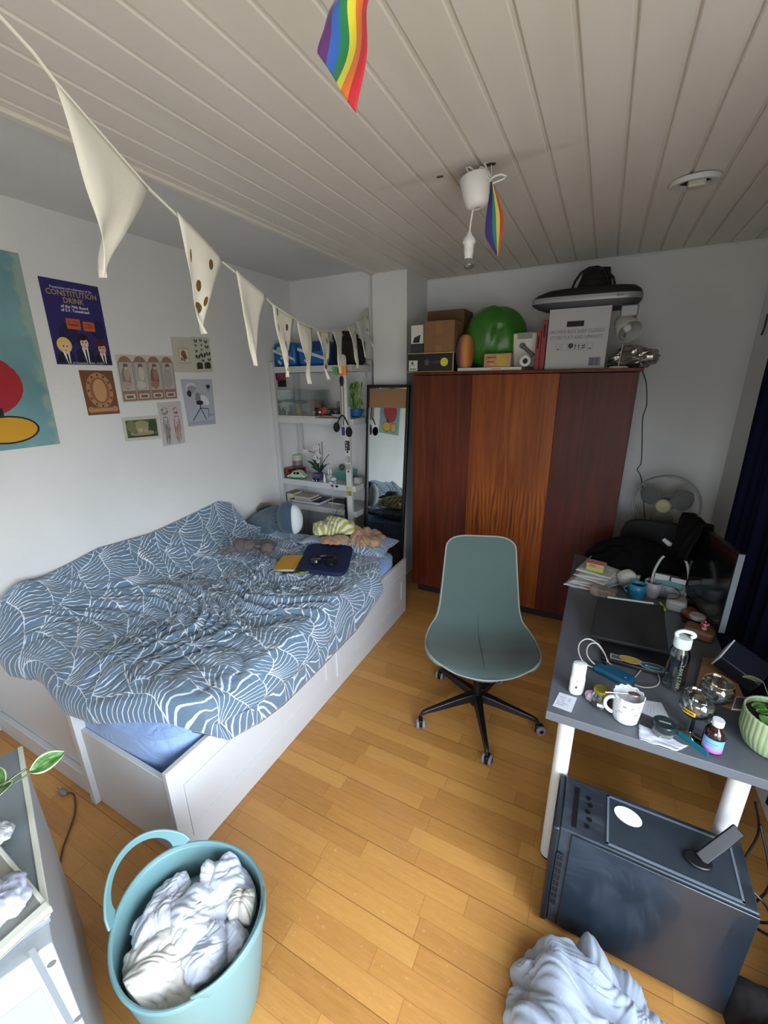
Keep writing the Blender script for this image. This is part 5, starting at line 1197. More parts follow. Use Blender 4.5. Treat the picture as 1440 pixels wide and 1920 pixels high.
t = thing('headphones', 'black headphones hanging on the shelf post below the white wand', 'headphones', (P0.x, P0.y-.0, 1.43))
MB().tube([(-.055+.11*i/16+.0, .0+.034*0-.034, .075*sin(pi*i/16)+.045) for i in range(17)], .006, 8).build('headband', M_blk, t)
for s, dz in ((-1, .02), (1, -.015)):
    MB().ell((s*.062, -.034, dz), (.028, .030, .042), 18, 12).build('ear_cup', mat('black_fabric', '#0e0e0f', .8, bump=.3, bscale=25), t)
# third shelf
zc3 = Z3s+.0005
def car(name, label, loc, rz, body, L=.14, W=.06, bus=False):
    t = thing(name, label, 'toy car', loc, rz)
    if bus: prof = [(-.5, .12), (-.5, .55), (-.47, .9), (-.42, .95), (.42, .95), (.48, .9), (.5, .5), (.5, .12)]
    else: prof = [(-.5, .14), (-.5, .34), (-.42, .45), (-.30, .50), (-.17, .86), (-.08, .95), (.14, .95), (.25, .86), (.36, .55), (.47, .42), (.5, .30), (.5, .14)]
    Hh = L*.44
    pts = [(x*L, z*Hh) for x, z in prof]
    mb = MB().prism(pts, -W/2, W/2, M=RX(90)); mb.build('body_shell', body, t, bevel=.006, bseg=3)
    wn_ = MB()
    for s in (-1, 1):
        y = s*(W/2+.0004)
        if bus: wins = [(-.40, -.22), (-.18, 0), (.04, .22), (.26, .42)]; z0_, z1_ = .58, .85
        else: wins = [(-.12, .0), (.03, .2)]; z0_, z1_ = .55, .84
        for a, b in wins: wn_.box((a*L, y-.0003, z0_*Hh), (b*L, y+.0003, z1_*Hh))
    if not bus: wn_._add([(-.285*L, -W*.36, .53*Hh), (-.285*L, W*.36, .53*Hh), (-.175*L, W*.36, .83*Hh), (-.175*L, -W*.36, .83*Hh)], [(0, 1, 2, 3)])
    wn_.v = [(x-(.003 if i >= 999 else 0), y, z) for i, (x, y, z) in enumerate(wn_.v)]
    wn_.build('window', M_('#1b1e22', .2), t, smooth=False)
    for x in (-.30, .30):
        for s in (-1, 1):
            MB().cyl((x*L, s*(W/2-.012), .011), (x*L, s*(W/2+.001), .011), .0115, n=18).cyl((x*L, s*(W/2-.002), .011), (x*L, s*(W/2+.002), .011), .005, n=12, m=1).build('wheel', [M_blk, M_('#b7b9ba', .3)], t)
    MB().box((-.51*L, -W*.42, .16*Hh), (-.50*L, W*.42, .24*Hh)).box((.50*L, -W*.42, .16*Hh), (.51*L, W*.42, .24*Hh)).build('bumper', mat('chrome', '#b9babc', .2, .9), t)
    return t
car('toy_bus', 'red toy bus at the left of the third shelf', (-2.662, 3.245, zc3), 58, M_('#7c1c22', .3), .21, .085, True)
car('toy_car', 'mint green toy car in front of the red toy bus', (sx(557, 888, 3.16), 3.165, zc3), 12, M_('#8fb596', .3), .19, .075)
small('biscuit_tin', 'cylindrical tin with pale green lid and dark street picture', 'tin', [('tin_body', MB().lathe([(.052, 0), (.052, .165)], n=36, cap0=True, cap1=True), mat('tin_print', '#6d676b', .35, var=.5, vscale=22)), ('lid', MB().lathe([(.054, .165), (.054, .185), (.05, .19), (0, .19)], n=36), M_('#9fb09c', .35)), ('cream_band', MB().lathe([(.0526, .135), (.0526, .163)], n=36), M_('#b5aaa0', .4))], (sx(557, 860, 3.36), 3.36, zc3))
# orchid
ox, oy = sx(600, 880, 3.26), 3.26
t = thing('orchid', 'white artificial orchid with dark twigs in a small pot on the third shelf', 'plant', (ox, oy, zc3))
MB().lathe([(.028, 0), (.036, .05), (.038, .052), (.034, .052)], n=24, cap0=True).build('pot', M_('#8a7f86'), t)
MB().lathe([(0, .047), (.034, .047)], n=16).build('soil', M_('#2c241c'), t)
for k, (dx, dz, w2) in enumerate(((-.14, .11, .02), (.13, .10, .016), (-.07, .13, .02), (.06, .09, .018), (-.10, .06, .02))):
    MB().surf(lambda u, v: ((dx*v)+(u-.5)*2*w2*sin(pi*v)**.7*.3, (u-.5)*2*w2*sin(pi*min(1, v*.97+.01))**.7-.02*v, .05+dz*sin(v*pi*.55)), 6, 12).build('leaf', M_('#1f3a2b', .4), t, solid=.001)
for k, (a, b) in enumerate((((.0, .05), (.02, .34)), ((.01, .05), (.055, .36)), ((.0, .1), (.13, .245)), ((.01, .1), (.075, .19)), ((0, .05), (-.05, .30)), ((0, .2), (-.16, .26)))):
    MB().tube(smoothp([(a[0], 0, a[1]), ((a[0]+b[0])/2+.01, -.01, (a[1]+b[1])/2+.02), (b[0], -.02, b[1])]), .003, 6).build('stem', M_('#191a17'), t)
for k, (dx, dz) in enumerate(((-.16, .255), (-.125, .258), (-.02, .30), (.012, .31), (-.01, .24), (.02, .225), (-.03, .20), (.0, .17), (-.045, .285))):
    fb = MB()
    for q in range(5):
        a = 2*pi*q/5+k; fb.ell((.010*cos(a), 0, .010*sin(a)), (.011, .004, .011), 10, 6)
    fb.ell((0, -.004, 0), .004, 8, 6, m=1); fb.build('flower', [M_('#cbc7c6'), M_('#7a3340')], t, loc=(dx, -.03, dz))
small('tea_light', 'dark purple glass tea light holder with white dots', 'candle', [('glass', MB().lathe([(.026, 0), (.032, .012), (.03, .03), (.027, .03), (.026, .012), (0, .010)], n=26, cap0=True), M_('#1f1836', .15)), ('white_dots', MB().ell((-.026, -.020, .012), .006, 8, 6).ell((.0, -.033, .010), .006, 8, 6).ell((.022, -.024, .012), .006, 8, 6), M_('#cfcdd6')), ('candle', MB().lathe([(.02, .01), (.02, .026), (0, .026)], n=20), M_('#8f6a72'))], (sx(592, 897, 3.13), 3.135, zc3))
small('purple_box', 'purple patterned box behind the dark tea light', 'box', [('box', MB().box((-.04, -.03, 0), (.04, .03, .065)), mat('purple_print', '#4c466e', .5, var=.4, vscale=40))], (sx(596, 885, 3.19), 3.185, zc3))
small('white_tube', 'white pointed cream tube standing on its cap', 'tube', [('tube', MB().lathe([(.013, .008), (.013, .02), (.009, .05), (.002, .085)], n=20, cap1=True), M_('#c8cbce')), ('cap', MB().lathe([(.011, 0), (.011, .010), (0, .010)], n=18, cap0=True), M_('#c8cbce'))], (sx(608, 900, 3.12), 3.125, zc3))
small('ear_cup_pot', 'small white pot holding two upright rounded white sticks', 'pot', [('pot', MB().lathe([(.022, 0), (.03, .03), (.028, .055), (.024, .055), (.024, .02), (0, .02)], n=24, cap0=True), M_('#b4b3b6')), ('stick', MB().ell((-.012, 0, .085), (.008, .006, .034), 12, 10), M_('#c6c6c8')), ('stick', MB().ell((.014, 0, .085), (.008, .006, .034), 12, 10), M_('#c6c6c8'))], (sx(618, 885, 3.20), 3.20, zc3))
small('handheld_fan', 'white and mint handheld gadget lying at the shelf edge', 'gadget', [('head', MB().ell((.01, 0, .035), (.035, .022, .020), 18, 12, M=RY(-18)), M_('#aebfc0')), ('foot', MB().box((-.035, -.02, 0), (.015, .02, .018)), M_('#b9bec0')), ('blue_trim', MB().cyl((-.01, -.022, .022), (.02, -.022, .012), .006, n=8), M_('#3c6c9a'))], (sx(625, 897, 3.13), 3.13, zc3))
small('teal_box', 'teal plastic box at the back right of the third shelf', 'box', [('box', MB().box((-.09, -.05, 0), (.09, .05, .085)), M_('#4f8078', .35)), ('lid', MB().box((-.093, -.053, .075), (.093, .053, .092)), M_('#5c8f86', .35))], (sx(648, 878, 3.32), 3.33, zc3))
small('brown_globe', 'small brown ball resting on the teal box', 'ornament', [('ball', MB().ell((0, 0, .025), (.032, .03, .025), 18, 12), mat('brown_marble', '#64584f', .3, var=.4, vscale=30))], (sx(641, 868, 3.33), 3.33, zc3+.0925))
small('adapter', 'white plug adapter at the right end of the third shelf', 'adapter', [('adapter', MB().box((-.03, -.025, 0), (.03, .025, .05)), M_('#a3a3a0'))], (-1.93, 3.24, zc3))
# books on the bottom shelf
zc4 = Z4s+.0005
def book(label, px0, px1, z, th, cov, y=3.13, d=.16, pages='#bdb9b0', spine='front', group='books on the lowest shelf', rz=0):
    x0, x1 = sx(px0, 925), sx(px1, 925); x0 = max(x0, XL+.055)
    t = thing('book', label, 'book', ((x0+x1)/2, y+d/2, z), rz, group)
    w_ = x1-x0
    MB().box((-w_/2+.003, -d/2+.002, .0015), (w_/2-.003, d/2-.002, th-.0015)).build('pages', M_(pages, .9), t, smooth=False)
    MB().box((-w_/2, -d/2, 0), (w_/2, d/2, .0018)).box((-w_/2, -d/2, th-.0018), (w_/2, d/2, th)).box((-w_/2, d/2-.002, 0), (w_/2, d/2, th)).build('cover', M_(cov, .5), t, smooth=False)
    return z+th
z = book('book with a white cover and red stripe at the bottom of the left pile', 519, 546, zc4, .022, '#9c4a3a')
z = book('thin pink white book second in the left pile', 518, 545, z, .016, '#b99a92')
z = book('thick white block book with yellow cover on the left pile', 520, 551, z, .045, '#a39a3a', d=.15)
z = book('large white book at the bottom of the middle pile', 548, 600, zc4, .028, '#2b2d33', pages='#b7bbc9', d=.22)
z = book('cream book with dark cover on the large white book', 553, 586, z, .020, '#2f3432', pages='#b5b1a0', d=.17)
z = book('pale book topmost of the middle pile', 551, 583, z, .018, '#c1bdb0', d=.15)
z = book('black covered book under the shelf at the back right', 606, 640, zc4, .022, '#17181b', pages='#a9a699', y=3.22, d=.15)
# socket block on the post with plugs
t = thing('power_strip', 'black power strip hanging behind the right shelf post with grey plug leads', 'power strip', (PXR-.012, SY0-.005, .60))
MB().box((-.016, -.012, 0), (.012, .012, .21)).build('strip', M_blk, t, bevel=.004)
def lead(a, b, c, col): MB().tube(smoothp([V(p)-V(t.location) for p in (a, b, c)]), .0032, 6).build('lead', M_(col), t)
lead((PXR-.02, 3.08, .74), (PXR-.09, 3.06, .70), (PXR-.12, 3.03, .56), '#54565a'); lead((PXR-.02, 3.08, .69), (PXR-.07, 3.06, .66), (PXR-.08, 3.03, .55), '#8f9296'); lead((PXR-.01, 3.07, .66), (PXR+.0, 3.05, .60), (PXR+.06, 3.03, .52), '#17181a')
one(MB().tube(smoothp([(-2.10, 3.085, Z3s+.01), (-2.105, 3.082, .86), (-2.115, 3.07, .7), (-2.11, 3.06, .55)]), .002, 6), 'charging_cable', M_('#8fb0a4'), 'thin pale green charging cable hanging off the third shelf edge', 'cable')
# ================= things on the bed =================
def heap(name, label, cat, m, cx, cy, rx, ry, hfun, zfun, n=84, scale=1.3, seed=1, iters=0, rot=0, thick=.003, cap=.06, group=None, uvs=1., lowamp=.02, fs=1., lobes=.22, tub=None, dirn=.5):
    """loose cloth heaped up: a dome with an uneven outline, pushed into creases along its normals"""
    g = np.linspace(-1, 1, n); X, Y = np.meshgrid(g, g)
    A = X*np.sqrt(1-Y*Y/2); B_ = Y*np.sqrt(1-X*X/2); rr = np.sqrt(A*A+B_*B_)
    c, s = cos(radians(rot)), sin(radians(rot)); hf = hfun(A, B_, rr)
    P = np.zeros((n, n, 3)); amp = lowamp
    R_ = (rx+ry)/2
    for j in range(n):
        for i in range(n):
            a, b = A[j, i], B_[j, i]
            th = atan2(b, a); k = 1+lobes*noise.noise(V((cos(th)*1.5+seed, sin(th)*1.5, seed*.7)))+lobes*.5*noise.noise(V((cos(th)*4+seed, sin(th)*4, seed)))
            x0 = a*rx*k; y0 = b*ry*k
            wx = cx+x0*c-y0*s; wy = cy+x0*s+y0*c
            bz = zfun(wx, wy); lx = x0; ly = y0
            r = rr[j, i]; edge = min(1, (1-r)*5+.25)
            d = amp*(1.25*folds(lx, ly, seed, 7/fs, .26, dirn, .25)+.62*folds(lx+.3, ly, seed+2, 13/fs, .30, dirn+.7, .3)+.26*folds(lx, ly+.5, seed+4, 25/fs, .45, dirn-.4, .3))
            low = noise.noise(V((lx*5/fs+seed, ly*5/fs, 2.)))*amp*1.6
            gx, gy = (a/max(r, 1e-3), b/max(r, 1e-3)) if r > .01 else (0, 0)
            side = min(1., r*r*1.1)
            dd = (d+low)*edge
            ux = gx*c-gy*s; uy = gx*s+gy*c
            P[j, i] = (wx+ux*dd*side*.9, wy+uy*dd*side*.9, max(bz+.002+thick, bz+hf[j, i]+dd*(1-.6*side)+thick))
    if tub:
        dx = P[..., 0]-tub[0]; dy = P[..., 1]-tub[1]; r2 = np.sqrt(dx*dx+dy*dy)+1e-6; f = np.minimum(1, tub[2]/r2); P[..., 0] = tub[0]+dx*f; P[..., 1] = tub[1]+dy*f
    mb = grid_mb(P); mb.uv = [(i/(n-1)*uvs, j/(n-1)*uvs) for j in range(n) for i in range(n)]
    return one(mb, name, m, label, cat, group, uv=True, angle=180, solid=thick, soff=-1, sub=1)
def ztop(x, y):
    """height of the bed cover (from the relaxed duvet) or the mattress"""
    d = (Q_duv[..., 0]-x)**2+(Q_duv[..., 1]-y)**2; i = np.unravel_index(np.argmin(d), d.shape)
    return max(.556, Q_duv[i][2]+.004) if d[i] < .0006 else .556
Q_duv = Q.copy()
# pillows
def pillow(name, label, m, cx, cy, cz, L, W, Hh, rz, tilt=0, seed=1, cat='pillow', group=None):
    def f(u, v):
        x = 2*u-1; y = 2*v-1
        return x, y
    mb = MB(); n = 30
    Mx = T(cx, cy, cz) @ RZ(rz) @ RX(tilt)
    for sgn in (1, -1):
        def g(u, v, sgn=sgn):
            x = 2*u-1; y = 2*v-1
            e = max(0, (1-x**4))**.5*max(0, (1-y**4))**.5
            pin_ = 1-.10*(x*x*(1-y*y)*0+y*y*x*x)
            w1 = noise.fractal(V((x*2+seed, y*2, sgn)), 1., 2., 3)
            return (x*L/2*(1-.06*(1-abs(y))**1*0-.07*(1-y*y)*0+.0)*(.93+.07*abs(y)), y*W/2*(.92+.08*abs(x)), sgn*(Hh/2*e*(1+.25*w1)))
        mb.surf(g, n, n, M=Mx)
    mb.f = [f_ if i < n*n else tuple(reversed(f_)) for i, f_ in enumerate(mb.f)]
    return one(mb, name, m, label, cat, group, angle=180, uv=True)
M_dkp = mat('slate_blue_cotton', '#475b6e', .85, bump=.4, bscale=14, sheen=.2)
pillow('pillow', 'fan print pillow lying at the mirror end of the bed', M_duvet, -1.66, 2.62, .605, .74, .34, .10, 4, 0, 4)
pillow('pillow', 'slate blue pillow propped at the wall side of the bed head', M_dkp, -2.46, 2.62, .66, .44, .40, .15, -20, 18, 7)
# plush toy: slate back with white belly
pc_ = on_z(548, 985, .70)
t = thing('plush_toy', 'slate blue plush toy with a white belly standing against the pillows', 'plush toy', (pc_.x-.03, 2.52, .65))
Mp = RZ(14)
def shark(u, v):
    a = 2*pi*u; th = pi*v; r = sin(th)**.75; return Mp @ V((.090*r*cos(a)*(1.1-.25*(th/pi)), .075*r*sin(a), .135*(1-cos(th))-.02))
M_sl = mat('slate_plush', '#36485a', .95, bump=.3, bscale=120, sheen=.3); M_wh = mat('white_plush', '#c9d0d4', .95, bump=.2, bscale=120, sheen=.3)
MB().surf(shark, 32, 24, cu=True).build('body', M_sl, t, angle=180)
MB().surf(lambda u, v: Mp @ V((.052+.044*sin(pi*v)*(1+.2*cos(2*pi*u))*cos(2*pi*u)+.020*sin(pi*v), .064*sin(pi*v)**.8*sin(2*pi*u), .124*(1-cos(pi*v))-.02)), 24, 20, cu=True).build('belly', M_wh, t, angle=180)
MB().ell((-.10, 0, .03), (.06, .04, .035), 16, 10, M=Mp).build('fin', M_sl, t, angle=180)
# dark green cushion at the wall
gp = on_y(487, 966, 2.86)
one(crumple_ball((-2.66, 2.78, .70), (.09, .07, .055), 12, .10), 'green_cushion', mat('olive_velvet', '#2e3420', .95, sheen=.4), 'small dark olive cushion in the corner of the bed head', 'cushion', angle=180)
one(crumple_ball((-2.44, 2.76, .60), (.20, .12, .09), 15, .12, flat=.557), 'dark_blanket', M_dkp, 'rumpled slate blue cloth behind the plush toy', 'blanket', angle=180)
# grey plush rabbits
M_gp = mat('grey_plush', '#5a5354', .97, bump=.8, bscale=70, sheen=.05, var=.2, vscale=30)
for k, (px, py, rz, lb) in enumerate(((455, 1027, 10, 'grey plush toy with drooping arms, the left one on the duvet'), (500, 1022, -35, 'grey plush toy lying right of its twin on the duvet'))):
    p = on_z(px, py, .70); zg = ztop(p.x, p.y)+.028
    t = thing('plush_rabbit', lb, 'plush toy', (p.x, p.y, zg), rz)
    MB().ell((0, 0, .050), (.070, .06, .055), 24, 16).build('body', M_gp, t, angle=180)
    MB().ell((.065, -.01, .062), (.046, .046, .043), 20, 14).build('head', M_gp, t, angle=180)
    for q, (x, y, z, a) in enumerate(((-.05, -.05, .02, 40), (-.045, .045, .02, -40))): MB().ell((0, 0, 0), (.070, .022, .020), 16, 10, M=T(x*1.2, y*1.2, z+.01) @ RZ(a) @ RY(-15)).build('arm', M_gp, t, angle=180)
    for q, (y, a) in enumerate(((-.03, -35), (.02, 25))): MB().ell((0, 0, 0), (.042, .014, .010), 16, 10, M=T(.11, y, .05) @ RZ(a) @ RY(12)).build('ear', M_gp, t, angle=180)
# yellow notebook
M_yel = mat('mustard_cover', '#b8892c', .55)
p = on_z(540, 1046, .655); zg = max(ztop(p.x+dx, p.y+dy) for dx in (-.08, 0, .08) for dy in (-.07, 0, .07))
t = thing('notebook', 'closed mustard yellow notebook lying on the duvet', 'notebook', (p.x, p.y, zg-.008), 22); t.rotation_euler = (radians(6), radians(-4), radians(18))
MB().box((-.072, -.098, .003), (.075, .098, .015)).build('pages', M_('#c3c5c6', .9), t, smooth=False)
MB().box((-.076, -.10, 0), (.076, .10, .003)).box((-.076, -.10, .015), (.076, .10, .018)).box((.074, -.10, 0), (.077, .10, .018)).build('cover', M_yel, t, smooth=False, bevel=.001)
MB().box((.062, -.1005, .0182), (.066, .1005, .0188)).build('elastic', M_('#8a6420'), t, smooth=False)
p2 = on_z(558, 1022, zg+.03)
one(MB().tube([(p2.x-.004, p2.y+.03, zg+.02), (p2.x, p2.y, zg+.045), (p2.x-.002, p2.y-.0, zg+.05)], .004, 8), 'pen', M_blk, 'black pen sticking out above the yellow notebook', 'pen')
# navy cushion tray
pp4 = [(556, 1068), (648, 1079), (664, 1022), (577, 1020)]
c4 = [on_z(a, b, .70) for a, b in pp4]; cc = sum(c4, V((0, 0, 0)))/4
zg = max(ztop(cc.x+dx, cc.y+dy) for dx in (-.15, 0, .15) for dy in (-.10, 0, .10))
c4 = [on_z(a, b, zg+.02) for a, b in pp4]; cc = sum(c4, V((0, 0, 0)))/4; cc.z = zg
t = thing('laptop_cushion', 'flat navy blue cushion pad lying on the duvet', 'cushion', tuple(cc))
def quadp(u, v): return (c4[0]*(1-u)+c4[1]*u)*(1-v)+(c4[3]*(1-u)+c4[2]*u)*v-cc
ol = []
for i in range(48):
    a = 2*pi*i/48; x = .5+.5*abs(cos(a))**.35*(1 if cos(a) > 0 else -1); y = .5+.5*abs(sin(a))**.35*(1 if sin(a) > 0 else -1); q_ = quadp(x, y); ol.append((q_.x, q_.y))
M_nav = mat('navy_cloth', '#0c1a45', .8, bump=.15, bscale=200)
MB().prism(ol, .0, .028).build('pad', M_nav, t, bevel=.009, bseg=3)
MB().tube([(x*1.0, y*1.0, .016) for x, y in ol], .004, 6, closed=True).build('piping', M_('#0b1430'), t)
hpz = zg+.028; hc_ = on_z(608, 1052, hpz+.01)
t = thing('black_headphones', 'folded black over ear headphones on the navy cushion', 'headphones', (hc_.x, hc_.y, hpz), 15)
MB().tube([(.075*cos(a), .065*sin(a)+.01, .018) for a in [pi*.05+pi*.9*i/20 for i in range(21)]], .009, 10).build('headband', M_blk, t)
for s in (-1, 1): 
    MB().lathe([(0, 0), (.036, .002), (.040, .012), (.036, .028), (0, .03)], n=26, M=T(s*.055, -.02, .0) @ RX(8*s)).build('ear_cup', mat('black_gloss', '#141416', .2), t)
# green yellow key ring
p = on_z(566, 1060, .69)
t = thing('key_ring', 'yellow green leaf shaped key ring by the notebook corner', 'key ring', (p.x+.0, p.y, zg+.03))
for k, (dx, dy, rz) in enumerate(((0, 0, 20), (.02, .012, 70), (-.008, -.024, -50))):
    MB().ell((0, 0, 0), (.022, .011, .004), 14, 8, M=T(dx, dy, .002) @ RZ(rz)).build('leaf_charm', M_('#8b9a2e', .4), t)
MB().tube([(.035+.014*cos(a), .0+.014*sin(a), .004) for a in [2*pi*i/20 for i in range(20)]], .0018, 6, closed=True).build('ring', mat('chrome', '#b9babc', .2, .9), t)
# striped yellow cloth and tan cloth
def stripemat():
    N = NT('yellow_striped_towelling', .9); uv = N.tc.outputs['UV']; s = N.sep(uv)
    st = N.step(N.math('SINE', N.math('MULTIPLY', s[0], 2*pi*9)), -.15, .25)
    N.bump(N.noise(N.tc.outputs['Object'], 250, 2)[0], .3, .004); N._in(N.b.inputs['Sheen Weight'], .2)
    return N.col(N.mix(st, '#c9c8b4', '#9c9c4a'))
p = on_z(625, 995, .66)
heap('striped_shirt', 'crumpled yellow and white striped shirt at the bed head', 'clothing', stripemat(), p.x+.03, p.y-.03, .19, .13, lambda A, B_, r: .10*np.sqrt(np.clip(1-(r*.98)**2, 0, 1)), lambda x, y: .655, n=64, scale=1.35, seed=5, rot=12, lowamp=.034, lobes=.35)
M_tan = mat('tan_jersey', '#9c7b5f', .9, bump=.2, bscale=160, sheen=.2)
p = on_z(690, 1010, .62)
heap('tan_jumper', 'crumpled tan jumper hanging towards the bed edge by the mirror', 'clothing', M_tan, p.x+.0, p.y-.06, .12, .20, lambda A, B_, r: .07*np.sqrt(np.clip(1-(r*.98)**2, 0, 1)), lambda x, y: .625, n=56, scale=1.35, seed=9, rot=20, lowamp=.032, lobes=.55, fs=.9)
p = on_z(625, 1022, .62)
heap('tan_shirt', 'tan cloth end peeping out under the yellow striped top', 'clothing', M_tan, p.x+.01, p.y-.03, .11, .07, lambda A, B_, r: .04*np.sqrt(np.clip(1-(r*.98)**2, 0, 1)), lambda x, y: .655, n=36, scale=1.2, seed=3, rot=12, lowamp=.02, lobes=.4)
# ================= things on the desk =================
D = DZ+.0005
def dz_(px, py, z=D): return on_z(px, py, z)
M_gls = thin_glass('clear_glass', '#dde4e4', .10); M_pwh = mat('paper_white', '#c3c6cf', .8); M_capw = mat('white_cap', '#cfd6da', .4)
# deodorant
p = dz_(1079, 1304); t = thing('deodorant_stick', 'white oval deodorant bottle standing nearest the desk corner', 'bottle', (p.x, p.y+.018, D), 20)
MB().lathe([(.022, 0), (.026, .01), (.026, .062), (.024, .075), (.0245, .078)], n=30, cap0=True, cap1=True, sy=.66).build('bottle', M_capw, t)
MB().lathe([(.0245, .078), (.0245, .12), (.022, .128), (0, .131)], n=30, sy=.66).build('cap', mat('milky_cap', '#bcc9c6', .4), t)
MB().prism(ev(0, 0, .004, .006, 12), 0, .0006, M=T(-.008, -.0168, .035) @ RX(90)).build('logo', M_('#3a3d46'), t)
text_part('lettering', '+', .012, T(-.008, -.0172, .06) @ RX(90), M_('#3a3d46'), t)
# little printed note
def flatq(name, label, cat, pts, m, z=D, th=.0008, elems=(), group=None, texts=()):
    c = [on_z(a, b, z) for a, b in pts]     # bl, br, tr, tl
    return sheet(name, label, cat, c, m, elems, group, th, texts)
rnd = random.Random(8)
el = [('#7c8090', rv_(u, v, u+rnd.uniform(.04, .12), v+.035)) for u in [.12+.1*i for i in range(7)] for v in [.2+.13*j for j in range(5)] if rnd.random() < .5]
flatq('paper_note', 'small white printed note at the near left desk corner', 'paper', [(1036, 1323), (1071, 1336), (1082, 1309), (1049, 1298)], M_pwh, elems=el)
# jar
p = dz_(1121, 1333); t = thing('glass_jar', 'small glass jar with a gold lid left of the mug', 'jar', (p.x+.004, p.y+.028, D), 0)
MB().lathe([(.022, .001), (.0275, .006), (.028, .045), (.022, .058), (.022, .064)], n=32, cap0=True).build('jar_glass', M_gls, t, solid=.0018)
MB().lathe([(.0, .003), (.023, .003), (.024, .032), (0, .036)], n=24).build('contents', mat('pinkish_powder', '#5c5054', .9, var=.3, vscale=80), t)
MB().lathe([(.0245, .058), (.0255, .060), (.0255, .070), (.023, .0725), (0, .072)], n=32).build('gold_lid', mat('gold_lid', '#8f8a2e', .3, .6), t)
MB().surf(lambda u, v: (.0288*sin(-.35+.9*u), -.0288*cos(-.35+.9*u), .018+.012*v), 8, 2).build('label', M_('#b9bcc4'), t)
# tissue behind the jar
one(crumple_ball((p.x-.022, p.y+.045, D+.018), (.022, .016, .020), 21, .3, flat=D), 'tissue', mat('tissue_pink', '#a79aa4', .9), 'scrap of pinkish tissue behind the gold lidded jar', 'tissue', angle=180)
# mug with newspaper print
p = dz_(1172, 1364); mx, my = p.x, p.y+.045; t = thing('mug', 'large white mug with newspaper print, wavy rim and side handle', 'mug', (mx, my, D), 0)
def mugp(u, v, off=0):
    a = 2*pi*u; sc = 1+.035*cos(12*a)*max(0, (v-.8)/.2)
    r = (.037+.009*v**.7)*(1 if v > .04 else .9)*sc-off; return (r*cos(a), r*sin(a), .100*v+.0015*cos(12*a)*max(0, (v-.9)*10))
M_cer = mat('white_ceramic', '#c8cccf', .25)
MB().surf(lambda u, v: mugp(u, v), 72, 20, cu=True).lathe([(0, .002), (.033, .002)], n=36).build('mug_body', M_cer, t, solid=.003, soff=-1, angle=70)
MB().lathe([(0, .074), (.041, .074)], n=48).build('foam', mat('milk_foam', '#b5b9ba', .5, bump=.6, bscale=120, var=.12, vscale=60), t)
hd = []
for i in range(17): a = pi*(-.5)+pi*i/16; hd.append((-.040-.026*cos(a), -.012, .052+.030*sin(a)))
MB().tube(hd, [.0055+.001*abs(i-8)/8 for i in range(17)], 10).build('handle', M_cer, t)
pm = MB(); rnd = random.Random(2)
for k in range(26):
    a0 = rnd.uniform(-2.6, .5); z0 = rnd.uniform(.010, .080); da = rnd.uniform(.15, .35); dz = rnd.uniform(.004, .010)
    pm.surf(lambda u, v: (lambda r: (r*cos(a0+da*u), r*sin(a0+da*u), z0+dz*v))(.037+.009*(z0/.1)**.7+.0005), 3, 1, m=k % 2)
pm.build('newspaper_print', [M_('#7d8488'), M_('#9ba2a5')], t)
t2 = thing('teaspoon', 'metal teaspoon resting across the mug', 'spoon', (mx, my, D+.1005), 8)
MB().ell((.012, -.004, .004), (.019, .012, .004), 18, 10).tube([(-.005, -.006, .004), (-.04, -.012, .003), (-.075, -.018, .001)], [.002, .0016, .0035], 8).build('spoon', mat('spoon_metal', '#a58f90', .18, .9), t2)
# power bank and cables
p = on_z(1151, 1260, D+.02); t = thing('power_bank', 'rounded teal blue power bank with a dark oval on top', 'power bank', (p.x, p.y, D), -24)
MB().box((-.068, -.034, 0), (.068, .034, .026)).build('shell', mat('teal_plastic', '#134a66', .4), t, bevel=.0115, bseg=4)
MB().prism(ev(-.045, .014, .012, .008, 20), .0258, .0266).build('display', mat('black_gloss', '#141416', .15), t)
text_part('lettering', 'A', .014, T(.045, -.008, .0264), M_('#7fa0b0'), t)
def dcab(name, label, pts, r, m, **k): return one(MB().tube(smoothp([on_z(a, b, D+z) for a, b, z in pts]), r, 8), name, m, label, 'cable')
dcab('white_cable', 'looped white charging cable at the far end of the power bank', [(1122, 1251, .012), (1108, 1250, .008), (1093, 1240, .02), (1085, 1222, .03), (1087, 1206, .035), (1100, 1198, .035), (1115, 1203, .03), (1130, 1220, .02), (1140, 1240, .016), (1147, 1248, .016)], .0026, M_wc)
dcab('white_cable', 'inner loop of white cable plugged into the power bank', [(1128, 1252, .014), (1112, 1243, .02), (1101, 1228, .03), (1102, 1213, .034), (1110, 1206, .034), (1122, 1208, .028), (1134, 1226, .02), (1139, 1241, .016)], .0024, M_wc)
dcab('white_cable', 'white cable looping from behind the mug to the right', [(1180, 1281, .004), (1192, 1268, .004), (1204, 1255, .006), (1218, 1252, .006), (1232, 1262, .006), (1237, 1275, .005), (1230, 1286, .004), (1210, 1289, .004), (1190, 1284, .004)], .0022, mat('grey_cable', '#a5a49c', .5))
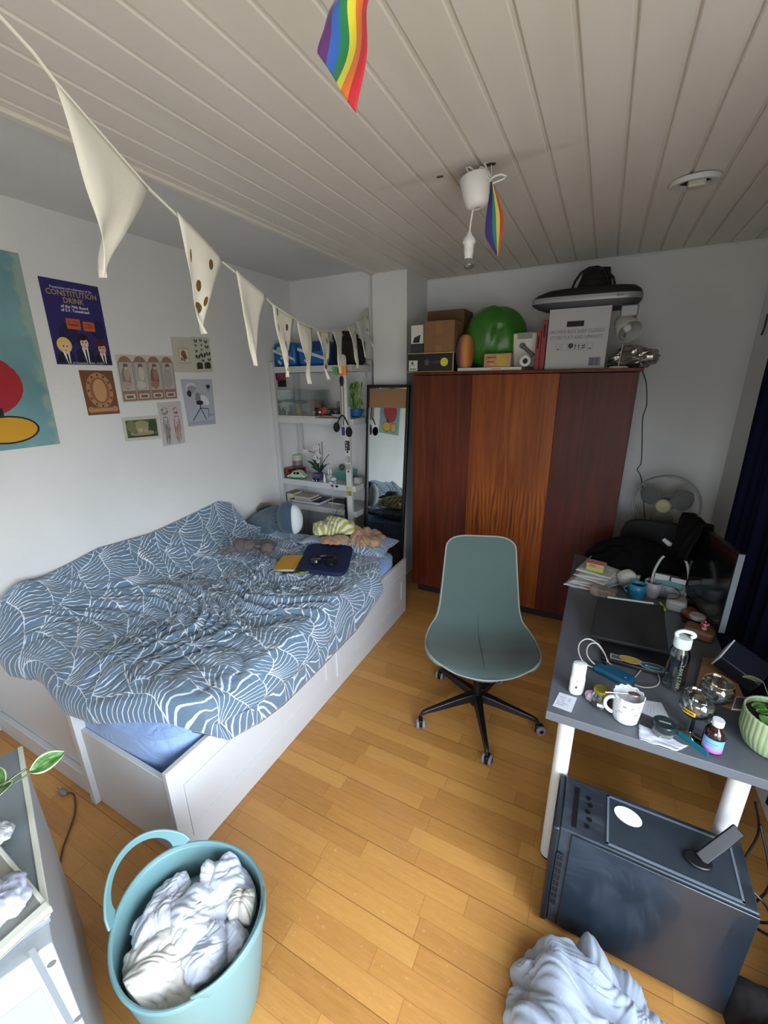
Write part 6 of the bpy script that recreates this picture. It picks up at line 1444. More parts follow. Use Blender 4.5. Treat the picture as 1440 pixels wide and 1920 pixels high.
# papers by the mug
flatq('folded_paper', 'folded white paper lying right of the mug', 'paper', [(1200, 1335), (1262, 1360), (1240, 1318), (1209, 1313)], M_pwh, elems=[('#9da0ac', line_((.2+.12*i, .2), (.25+.12*i, .8), .02)) for i in range(3)])
def crinkle(pts, z, seed, name, label, m, cat='paper', th=.0006):
    c = [on_z(a, b, z) for a, b in pts]
    mb = MB().surf(lambda u, v: (c[0]*(1-u)+c[1]*u)*(1-v)+(c[3]*(1-u)+c[2]*u)*v+V((.003*nz(v*5, seed), .003*nz(u*5, seed+3), .004+.004*nz(u*4+seed, v*4))), 16, 16)
    return one(mb, name, m, label, cat, angle=180, solid=th, soff=-1)
crinkle([(1198, 1388), (1270, 1410), (1290, 1400), (1197, 1358)], D, 3, 'paper_napkin', 'crinkled white napkin under the small black jar', mat('napkin_white', '#b9bdca', .9))
# low black jar
p = dz_(1243, 1392); t = thing('balm_jar', 'low round black topped glass jar on the napkin', 'jar', (p.x, p.y+.03, D+.008))
MB().lathe([(.026, 0), (.030, .006), (.0315, .022)], n=40, cap0=True, cap1=True).build('glass_base', mat('smoky_glass', '#8f9496', .08, trans=.6), t)
MB().lathe([(.0315, .022), (.0325, .024), (.0325, .042), (.030, .045), (0, .045)], n=40).build('black_lid', mat('dark_jar_lid', '#1d2628', .25), t)
text_part('lettering', 'fusion', .013, T(.003, -.0325, .009) @ RX(90), M_('#aab0b3'), t)
MB().prism(rv_(-.016, -.004, .016, .002), .0452, .0456).build('lid_print', M_('#7b8688'), t, smooth=False)
# teal comb
a, b = dz_(1270, 1378), dz_(1326, 1420)
d_ = (b-a); t = thing('teal_comb', 'teal plastic comb leaning at the desk edge beside the amber bottle', 'comb', tuple((a+b)/2), degrees_ := math.degrees(atan2(d_.y, d_.x)))
MB().box((-d_.length/2, -.0, .0), (d_.length/2, .010, .004)).box((-d_.length/2, 0, .004), (d_.length/2, .003, .018)).build('comb_spine', mat('teal_gloss', '#0f6070', .25), t, bevel=.0008)
# amber bottle
p = dz_(1336, 1418); t = thing('amber_bottle', 'brown medicine bottle with white cap and blue pink label', 'bottle', (p.x, p.y+.028, D))
MB().lathe([(.022, 0), (.0275, .005), (.028, .06), (.024, .078), (.012, .09), (.012, .10)], n=36, cap0=True).build('glass', mat('amber_glass', '#2a0d10', .06, coat=.5, trans=.3), t)
MB().lathe([(.0145, .094), (.0155, .096), (.0155, .112), (.0145, .114), (0, .114)], n=30).build('white_cap', M_capw, t)
def labm():
    N = NT('blue_pink_label', .45); z = N.sep(N.tc.outputs['Object'])[2]
    return N.col(N.ramp(N.math('MULTIPLY', z, 16.), [(.18, '#a83c9a'), (.38, '#8f86c9'), (.6, '#6d9cc9'), (.95, '#5d9ad0')]))
MB().surf(lambda u, v: (.0287*sin(-1.3+2.2*u), -.0287*cos(-1.3+2.2*u), .010+.047*v-.0*u), 16, 4).build('label', labm(), t)
MB().surf(lambda u, v: (.0289*sin(-.9+1.1*u), -.0289*cos(-.9+1.1*u), .040+.003*v), 8, 1).surf(lambda u, v: (.0289*sin(-.9+.8*u), -.0289*cos(-.9+.8*u), .032+.002*v), 8, 1).build('label_print', M_('#5570a8'), t)
# goblets
def goblet(name, label, px, py, s=1., lab=True, rz=0):
    p = dz_(px, py); t = thing(name, label, 'glass', (p.x, p.y, D), rz)
    pr2 = [(.036, .0), (.036, .002), (.012, .005), (.0078, .012), (.0075, .062), (.012, .070), (.034, .080), (.047, .102), (.046, .125), (.040, .146)]
    MB().lathe([(r*s, z*s) for r, z in pr2], n=44).build('glass_bowl', M_gls, t, solid=.0018, soff=-1, angle=180)
    MB().tube([(.040*s*cos(2*pi*i/40), .040*s*sin(2*pi*i/40), .146*s) for i in range(40)], .0012, 6, closed=True).build('rim', M_gls if lab else mat('gold_rim', '#b58f4a', .2, .8), t)
    if lab:
        MB().surf(lambda u, v: (lambda a, zz: ((.0475+.0012)*s*sin(a), -(.0475+.0012)*s*cos(a), zz))(-.95+.75*u, (.098+.014*v)*s), 12, 2).build('label', mat('yellow_label', '#c9a01c', .4), t)
        for k, chh in enumerate('KASTEEL'):
            a = -.87+.095*k; r = .0492*s
            M = Matrix.Translation((r*sin(a), -r*cos(a), .105*s)) @ Matrix.Rotation(a, 4, 'Z') @ RX(90)
            text_part('lettering', chh, .0095*s, M, M_('#3a2a10'), t, bold=.0003)
    return t
goblet('beer_goblet', 'stemmed beer goblet with a small yellow label', 1293, 1374, 1.0, True)
goblet('wine_glass', 'gold rimmed stemmed glass behind the labelled beer goblet', 1330, 1345, 1.0, False)
# water bottle
p = dz_(1262, 1292); t = thing('water_bottle', 'tall clear water bottle with a white loop lid', 'bottle', (p.x, p.y+.02, D))
MB().lathe([(.030, 0), (.034, .004), (.034, .13), (.032, .155), (.024, .172), (.024, .18)], n=40, cap0=True).build('bottle_body', M_gls, t, solid=.0016, soff=-1)
MB().lathe([(.0265, .172), (.0275, .175), (.0275, .205), (.024, .210), (0, .210)], n=36).build('white_lid', mat('translucent_white', '#c2d0d0', .35), t)
MB().tube(smoothp([(-.020, 0, .208), (-.022, 0, .222), (-.004, 0, .234), (.022, 0, .232), (.030, 0, .222), (.020, 0, .214)]), [.007]*26, 8).build('carry_loop', mat('translucent_white', '#c2d0d0', .35), t, angle=180)
for k in range(9):
    text_part('lettering', 'WATER'[k % 5], .017, T(.006+.0*k, -.0352, .025+.0125*k) @ RX(90) @ RZ(-90), M_('#8f9a86'), t) if k < 8 else None
# laptop with stickers and folder
q4 = [(1128, 1232), (1262, 1268), (1270, 1228), (1140, 1195)]
zb = D; c4 = [on_z(a, b, D+.018) for a, b in q4]
t = thing('laptop', 'closed black laptop with stickers under the charcoal folder', 'laptop', tuple(V(((c4[0].x+c4[2].x)/2, (c4[0].y+c4[2].y)/2, D))))
ang = math.degrees(atan2(c4[1].y-c4[0].y, c4[1].x-c4[0].x)); w_ = (c4[1]-c4[0]).length
t.rotation_euler = (0, 0, radians(ang)); cl = (c4[0]+c4[1])/2; fw = V((-sin(radians(ang)), cos(radians(ang)), 0)); t.location = (cl+fw*.11); t.location.z = D
MB().box((-w_/2, -.11, 0), (w_/2, .11, .018)).build('laptop_body', mat('laptop_black', '#151517', .4), t, bevel=.004)
sm = MB()
sm.box((-w_/2+.03, -.100, .018), (-w_/2+.075, -.065, .0184), 0).box((-w_/2+.035, -.095, .0184), (-w_/2+.070, -.070, .0186), 3).box((-w_/2+.08, -.085, .018), (-w_/2+.11, -.06, .0184), 0)
sm.prism(ev(-.02, -.075, .045, .024, 28), .018, .0184, 0).prism(ev(-.02, -.075, .04, .02, 28), .0184, .0187, 1).prism(ev(.06, -.085, .05, .024, 28), .0188, .0192, 0).prism(ev(.06, -.085, .045, .02, 28), .0192, .0195, 2).prism(ev(.10, -.09, .012, .010, 14), .0195, .0197, 1)
sm.build('stickers', [M_('#9c9c98'), M_('#a3812e'), M_('#24565f'), M_('#47474a')], t, smooth=False)
text_part('lettering', 'BUNNY', .014, T(.055, -.088, .0196), M_('#b7c4c6'), t)
f4 = [on_z(1106, 1196, D+.03), on_z(1252, 1228, D+.03), on_z(1243, 1140, D+.095), on_z(1120, 1123, D+.095)]
t = thing('document_folder', 'charcoal document folder with a pale top edge leaning on the desk clutter', 'folder', tuple((f4[0]+f4[2])/2-V((0, 0, .045))))
n_ = (f4[1]-f4[0]).cross(f4[3]-f4[0]).normalized()
def slab(c, th, off=V((0, 0, 0))):
    n = (c[1]-c[0]).cross(c[3]-c[0]).normalized(); return MB()._add([tuple(q-off) for q in c]+[tuple(q+n*th-off) for q in c], [(3, 2, 1, 0), (4, 5, 6, 7), (0, 1, 5, 4), (1, 2, 6, 5), (2, 3, 7, 6), (3, 0, 4, 7)])
slab(f4, .016, t.location).build('folder_cover', mat('charcoal_card', '#1b1b1c', .55), t, smooth=False, bevel=.003)
e4 = [f4[3].lerp(f4[2], .15)+(f4[3]-f4[0])*.0, f4[3].lerp(f4[2], .85), f4[3].lerp(f4[2], .85)+(f4[2]-f4[1]).normalized()*.008, f4[3].lerp(f4[2], .15)+(f4[3]-f4[0]).normalized()*.008]
slab(e4, .018, t.location).build('pale_edge', M_('#a8a8a4'), t, smooth=False)
# stack of papers at the far left
rnd = random.Random(4)
base4 = [(1060, 1098), (1118, 1120), (1165, 1085), (1100, 1062)]
for k in range(6):
    j = [(a+rnd.uniform(-4, 6), b+rnd.uniform(-5, 4)) for a, b in [(1058+4*k, 1100-6*k), (1112+6*k, 1112-5*k), (1190-2*k, 1092-6*k), (1090+4*k, 1062-4*k)]]
    crinkle(j, D+.004+.011*k, k, 'paper_sheet', ['lowest sheet of the loose paper pile at the desk end', 'second sheet up in the loose paper pile', 'third sheet up in the loose paper pile', 'fourth sheet up in the loose paper pile', 'fifth sheet up in the loose paper pile', 'top sheet of the paper pile, under the soap box'][k], mat('grey_paper', '#a6a6a3', .85), th=.006)
c = on_z(1117, 1070, D+.075); t = thing('soap_box', 'small pink and lime green box on the paper pile', 'box', (c.x, c.y+.03, D+.068), -14)
MB().box((-.045, -.032, 0), (.045, .032, .022)).build('lime_half', M_('#8f9c3e', .35), t, bevel=.003)
MB().box((-.046, -.033, .022), (.046, .033, .045)).build('pink_half', M_('#a8786a', .35), t, bevel=.004)
MB().cbox((-.012, -.0333, .034), (.03, .001, .008)).build('print', M_('#8a4038'), t, smooth=False)
c = on_z(1172, 1068, D+.06); t = thing('napkin_stack', 'folded pale napkins beside the paper pile', 'napkins', (c.x, c.y, D+.030), -14)
for k in range(4): MB().surf(lambda u, v, k=k: (-.085+.17*u, -.06+.12*v-.004*k, .011*k+.004*nz(u*3+k, v*3)), 10, 8).build('napkin', mat('grey_paper', '#a6a6a3', .85), t, solid=.009, soff=-1, angle=180)
c = on_z(1132, 1112, D+.03); t = thing('tissue_packet', 'printed pinkish tissue packet in front of the paper pile', 'packet', (c.x, c.y+.02, D), -14)
MB().box((-.062, -.03, 0), (.062, .03, .05)).build('packet', mat('packet_print', '#8a7a74', .4, var=.45, vscale=25), t, bevel=.01, bseg=3)
# mugs
def simple_mug(name, label, px, py, r, h, col, inner, handle=180, z=D):
    p = dz_(px, py); t = thing(name, label, 'mug', (p.x, p.y+r, z))
    MB().lathe([(r*.7, 0), (r*.85, h*.2), (r, h*.6), (r*.97, h)], n=32, cap0=True).build('mug_body', M_(col, .35), t, solid=.003, soff=-1)
    MB().lathe([(0, h*.8), (r*.93, h*.8)], n=24).build('contents', M_(inner), t)
    a = radians(handle); MB().tube([((r*.9+.022*sin(pi*i/10))*cos(a), (r*.9+.022*sin(pi*i/10))*sin(a), h*.25+h*.5*i/10) for i in range(11)], .0045, 8).build('handle', M_(col, .35), t)
simple_mug('teal_mug', 'teal blue mug with a dark inside behind the folder', 1192, 1128, .040, .085, '#1d6a88', '#0b0c0f', 170)
simple_mug('white_mug', 'grey white mug with dark blue rim right of the teal mug', 1222, 1124, .042, .085, '#85878a', '#141c3c', 10)
p = dz_(1178, 1112, D); one(crumple_ball((p.x-.01, p.y+.075, D+.05), (.05, .045, .05), 31, .08, flat=D), 'toilet_roll', mat('soft_white_roll', '#9b9a93', .9), 'white paper roll behind the teal mug', 'roll', angle=180)
# clear gift bag
p = dz_(1240, 1095); t = thing('clear_gift_bag', 'clear plastic gift bag with white handles at the desk end', 'bag', (p.x+.01, 2.42, D), -8)
MB().box((-.07, -.05, 0), (.07, .05, .10)).build('filling', mat('bag_filling', '#6f7274', .5, var=.5, vscale=26), t, bevel=.01)
for s in (-1, 1): MB().tube(smoothp([(s*.072, -.045, .0), (s*.075, -.045, .12), (s*.06, -.03, .19), (s*.045, -.02, .22)]), .006, 8).build('edge_strap', M_('#8e8f8d'), t)
MB().box((-.066, -.053, .10), (-.004, -.050, .13)).box((.004, -.053, .10), (.066, -.050, .125)).build('flap', M_('#9a9b98'), t)
MB().surf(lambda u, v: (-.06+.12*u, -.0525-.004*sin(pi*u), .062+.03*v+.012*sin(pi*u)), 12, 3).build('teal_ribbon', M_('#4a6a68'), t, solid=.002)
# further small things
def bx(name, label, cat, px, py, size, col, rz=-10, z=D, bev=.003, dy=None, extra=(), rough=.5):
    p = on_z(px, py, z); t = thing(name, label, cat, (p.x, p.y+(size[1]/2 if dy is None else dy), z), rz)
    MB().box((-size[0]/2, -size[1]/2, 0), (size[0]/2, size[1]/2, size[2])).build('box', M_(col, rough), t, bevel=bev)
    for nm, a, b, c in extra: MB().box(a, b).build(nm, M_(c), t, smooth=False)
    return t
bx('white_charger', 'white charger block with a black lead at the far desk end', 'charger', 1292, 1082, (.07, .07, .06), '#8f9091')
bx('grey_carton', 'pale grey carton in front of the white charger', 'box', 1283, 1105, (.06, .05, .075), '#75777a', rz=5)
bx('white_tub', 'white plastic tub with a black lead across it', 'tub', 1268, 1150, (.085, .09, .06), '#84847f', bev=.015)
t = bx('tilted_phone', 'black phone with grey edge leaning upright on the clutter', 'phone', 1302, 1128, (.075, .012, .15), '#0d0e12', rz=-50, rough=.2, extra=[('grey_edge', (.0376, -.0062, 0), (.041, .0062, .15), '#4f5360')])
t = thing('pump_bottle', 'dark navy pump bottle with a white pump top', 'bottle', tuple(dz_(1325, 1150)+V((0, .02, 0))))
MB().lathe([(.024, 0), (.026, .005), (.026, .08), (.014, .092)], n=28, cap0=True, cap1=True).build('bottle', M_('#10142a', .3), t)
MB().lathe([(.016, .092), (.018, .094), (.012, .115), (.006, .118), (.005, .135)], n=20, cap1=True).box((-.018, -.006, .133), (.008, .006, .143)).build('pump', M_('#9fa3a6', .4), t)
bx('orange_pouch', 'orange brown paper pouch lying behind the bottles', 'pouch', 1300, 1168, (.07, .10, .035), '#7a4426', rz=25, bev=.01)
bx('kraft_bag', 'brown kraft paper bag beside the water bottle', 'bag', 1312, 1202, (.11, .08, .045), '#6b4a38', rz=-20, bev=.012)
t = thing('white_tin', 'round white tin on the brown kraft bag', 'tin', tuple(on_z(1308, 1160, D+.05)+V((0, .01, 0))))
MB().lathe([(.030, 0), (.032, .003), (.032, .014), (.028, .018), (0, .018)], n=28, cap0=True).build('tin', M_('#8c8682', .4), t); t.location.z = D+.046
t = thing('toadstool_ornament', 'tiny red toadstool ornament with white dots', 'ornament', tuple(on_z(1320, 1180, D+.046)))
MB().lathe([(.009, 0), (.011, .006), (.006, .02)], n=14, cap0=True).build('stem', M_('#a5978c'), t)
MB().lathe([(.016, .016), (.017, .02), (.012, .032), (0, .037)], n=20, cap0=True).build('cap', M_('#8c1c2c', .3), t)
db = MB()
for a in range(6): db.ell((.012*cos(a*1.05), .012*sin(a*1.05), .028), .003, 8, 6)
db.ell((0, 0, .037), .003, 8, 6).build('dots', M_('#c9bdbb'), t)
one(MB().cyl(tuple(on_z(1238, 1130, D+.02)), tuple(on_z(1247, 1144, D+.012)), .006, n=10), 'highlighter', M_('#9aa02c', .4), 'yellow highlighter pen behind the document folder', 'pen')
dcab('black_cable', 'thin black cable lying over the white tub on the desk', [(1309, 1062, .07), (1290, 1060, .068), (1275, 1068, .066), (1290, 1074, .066), (1308, 1070, .066)], .0022, M_blk)
dcab('black_cable', 'thin black cable curling from the clutter to the desk edge', [(1285, 1095, .07), (1262, 1098, .072), (1275, 1112, .07), (1270, 1122, .068), (1245, 1122, .066)], .0022, M_blk)
# kraft box under the plant, navy box, card
q4 = [(1296, 1300), (1440, 1345), (1500, 1290), (1318, 1240)]
t = thing('kraft_parcel', 'flat brown cardboard parcel lying on the desk behind the glasses', 'box', tuple(dz_(1380, 1300)))
c4 = [on_z(a, b, D+.012) for a, b in ((1300, 1302), (1420, 1340), (1452, 1262), (1318, 1232))]
vs = [(q.x, q.y, D) for q in c4]+[(q.x, q.y, D+.014) for q in c4]
vs = [(min(a, DX1-.002), b, c) for a, b, c in vs]
part(MB()._add(vs, [(3, 2, 1, 0), (4, 5, 6, 7), (0, 1, 5, 4), (1, 2, 6, 5), (2, 3, 7, 6), (3, 0, 4, 7)]), 'parcel', mat('cardboard', '#7d5c3f'), t, smooth=False, bevel=.002)
c = on_z(1390, 1262, D+.05)
t = thing('navy_box', 'dark navy box with a white edge tilted on the brown parcel', 'box', (c.x-.0, c.y, D+.0485)); t.rotation_euler = (radians(20), radians(22), radians(-24))
MB().box((-.065, -.055, -.02), (.065, .055, .045)).build('box_body', M_('#10141f', .5), t, bevel=.004)
MB().box((-.070, -.0555, -.018), (-.0652, .054, .043)).build('white_edge', M_('#a4aab0'), t, smooth=False)
t.location = (c.x+.0, c.y+.02, D+.062)
flatq('photo_card', 'small black and white photo card leaning on the plant pot'  , 'card', [(1371, 1331), (1428, 1334), (1438, 1310), (1380, 1306)], mat('card_grey', '#8f8d86', .6), z=D+.10, elems=[('#3b3a36', rv_(.03, .08, .42, .92)), ('#6a6862', rv_(.5, .3, .7, .7)), ('#b0aea6', rv_(.72, .15, .95, .85))])
# ribbed pot with plant
p = dz_(1443, 1428); PXc, PYc = p.x+.012, p.y+.062
t = thing('potted_plant', 'leafy green plant in a ribbed sage green pot at the near desk corner', 'plant', (PXc, PYc, D))
M_pot = mat('sage_ribbed', '#8fa27c', .5)
MB().surf(lambda u, v: (lambda r: (r*cos(2*pi*u), r*sin(2*pi*u), .125*v))((.055+.026*min(1, v*2.2)**.6)*(1+.018*abs(sin(36*pi*u)))), 288, 12, cu=True).build('pot', M_pot, t, solid=.004, soff=-1, angle=180)
MB().lathe([(0, .108), (.074, .108)], n=32).build('soil', mat('soil', '#1f1813', .95), t)
def leafm(name, c1, c2, edge=None):
    N = NT(name, .38); u = N.sep(N.tc.outputs['UV'])[0]; d = N.math('ABSOLUTE', N.math('SUBTRACT', u, .5))
    n = N.noise(N.mapping(N.tc.outputs['UV'], (6, 1.2, 1)), 3, 3, .6, .5)[0]
    c = N.mix(N.step(n, .5, .62), c1, c2)
    if edge: c = N.mix(N.step(N.math('ADD', d, N.math('MULTIPLY', n, .08)), .42, .46), c, edge)
    return N.col(c)
M_lf = leafm('pilea_leaf', '#3f6b2c', '#587f3c'); M_lv = leafm('variegated_leaf', '#35632a', '#6f9458', '#c2cfa8')
def leaf(parent, base, tip, w, m, droop=.25, name='leaf', stem=None, twist=0):
    b = V(base); t_ = V(tip); L = (t_-b).length; d = (t_-b).normalized(); s = d.cross(V((0, 0, 1)))
    s = s.normalized() if s.length > .01 else V((1, 0, 0)); s = Matrix.Rotation(twist, 3, d) @ s; n = s.cross(d)
    mb = MB().surf(lambda u, v: b+(t_-b)*v+s*((u-.5)*2*w*(sin(pi*(v*.96+.02))**.75)*(1-.25*v))+n*(L*droop*sin(pi*v)*.6+abs(u-.5)*w*.5), 8, 14)
    o = mb.build(name, m, parent, uv=True, angle=180, solid=.0008)
    return o
rnd = random.Random(6)
for k in range(7):
    a = rnd.uniform(2.6, 6.2); r = rnd.uniform(.03, .06); z = rnd.uniform(.11, .135)
    b = (.02*cos(a), .02*sin(a), .108); m_ = (r*.6*cos(a), r*.6*sin(a), z)
    tp = (r*1.15*cos(a), r*1.15*sin(a), z-.01); 
    MB().tube([b, m_], .0016, 5).build('leaf_stem', M_('#5a7a3c'), t)
    leaf(t, m_, tp, rnd.uniform(.020, .028), M_lf, .2)
tp = on_z(1392, 1270, D+.14)-V(t.location); leaf(t, (tp.x+.06, tp.y+.01, tp.z-.01), tuple(tp), .016, mat('olive_leaf', '#5c6444', .4), .15); MB().tube([(0, 0, .108), (tp.x+.06, tp.y+.01, tp.z-.01)], .0016, 5).build('leaf_stem', M_('#5a7a3c'), t)
# ---------- monitor ----------
nb = on_z(1352, 1186, D+.06); 
nearx, neary = nb.x, nb.y
zt_ = on_y(1418, 1012, neary).z
# near vertical edge leans; take its top on the same depth
top = on_y(1412, 1012, neary)
ms = V((nearx, neary, D+.06)); far = V((nearx-.10, neary+.50, D+.06))
t = thing('monitor', 'large black monitor with a silver edge, facing the chair', 'monitor', (nearx+.03, neary+.22, D))
dr = (far-ms).normalized(); Mm2 = wallM(ms-V(t.location), -dr) if False else None
hgt = min(max(top.z-ms.z, .28), .36)
nrm = V((-dr.y, dr.x, 0))      # towards the chair
if nrm.x > 0: nrm = -nrm
def scr(a, h, d): return tuple(ms+dr*a+V((0, 0, h))+nrm*d-V(t.location))
def sbox(a0, a1, h0, h1, d0, d1): return MB()._add([scr(a, h, d) for h in (h0, h1) for a, d in ((a0, d0), (a1, d0), (a1, d1), (a0, d1))], [(3, 2, 1, 0), (4, 5, 6, 7), (0, 1, 5, 4), (1, 2, 6, 5), (2, 3, 7, 6), (3, 0, 4, 7)])
LM = .48
sbox(0, LM, 0, hgt, -.012, .010).build('screen_housing', mat('black_plastic', '#0d0d0e'), t, smooth=False, bevel=.003)
sbox(-.003, .0, .0, hgt, -.011, .011).build('silver_edge', M_('#6d7378', .35), t, smooth=False)
sbox(.012, LM-.012, .02, hgt-.012, .010, .0105).build('screen', mat('dark_screen', '#0b0c0e', .12), t, smooth=False)
sbox(.19, .29, -.055, .10, -.03, -.012).build('stand_neck', M_blk, t, bevel=.004)
q = V(scr(.24, 0, -.02)); MB().cbox((q.x, q.y, .006), (.16, .20, .012)).build('stand_foot', M_blk, t, bevel=.003)
# black garment draped over the monitor
def cloak(u, v):
    a = .30+.22*u; h = hgt+.012-.30*max(0, abs(v-.35)-.05); s_ = -.02 if v < .3 else (.03 if v > .4 else -.02+.05*(v-.3)/.1)
    return ms+dr*a+V((0, 0, h+.01*nz(u*4, v*4)))+nrm*(s_+.02*nz(u*5+3, v*3)+(.05*(v-.4) if v > .4 else 0))
one(MB().surf(cloak, 24, 30), 'draped_shirt', mat('black_jersey', '#070707', .95, spec=.15), 'black cloth draped over the far corner of the monitor', 'clothing', angle=180, solid=.006)
# black chair back and dark coat beyond the desk
cb_ = on_y(1248, 1000, 2.95)
t = thing('black_armchair', 'black office armchair standing beyond the far desk end', 'chair', (.47, 3.10, 0))
zt3 = on_y(1248, 978, 3.1).z
def backp(u, v):
    x = 2*u-1; return ((.26*(1-.08*v**4))*x*(1-.05*abs(x)*v**6), -.02+.03*x*x, .46+(zt3-.46)*(v-.0)*(1-.07*x**6))
MB().surf(backp, 20, 16).build('backrest', mat('black_fabric', '#0e0e0f'), t, solid=.05, soff=0, bevel=.01, angle=180)
MB().box((-.24, -.42, .42), (.24, .0, .50)).build('seat', mat('black_fabric', '#0e0e0f'), t, bevel=.03, bseg=3)
MB().cyl((0, -.2, .10), (0, -.2, .42), .028, n=16).build('gas_column', M_blk, t)
for k in range(5):
    a = 2*pi*k/5+.3; MB().tube([(0, -.2, .10), (.26*cos(a), -.2+.26*sin(a), .07)], [.022, .014], 8).cyl((.26*cos(a)-.01, -.2+.26*sin(a), .028), (.26*cos(a)+.01, -.2+.26*sin(a), .028), .027, n=16).build('star_leg', M_blk, t)
M_coat = mat('black_coat', '#040405', .95, spec=.15, bump=.3, bscale=20)
heap('black_coat', 'black coat heaped over the far end of the desk', 'clothing', M_coat, .33, 2.66, .30, .17, lambda A, B_, r: .17*np.sqrt(np.clip(1-(r*.98)**2, 0, 1)), lambda x, y: DZ+.002, n=52, scale=1.25, seed=17, cap=.09, lowamp=.045, thick=.004, fs=1.5)
c = on_y(1252, 1012, 2.56); one(MB().tube([(c.x-.03, 2.50, c.z+.02), (c.x, 2.49, c.z+.0), (c.x+.03, 2.50, c.z-.008)], [.010, .013, .004], 8), 'coat_tag', M_('#8d8e90'), 'small pale tag on the black coat', 'tag')
# fan
fy = 3.42; fc = on_y(1247, 946, fy); fr_ = abs(on_y(1313, 946, fy).x-on_y(1181, 946, fy).x)/2
t = thing('standing_fan', 'white round standing fan with translucent blades by the back wall', 'fan', (fc.x, fy, 0))
M_fw = mat('fan_white', '#8f918e', .4); Mf = T(0, 0, fc.z) @ RZ(-16) @ RX(90-2)
g = MB()
for dzz, rr in ((-.05, fr_*.985), (0, fr_), (.05, fr_*.985)): g.tube([Mf @ V((rr*cos(2*pi*i/64), rr*sin(2*pi*i/64), dzz)) for i in range(64)], .0035 if dzz else .006, 6, closed=True)
g.build('guard_ring', M_fw, t)
g = MB()
for i in range(72):
    a = 2*pi*i/72
    g.tube([Mf @ V((.045*cos(a), .045*sin(a), .065)), Mf @ V((fr_*.6*cos(a+.12), fr_*.6*sin(a+.12), .062)), Mf @ V((fr_*cos(a+.2), fr_*sin(a+.2), 0))], .0009, 3)
w_ = g.build('guard_wires', M_fw, t)
for k in range(3):
    a0 = 2*pi*k/3+.5
    def bl2(u, v, a0=a0):
        r = .03+(fr_*.86-.03)*v; w2 = .16+.75*sin(pi*min(1, v*.9+.12))**.8; a = a0+(u-.5)*w2*1.5; return Mf @ V((r*cos(a), r*sin(a), .02-.03*(u-.5)*1.5))
    MB().surf(bl2, 12, 12).build('blade', mat('translucent_blade', '#7d807e', .3, trans=.35, ior=1.1), t, solid=.003, angle=180)
MB().lathe([(0, .078), (.04, .074), (.048, .066), (.048, .06)], n=32, M=Mf).build('cream_hub', M_('#b0a982', .4), t)
MB().lathe([(.05, -.02), (.06, -.04), (.055, -.12), (.03, -.14), (0, -.14)], n=28, M=Mf).build('motor', M_fw, t)
MB().cyl((0, .06, .03), (0, .06, fc.z-.04), .014, n=16).build('pole', M_fw, t)
MB().lathe([(.20, 0), (.20, .015), (.05, .035), (.03, .05)], c=(0, .06, 0), n=40, cap0=True, cap1=True).build('base', M_fw, t)
# ---------- curtain ----------
def curt(u, v):
    y = 3.10-1.55*u; z = .28+(2.30-.28)*v
    return (.775+.030*sin(u*2*pi*13+.6*nz(v*2, 3))+.010*sin(u*2*pi*5), y, z)
t = thing('curtain', 'dark navy curtain hanging along the right wall behind the monitor', 'curtain', (.775, 2.3, .28))
part(MB().surf(curt, 260, 12), 'fabric', mat('navy_curtain', '#070c26', .9, spec=.2), t, angle=180, solid=.002)
part(MB().cyl((.785, 1.48, 2.33), (.785, 3.16, 2.33), .010, n=14).ell((.785, 3.18, 2.33), .02, 14, 10), 'curtain_rod', M_blk, t)
part(MB().box((.785, 3.10, 2.32), (XR-.0005, 3.12, 2.34)).box((.785, 1.52, 2.32), (XR-.0005, 1.54, 2.34)), 'rod_bracket', M_blk, t)
# scar line on the back right of the wall and cord
q = [on_x(1440, 588, .845), on_x(1434, 612, .845), on_x(1428, 628, .845)]
one(MB().tube(q, .006, 8), 'blind_cord', M_('#3b3b3c'), 'short dark cord end hanging on the right wall', 'cord')
# ================= laundry, floor and foreground =================
M_w1 = mat('white_cotton', '#c9ccd6', .9, bump=.15, bscale=120, sheen=.15); M_w2 = mat('cream_cotton2', '#cbc8be', .9, bump=.15, bscale=120, sheen=.15); M_w3 = mat('cool_white_cotton', '#ccd3e0', .9, sheen=.15)
zL = .26
def dome(h, k=.95): return lambda A, B_, r: h*np.sqrt(np.clip(1-(r*k)**2, 0, 1))
one(MB().lathe([(.132, .02), (.165, .15), (.178, .27), (.12, .31), (0, .325)], c=(TX, TY, 0), n=40, cap0=True), 'laundry_pile', mat('laundry_under', '#b3b5ba', .95, bump=.5, bscale=12), 'packed pale laundry filling the lower part of the aqua tub', 'laundry', angle=180)
specs = [('white_shirt', 'bright white shirt folded over the middle of the laundry tub', M_w3, .0, .02, .075, .17, .05, -10, 5), ('cream_trousers', 'cream cotton garment at the near side of the laundry tub', M_w2, .02, -.10, .11, .085, .04, 20, 6), ('white_tshirt', 'crumpled white top at the left side of the laundry tub', M_w1, -.105, -.02, .065, .10, .05, 10, 7),
         ('white_vest', 'white ribbed vest at the right side of the laundry tub', M_w3, .11, -.01, .055, .085, .05, -20, 8), ('pale_blouse', 'thin pale blouse against the far rim of the laundry tub', M_w1, .03, .11, .10, .055, .06, 15, 9), ('white_sock', 'rolled white sock standing up from the laundry', M_w2, .105, .09, .035, .045, .075, 40, 10)]
for nm, lb, m, dx, dy, rx, ry, h, rot, sd in specs:
    heap(nm, lb, 'clothing', m, TX+dx, TY+dy, rx, ry, dome(h), lambda x, y: .325-.9*max(0, ((x-TX)**2+(y-TY)**2)-.018), n=80, scale=1.38, seed=sd, rot=rot, lowamp=.024, thick=.002, fs=.75, tub=(TX, TY, .178), dirn=sd*.9)
# white garment hanging up against the far rim
p = V((TX+.06, TY+.13, .30))
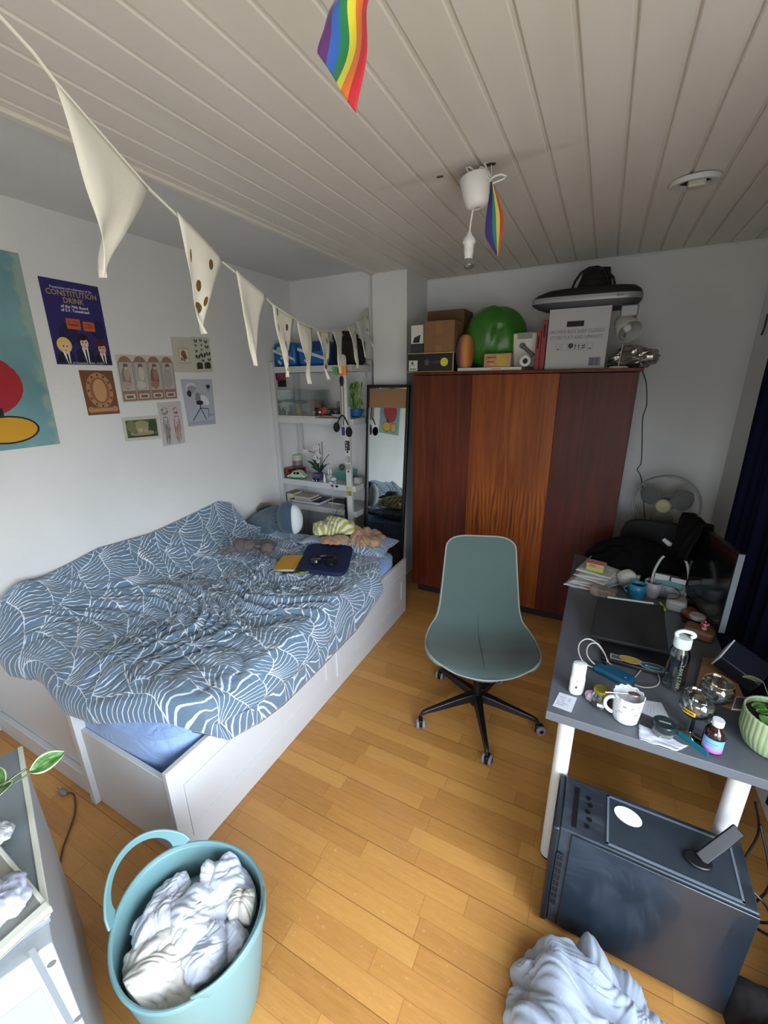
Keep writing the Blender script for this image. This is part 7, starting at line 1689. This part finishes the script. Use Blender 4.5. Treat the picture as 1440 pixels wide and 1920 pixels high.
# grey cloth heap near the tower
p = on_z(1130, 1850, .12)
def greyh(A, B_, r): return .20*np.sqrt(np.clip(1-(r*1.0)**2, 0, 1))
heap('grey_coat', 'pale grey blue jacket heaped on the floor in front of the computer tower', 'clothing', mat('pale_blue_cotton', '#949eab', .85, bump=.1, bscale=200, sheen=.2), .215, .82, .26, .20, greyh, lambda x, y: .0, n=120, seed=23, rot=-28, lowamp=.055, fs=1.1, dirn=.9)
# dark clothes and cables right of the tower
heap('dark_clothes', 'dark brown clothes on the floor right of the computer tower', 'clothing', mat('dark_brown_cloth', '#1a1614', .95), .70, 1.02, .13, .22, lambda A, B_, r: .22*np.sqrt(np.clip(1-(r*1.0)**2, 0, 1)), lambda x, y: .0, n=60, scale=1.25, seed=29, cap=.07, lowamp=.04)
for k, (pts, lb) in enumerate(((((.62, 1.40, .46), (.66, 1.34, .30), (.61, 1.30, .18), (.66, 1.22, .24)), 'black cable drooping beside the right desk leg'), (((.60, 1.42, .52), (.64, 1.44, .38), (.60, 1.38, .22), (.63, 1.30, .02)), 'black cable hanging behind the right desk leg'), (((.57, 1.26, .36), (.62, 1.24, .33), (.66, 1.28, .22), (.60, 1.34, .10)), 'black cable leaving the back of the computer tower'))):
    one(MB().tube(smoothp([V(p) for p in pts]), .004, 7), 'black_cable', M_blk, lb, 'cable')
# plug and cord on the floor
p = on_z(118, 1485, .012)
pl_ = thing('mains_plug', 'grey mains plug on a cord lying on the floor by the bed', 'plug', (p.x, p.y, 0))
MB().ell((0, 0, .014), (.026, .013, .012), 16, 10).build('plug_body', M_('#77797d', .45), pl_)
MB().cyl((-.024, -.006, .014), (-.043, -.010, .014), .0024, n=8).cyl((-.024, .006, .014), (-.043, .004, .014), .0024, n=8).build('prongs', mat('chrome', '#b9babc', .2, .9), pl_)
pts = [V((.02, .0, .012)), on_z(138, 1489, .006)-V(pl_.location), on_z(141, 1520, .005)-V(pl_.location), on_z(131, 1555, .005)-V(pl_.location), on_z(118, 1590, .005)-V(pl_.location), on_z(108, 1640, .005)-V(pl_.location)]
MB().tube(smoothp(pts), .0035, 7).build('cord', M_('#4c3a2a'), pl_)
# ---- on the cabinet: cream board, tissue, plant ----
def cloc(px, py, z): return Mcab.inverted() @ on_z(px, py, z)
zb = .8055
b4 = [on_z(0, 1588, zb), on_z(100, 1708, zb), on_z(0, 1800, zb)]
t = thing('cream_tray', 'shallow cream tray on the near part of the cabinet top', 'tray', tuple(V((b4[1].x, b4[1].y, zb))))
P1 = b4[1]; e1 = (b4[0]-b4[1]).normalized(); e2 = (b4[2]-b4[1]).normalized()
c4 = [P1, P1+e1*.33, P1+e1*.33+e2*.30, P1+e2*.30]
def quad_mb(c, z0, z1): 
    vs = [(q.x, q.y, z0) for q in c]+[(q.x, q.y, z1) for q in c]
    n = (c[1]-c[0]).cross(c[2]-c[0]).z
    fs = [(3, 2, 1, 0), (4, 5, 6, 7), (0, 1, 5, 4), (1, 2, 6, 5), (2, 3, 7, 6), (3, 0, 4, 7)]
    if n < 0: fs = [tuple(reversed(f)) for f in fs]
    return MB()._add(vs, fs)
part(quad_mb(c4, zb, zb+.006), 'tray_floor', M_beige, t, smooth=False)
def rimq(a, b, w=.012, h=.022):
    d = (b-a).normalized(); n = V((-d.y, d.x, 0)); cen = sum(c4, V((0, 0, 0)))/4
    if n.dot(cen-a) < 0: n = -n
    return quad_mb([a, b, b+n*w, a+n*w], zb, zb+h)
part(rimq(c4[0], c4[1], .008, .012), 'rim', M_cream, t, smooth=False, bevel=.002); part(rimq(c4[3], c4[0], .022, .016), 'rim', M_cream, t, smooth=False, bevel=.003)
# front fittings of the cabinet's near end
gx = L
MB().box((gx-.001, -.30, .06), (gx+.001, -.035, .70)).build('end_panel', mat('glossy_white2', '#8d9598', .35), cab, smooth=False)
Pn = Mcab @ V((gx+.0012, 0, .4)); nn_ = (Mcab.to_3x3() @ V((1, 0, 0)))
def cpl(px, py): return Mcab.inverted() @ on_plane(px, py, Pn, nn_)
g0, g1 = cpl(52, 1785), cpl(122, 1915); g2 = g1+(g1-g0)*2; w0 = V((0, .010, 0))
MB()._add([tuple(g0), tuple(g0+w0), tuple(g2+w0), tuple(g2)], [(0, 1, 2, 3), (3, 2, 1, 0)]).build('groove', M_('#6d757a'), cab, smooth=False)
for a_, b_ in ((97, 1808), (147, 1910)):
    q_ = cpl(a_, b_); MB().lathe([(0, 0), (.0065, 0), (.0075, -.001)], n=18, M=T(q_) @ RY(90)).build('screw_hole', M_('#4f565b'), cab)
hp_ = on_z(15, 1720, zb)
one(crumple_ball((hp_.x-.02, hp_.y-.0, zb+.03), (.05, .045, .026), 41, .3, flat=zb+.0065), 'used_tissue', mat('blue_white_tissue', '#a9adc0', .9), 'crumpled pale tissue in the cream tray', 'tissue', angle=180)
t = thing('trailing_plant', 'variegated trailing houseplant with cream edged leaves at the far left', 'plant', tuple(on_z(-70, 1530, .8055)))
t.location.z = .8055
MB().lathe([(.04, 0), (.055, .09), (.052, .09), (.048, .08)], n=28, cap0=True).build('pot', M_('#9a9c98', .5), t)
MB().lathe([(0, .075), (.05, .075)], n=20).build('soil', mat('soil', '#1f1813', .95), t)
def lw(px, py, z): return on_z(px, py, z)-V(t.location)
j = lw(58, 1448, .93); 
MB().tube(smoothp([(0, 0, .075), lw(-30, 1490, .93), lw(20, 1472, .93), j]), .0022, 6).build('vine', M_('#5b6a45'), t)
leaf(t, tuple(j), tuple(lw(122, 1412, .94)), .026, M_lv, .12, twist=.5)
leaf(t, tuple(lw(28, 1468, .93)), tuple(lw(-18, 1512, .91)), .030, M_lv, .2, twist=.3)
leaf(t, tuple(lw(0, 1480, .92)), tuple(lw(52, 1442, .925)), .015, M_lv, .1, twist=-.5)
leaf(t, tuple(lw(5, 1478, .92)), tuple(lw(-12, 1440, .93)), .018, M_lv, .15)
one(crumple_ball(tuple(on_z(2, 1560, .83)), (.030, .022, .014), 51, .35), 'crumpled_wrapper', mat('clear_wrapper', '#b5b8ba', .25), 'crumpled clear wrapper under the trailing plant', 'wrapper', angle=180)
# ================= groups of look-alikes =================
GR = {'white_cable': 'white charging cables on the desk', 'black_cable': 'black cables around the desk', 'paper_sheet': 'loose sheets in the paper pile', 'blue_pack': 'blue packs on the top shelf',
      'figurine': 'small toy figures in the display case', 'pillow': 'pillows at the head of the bed', 'plush_rabbit': 'grey plush toys on the duvet'}
for o in list(bpy.data.objects):
    b = o.name.split('.')[0]
    if o.parent is None and b in GR: o['group'] = GR[b]
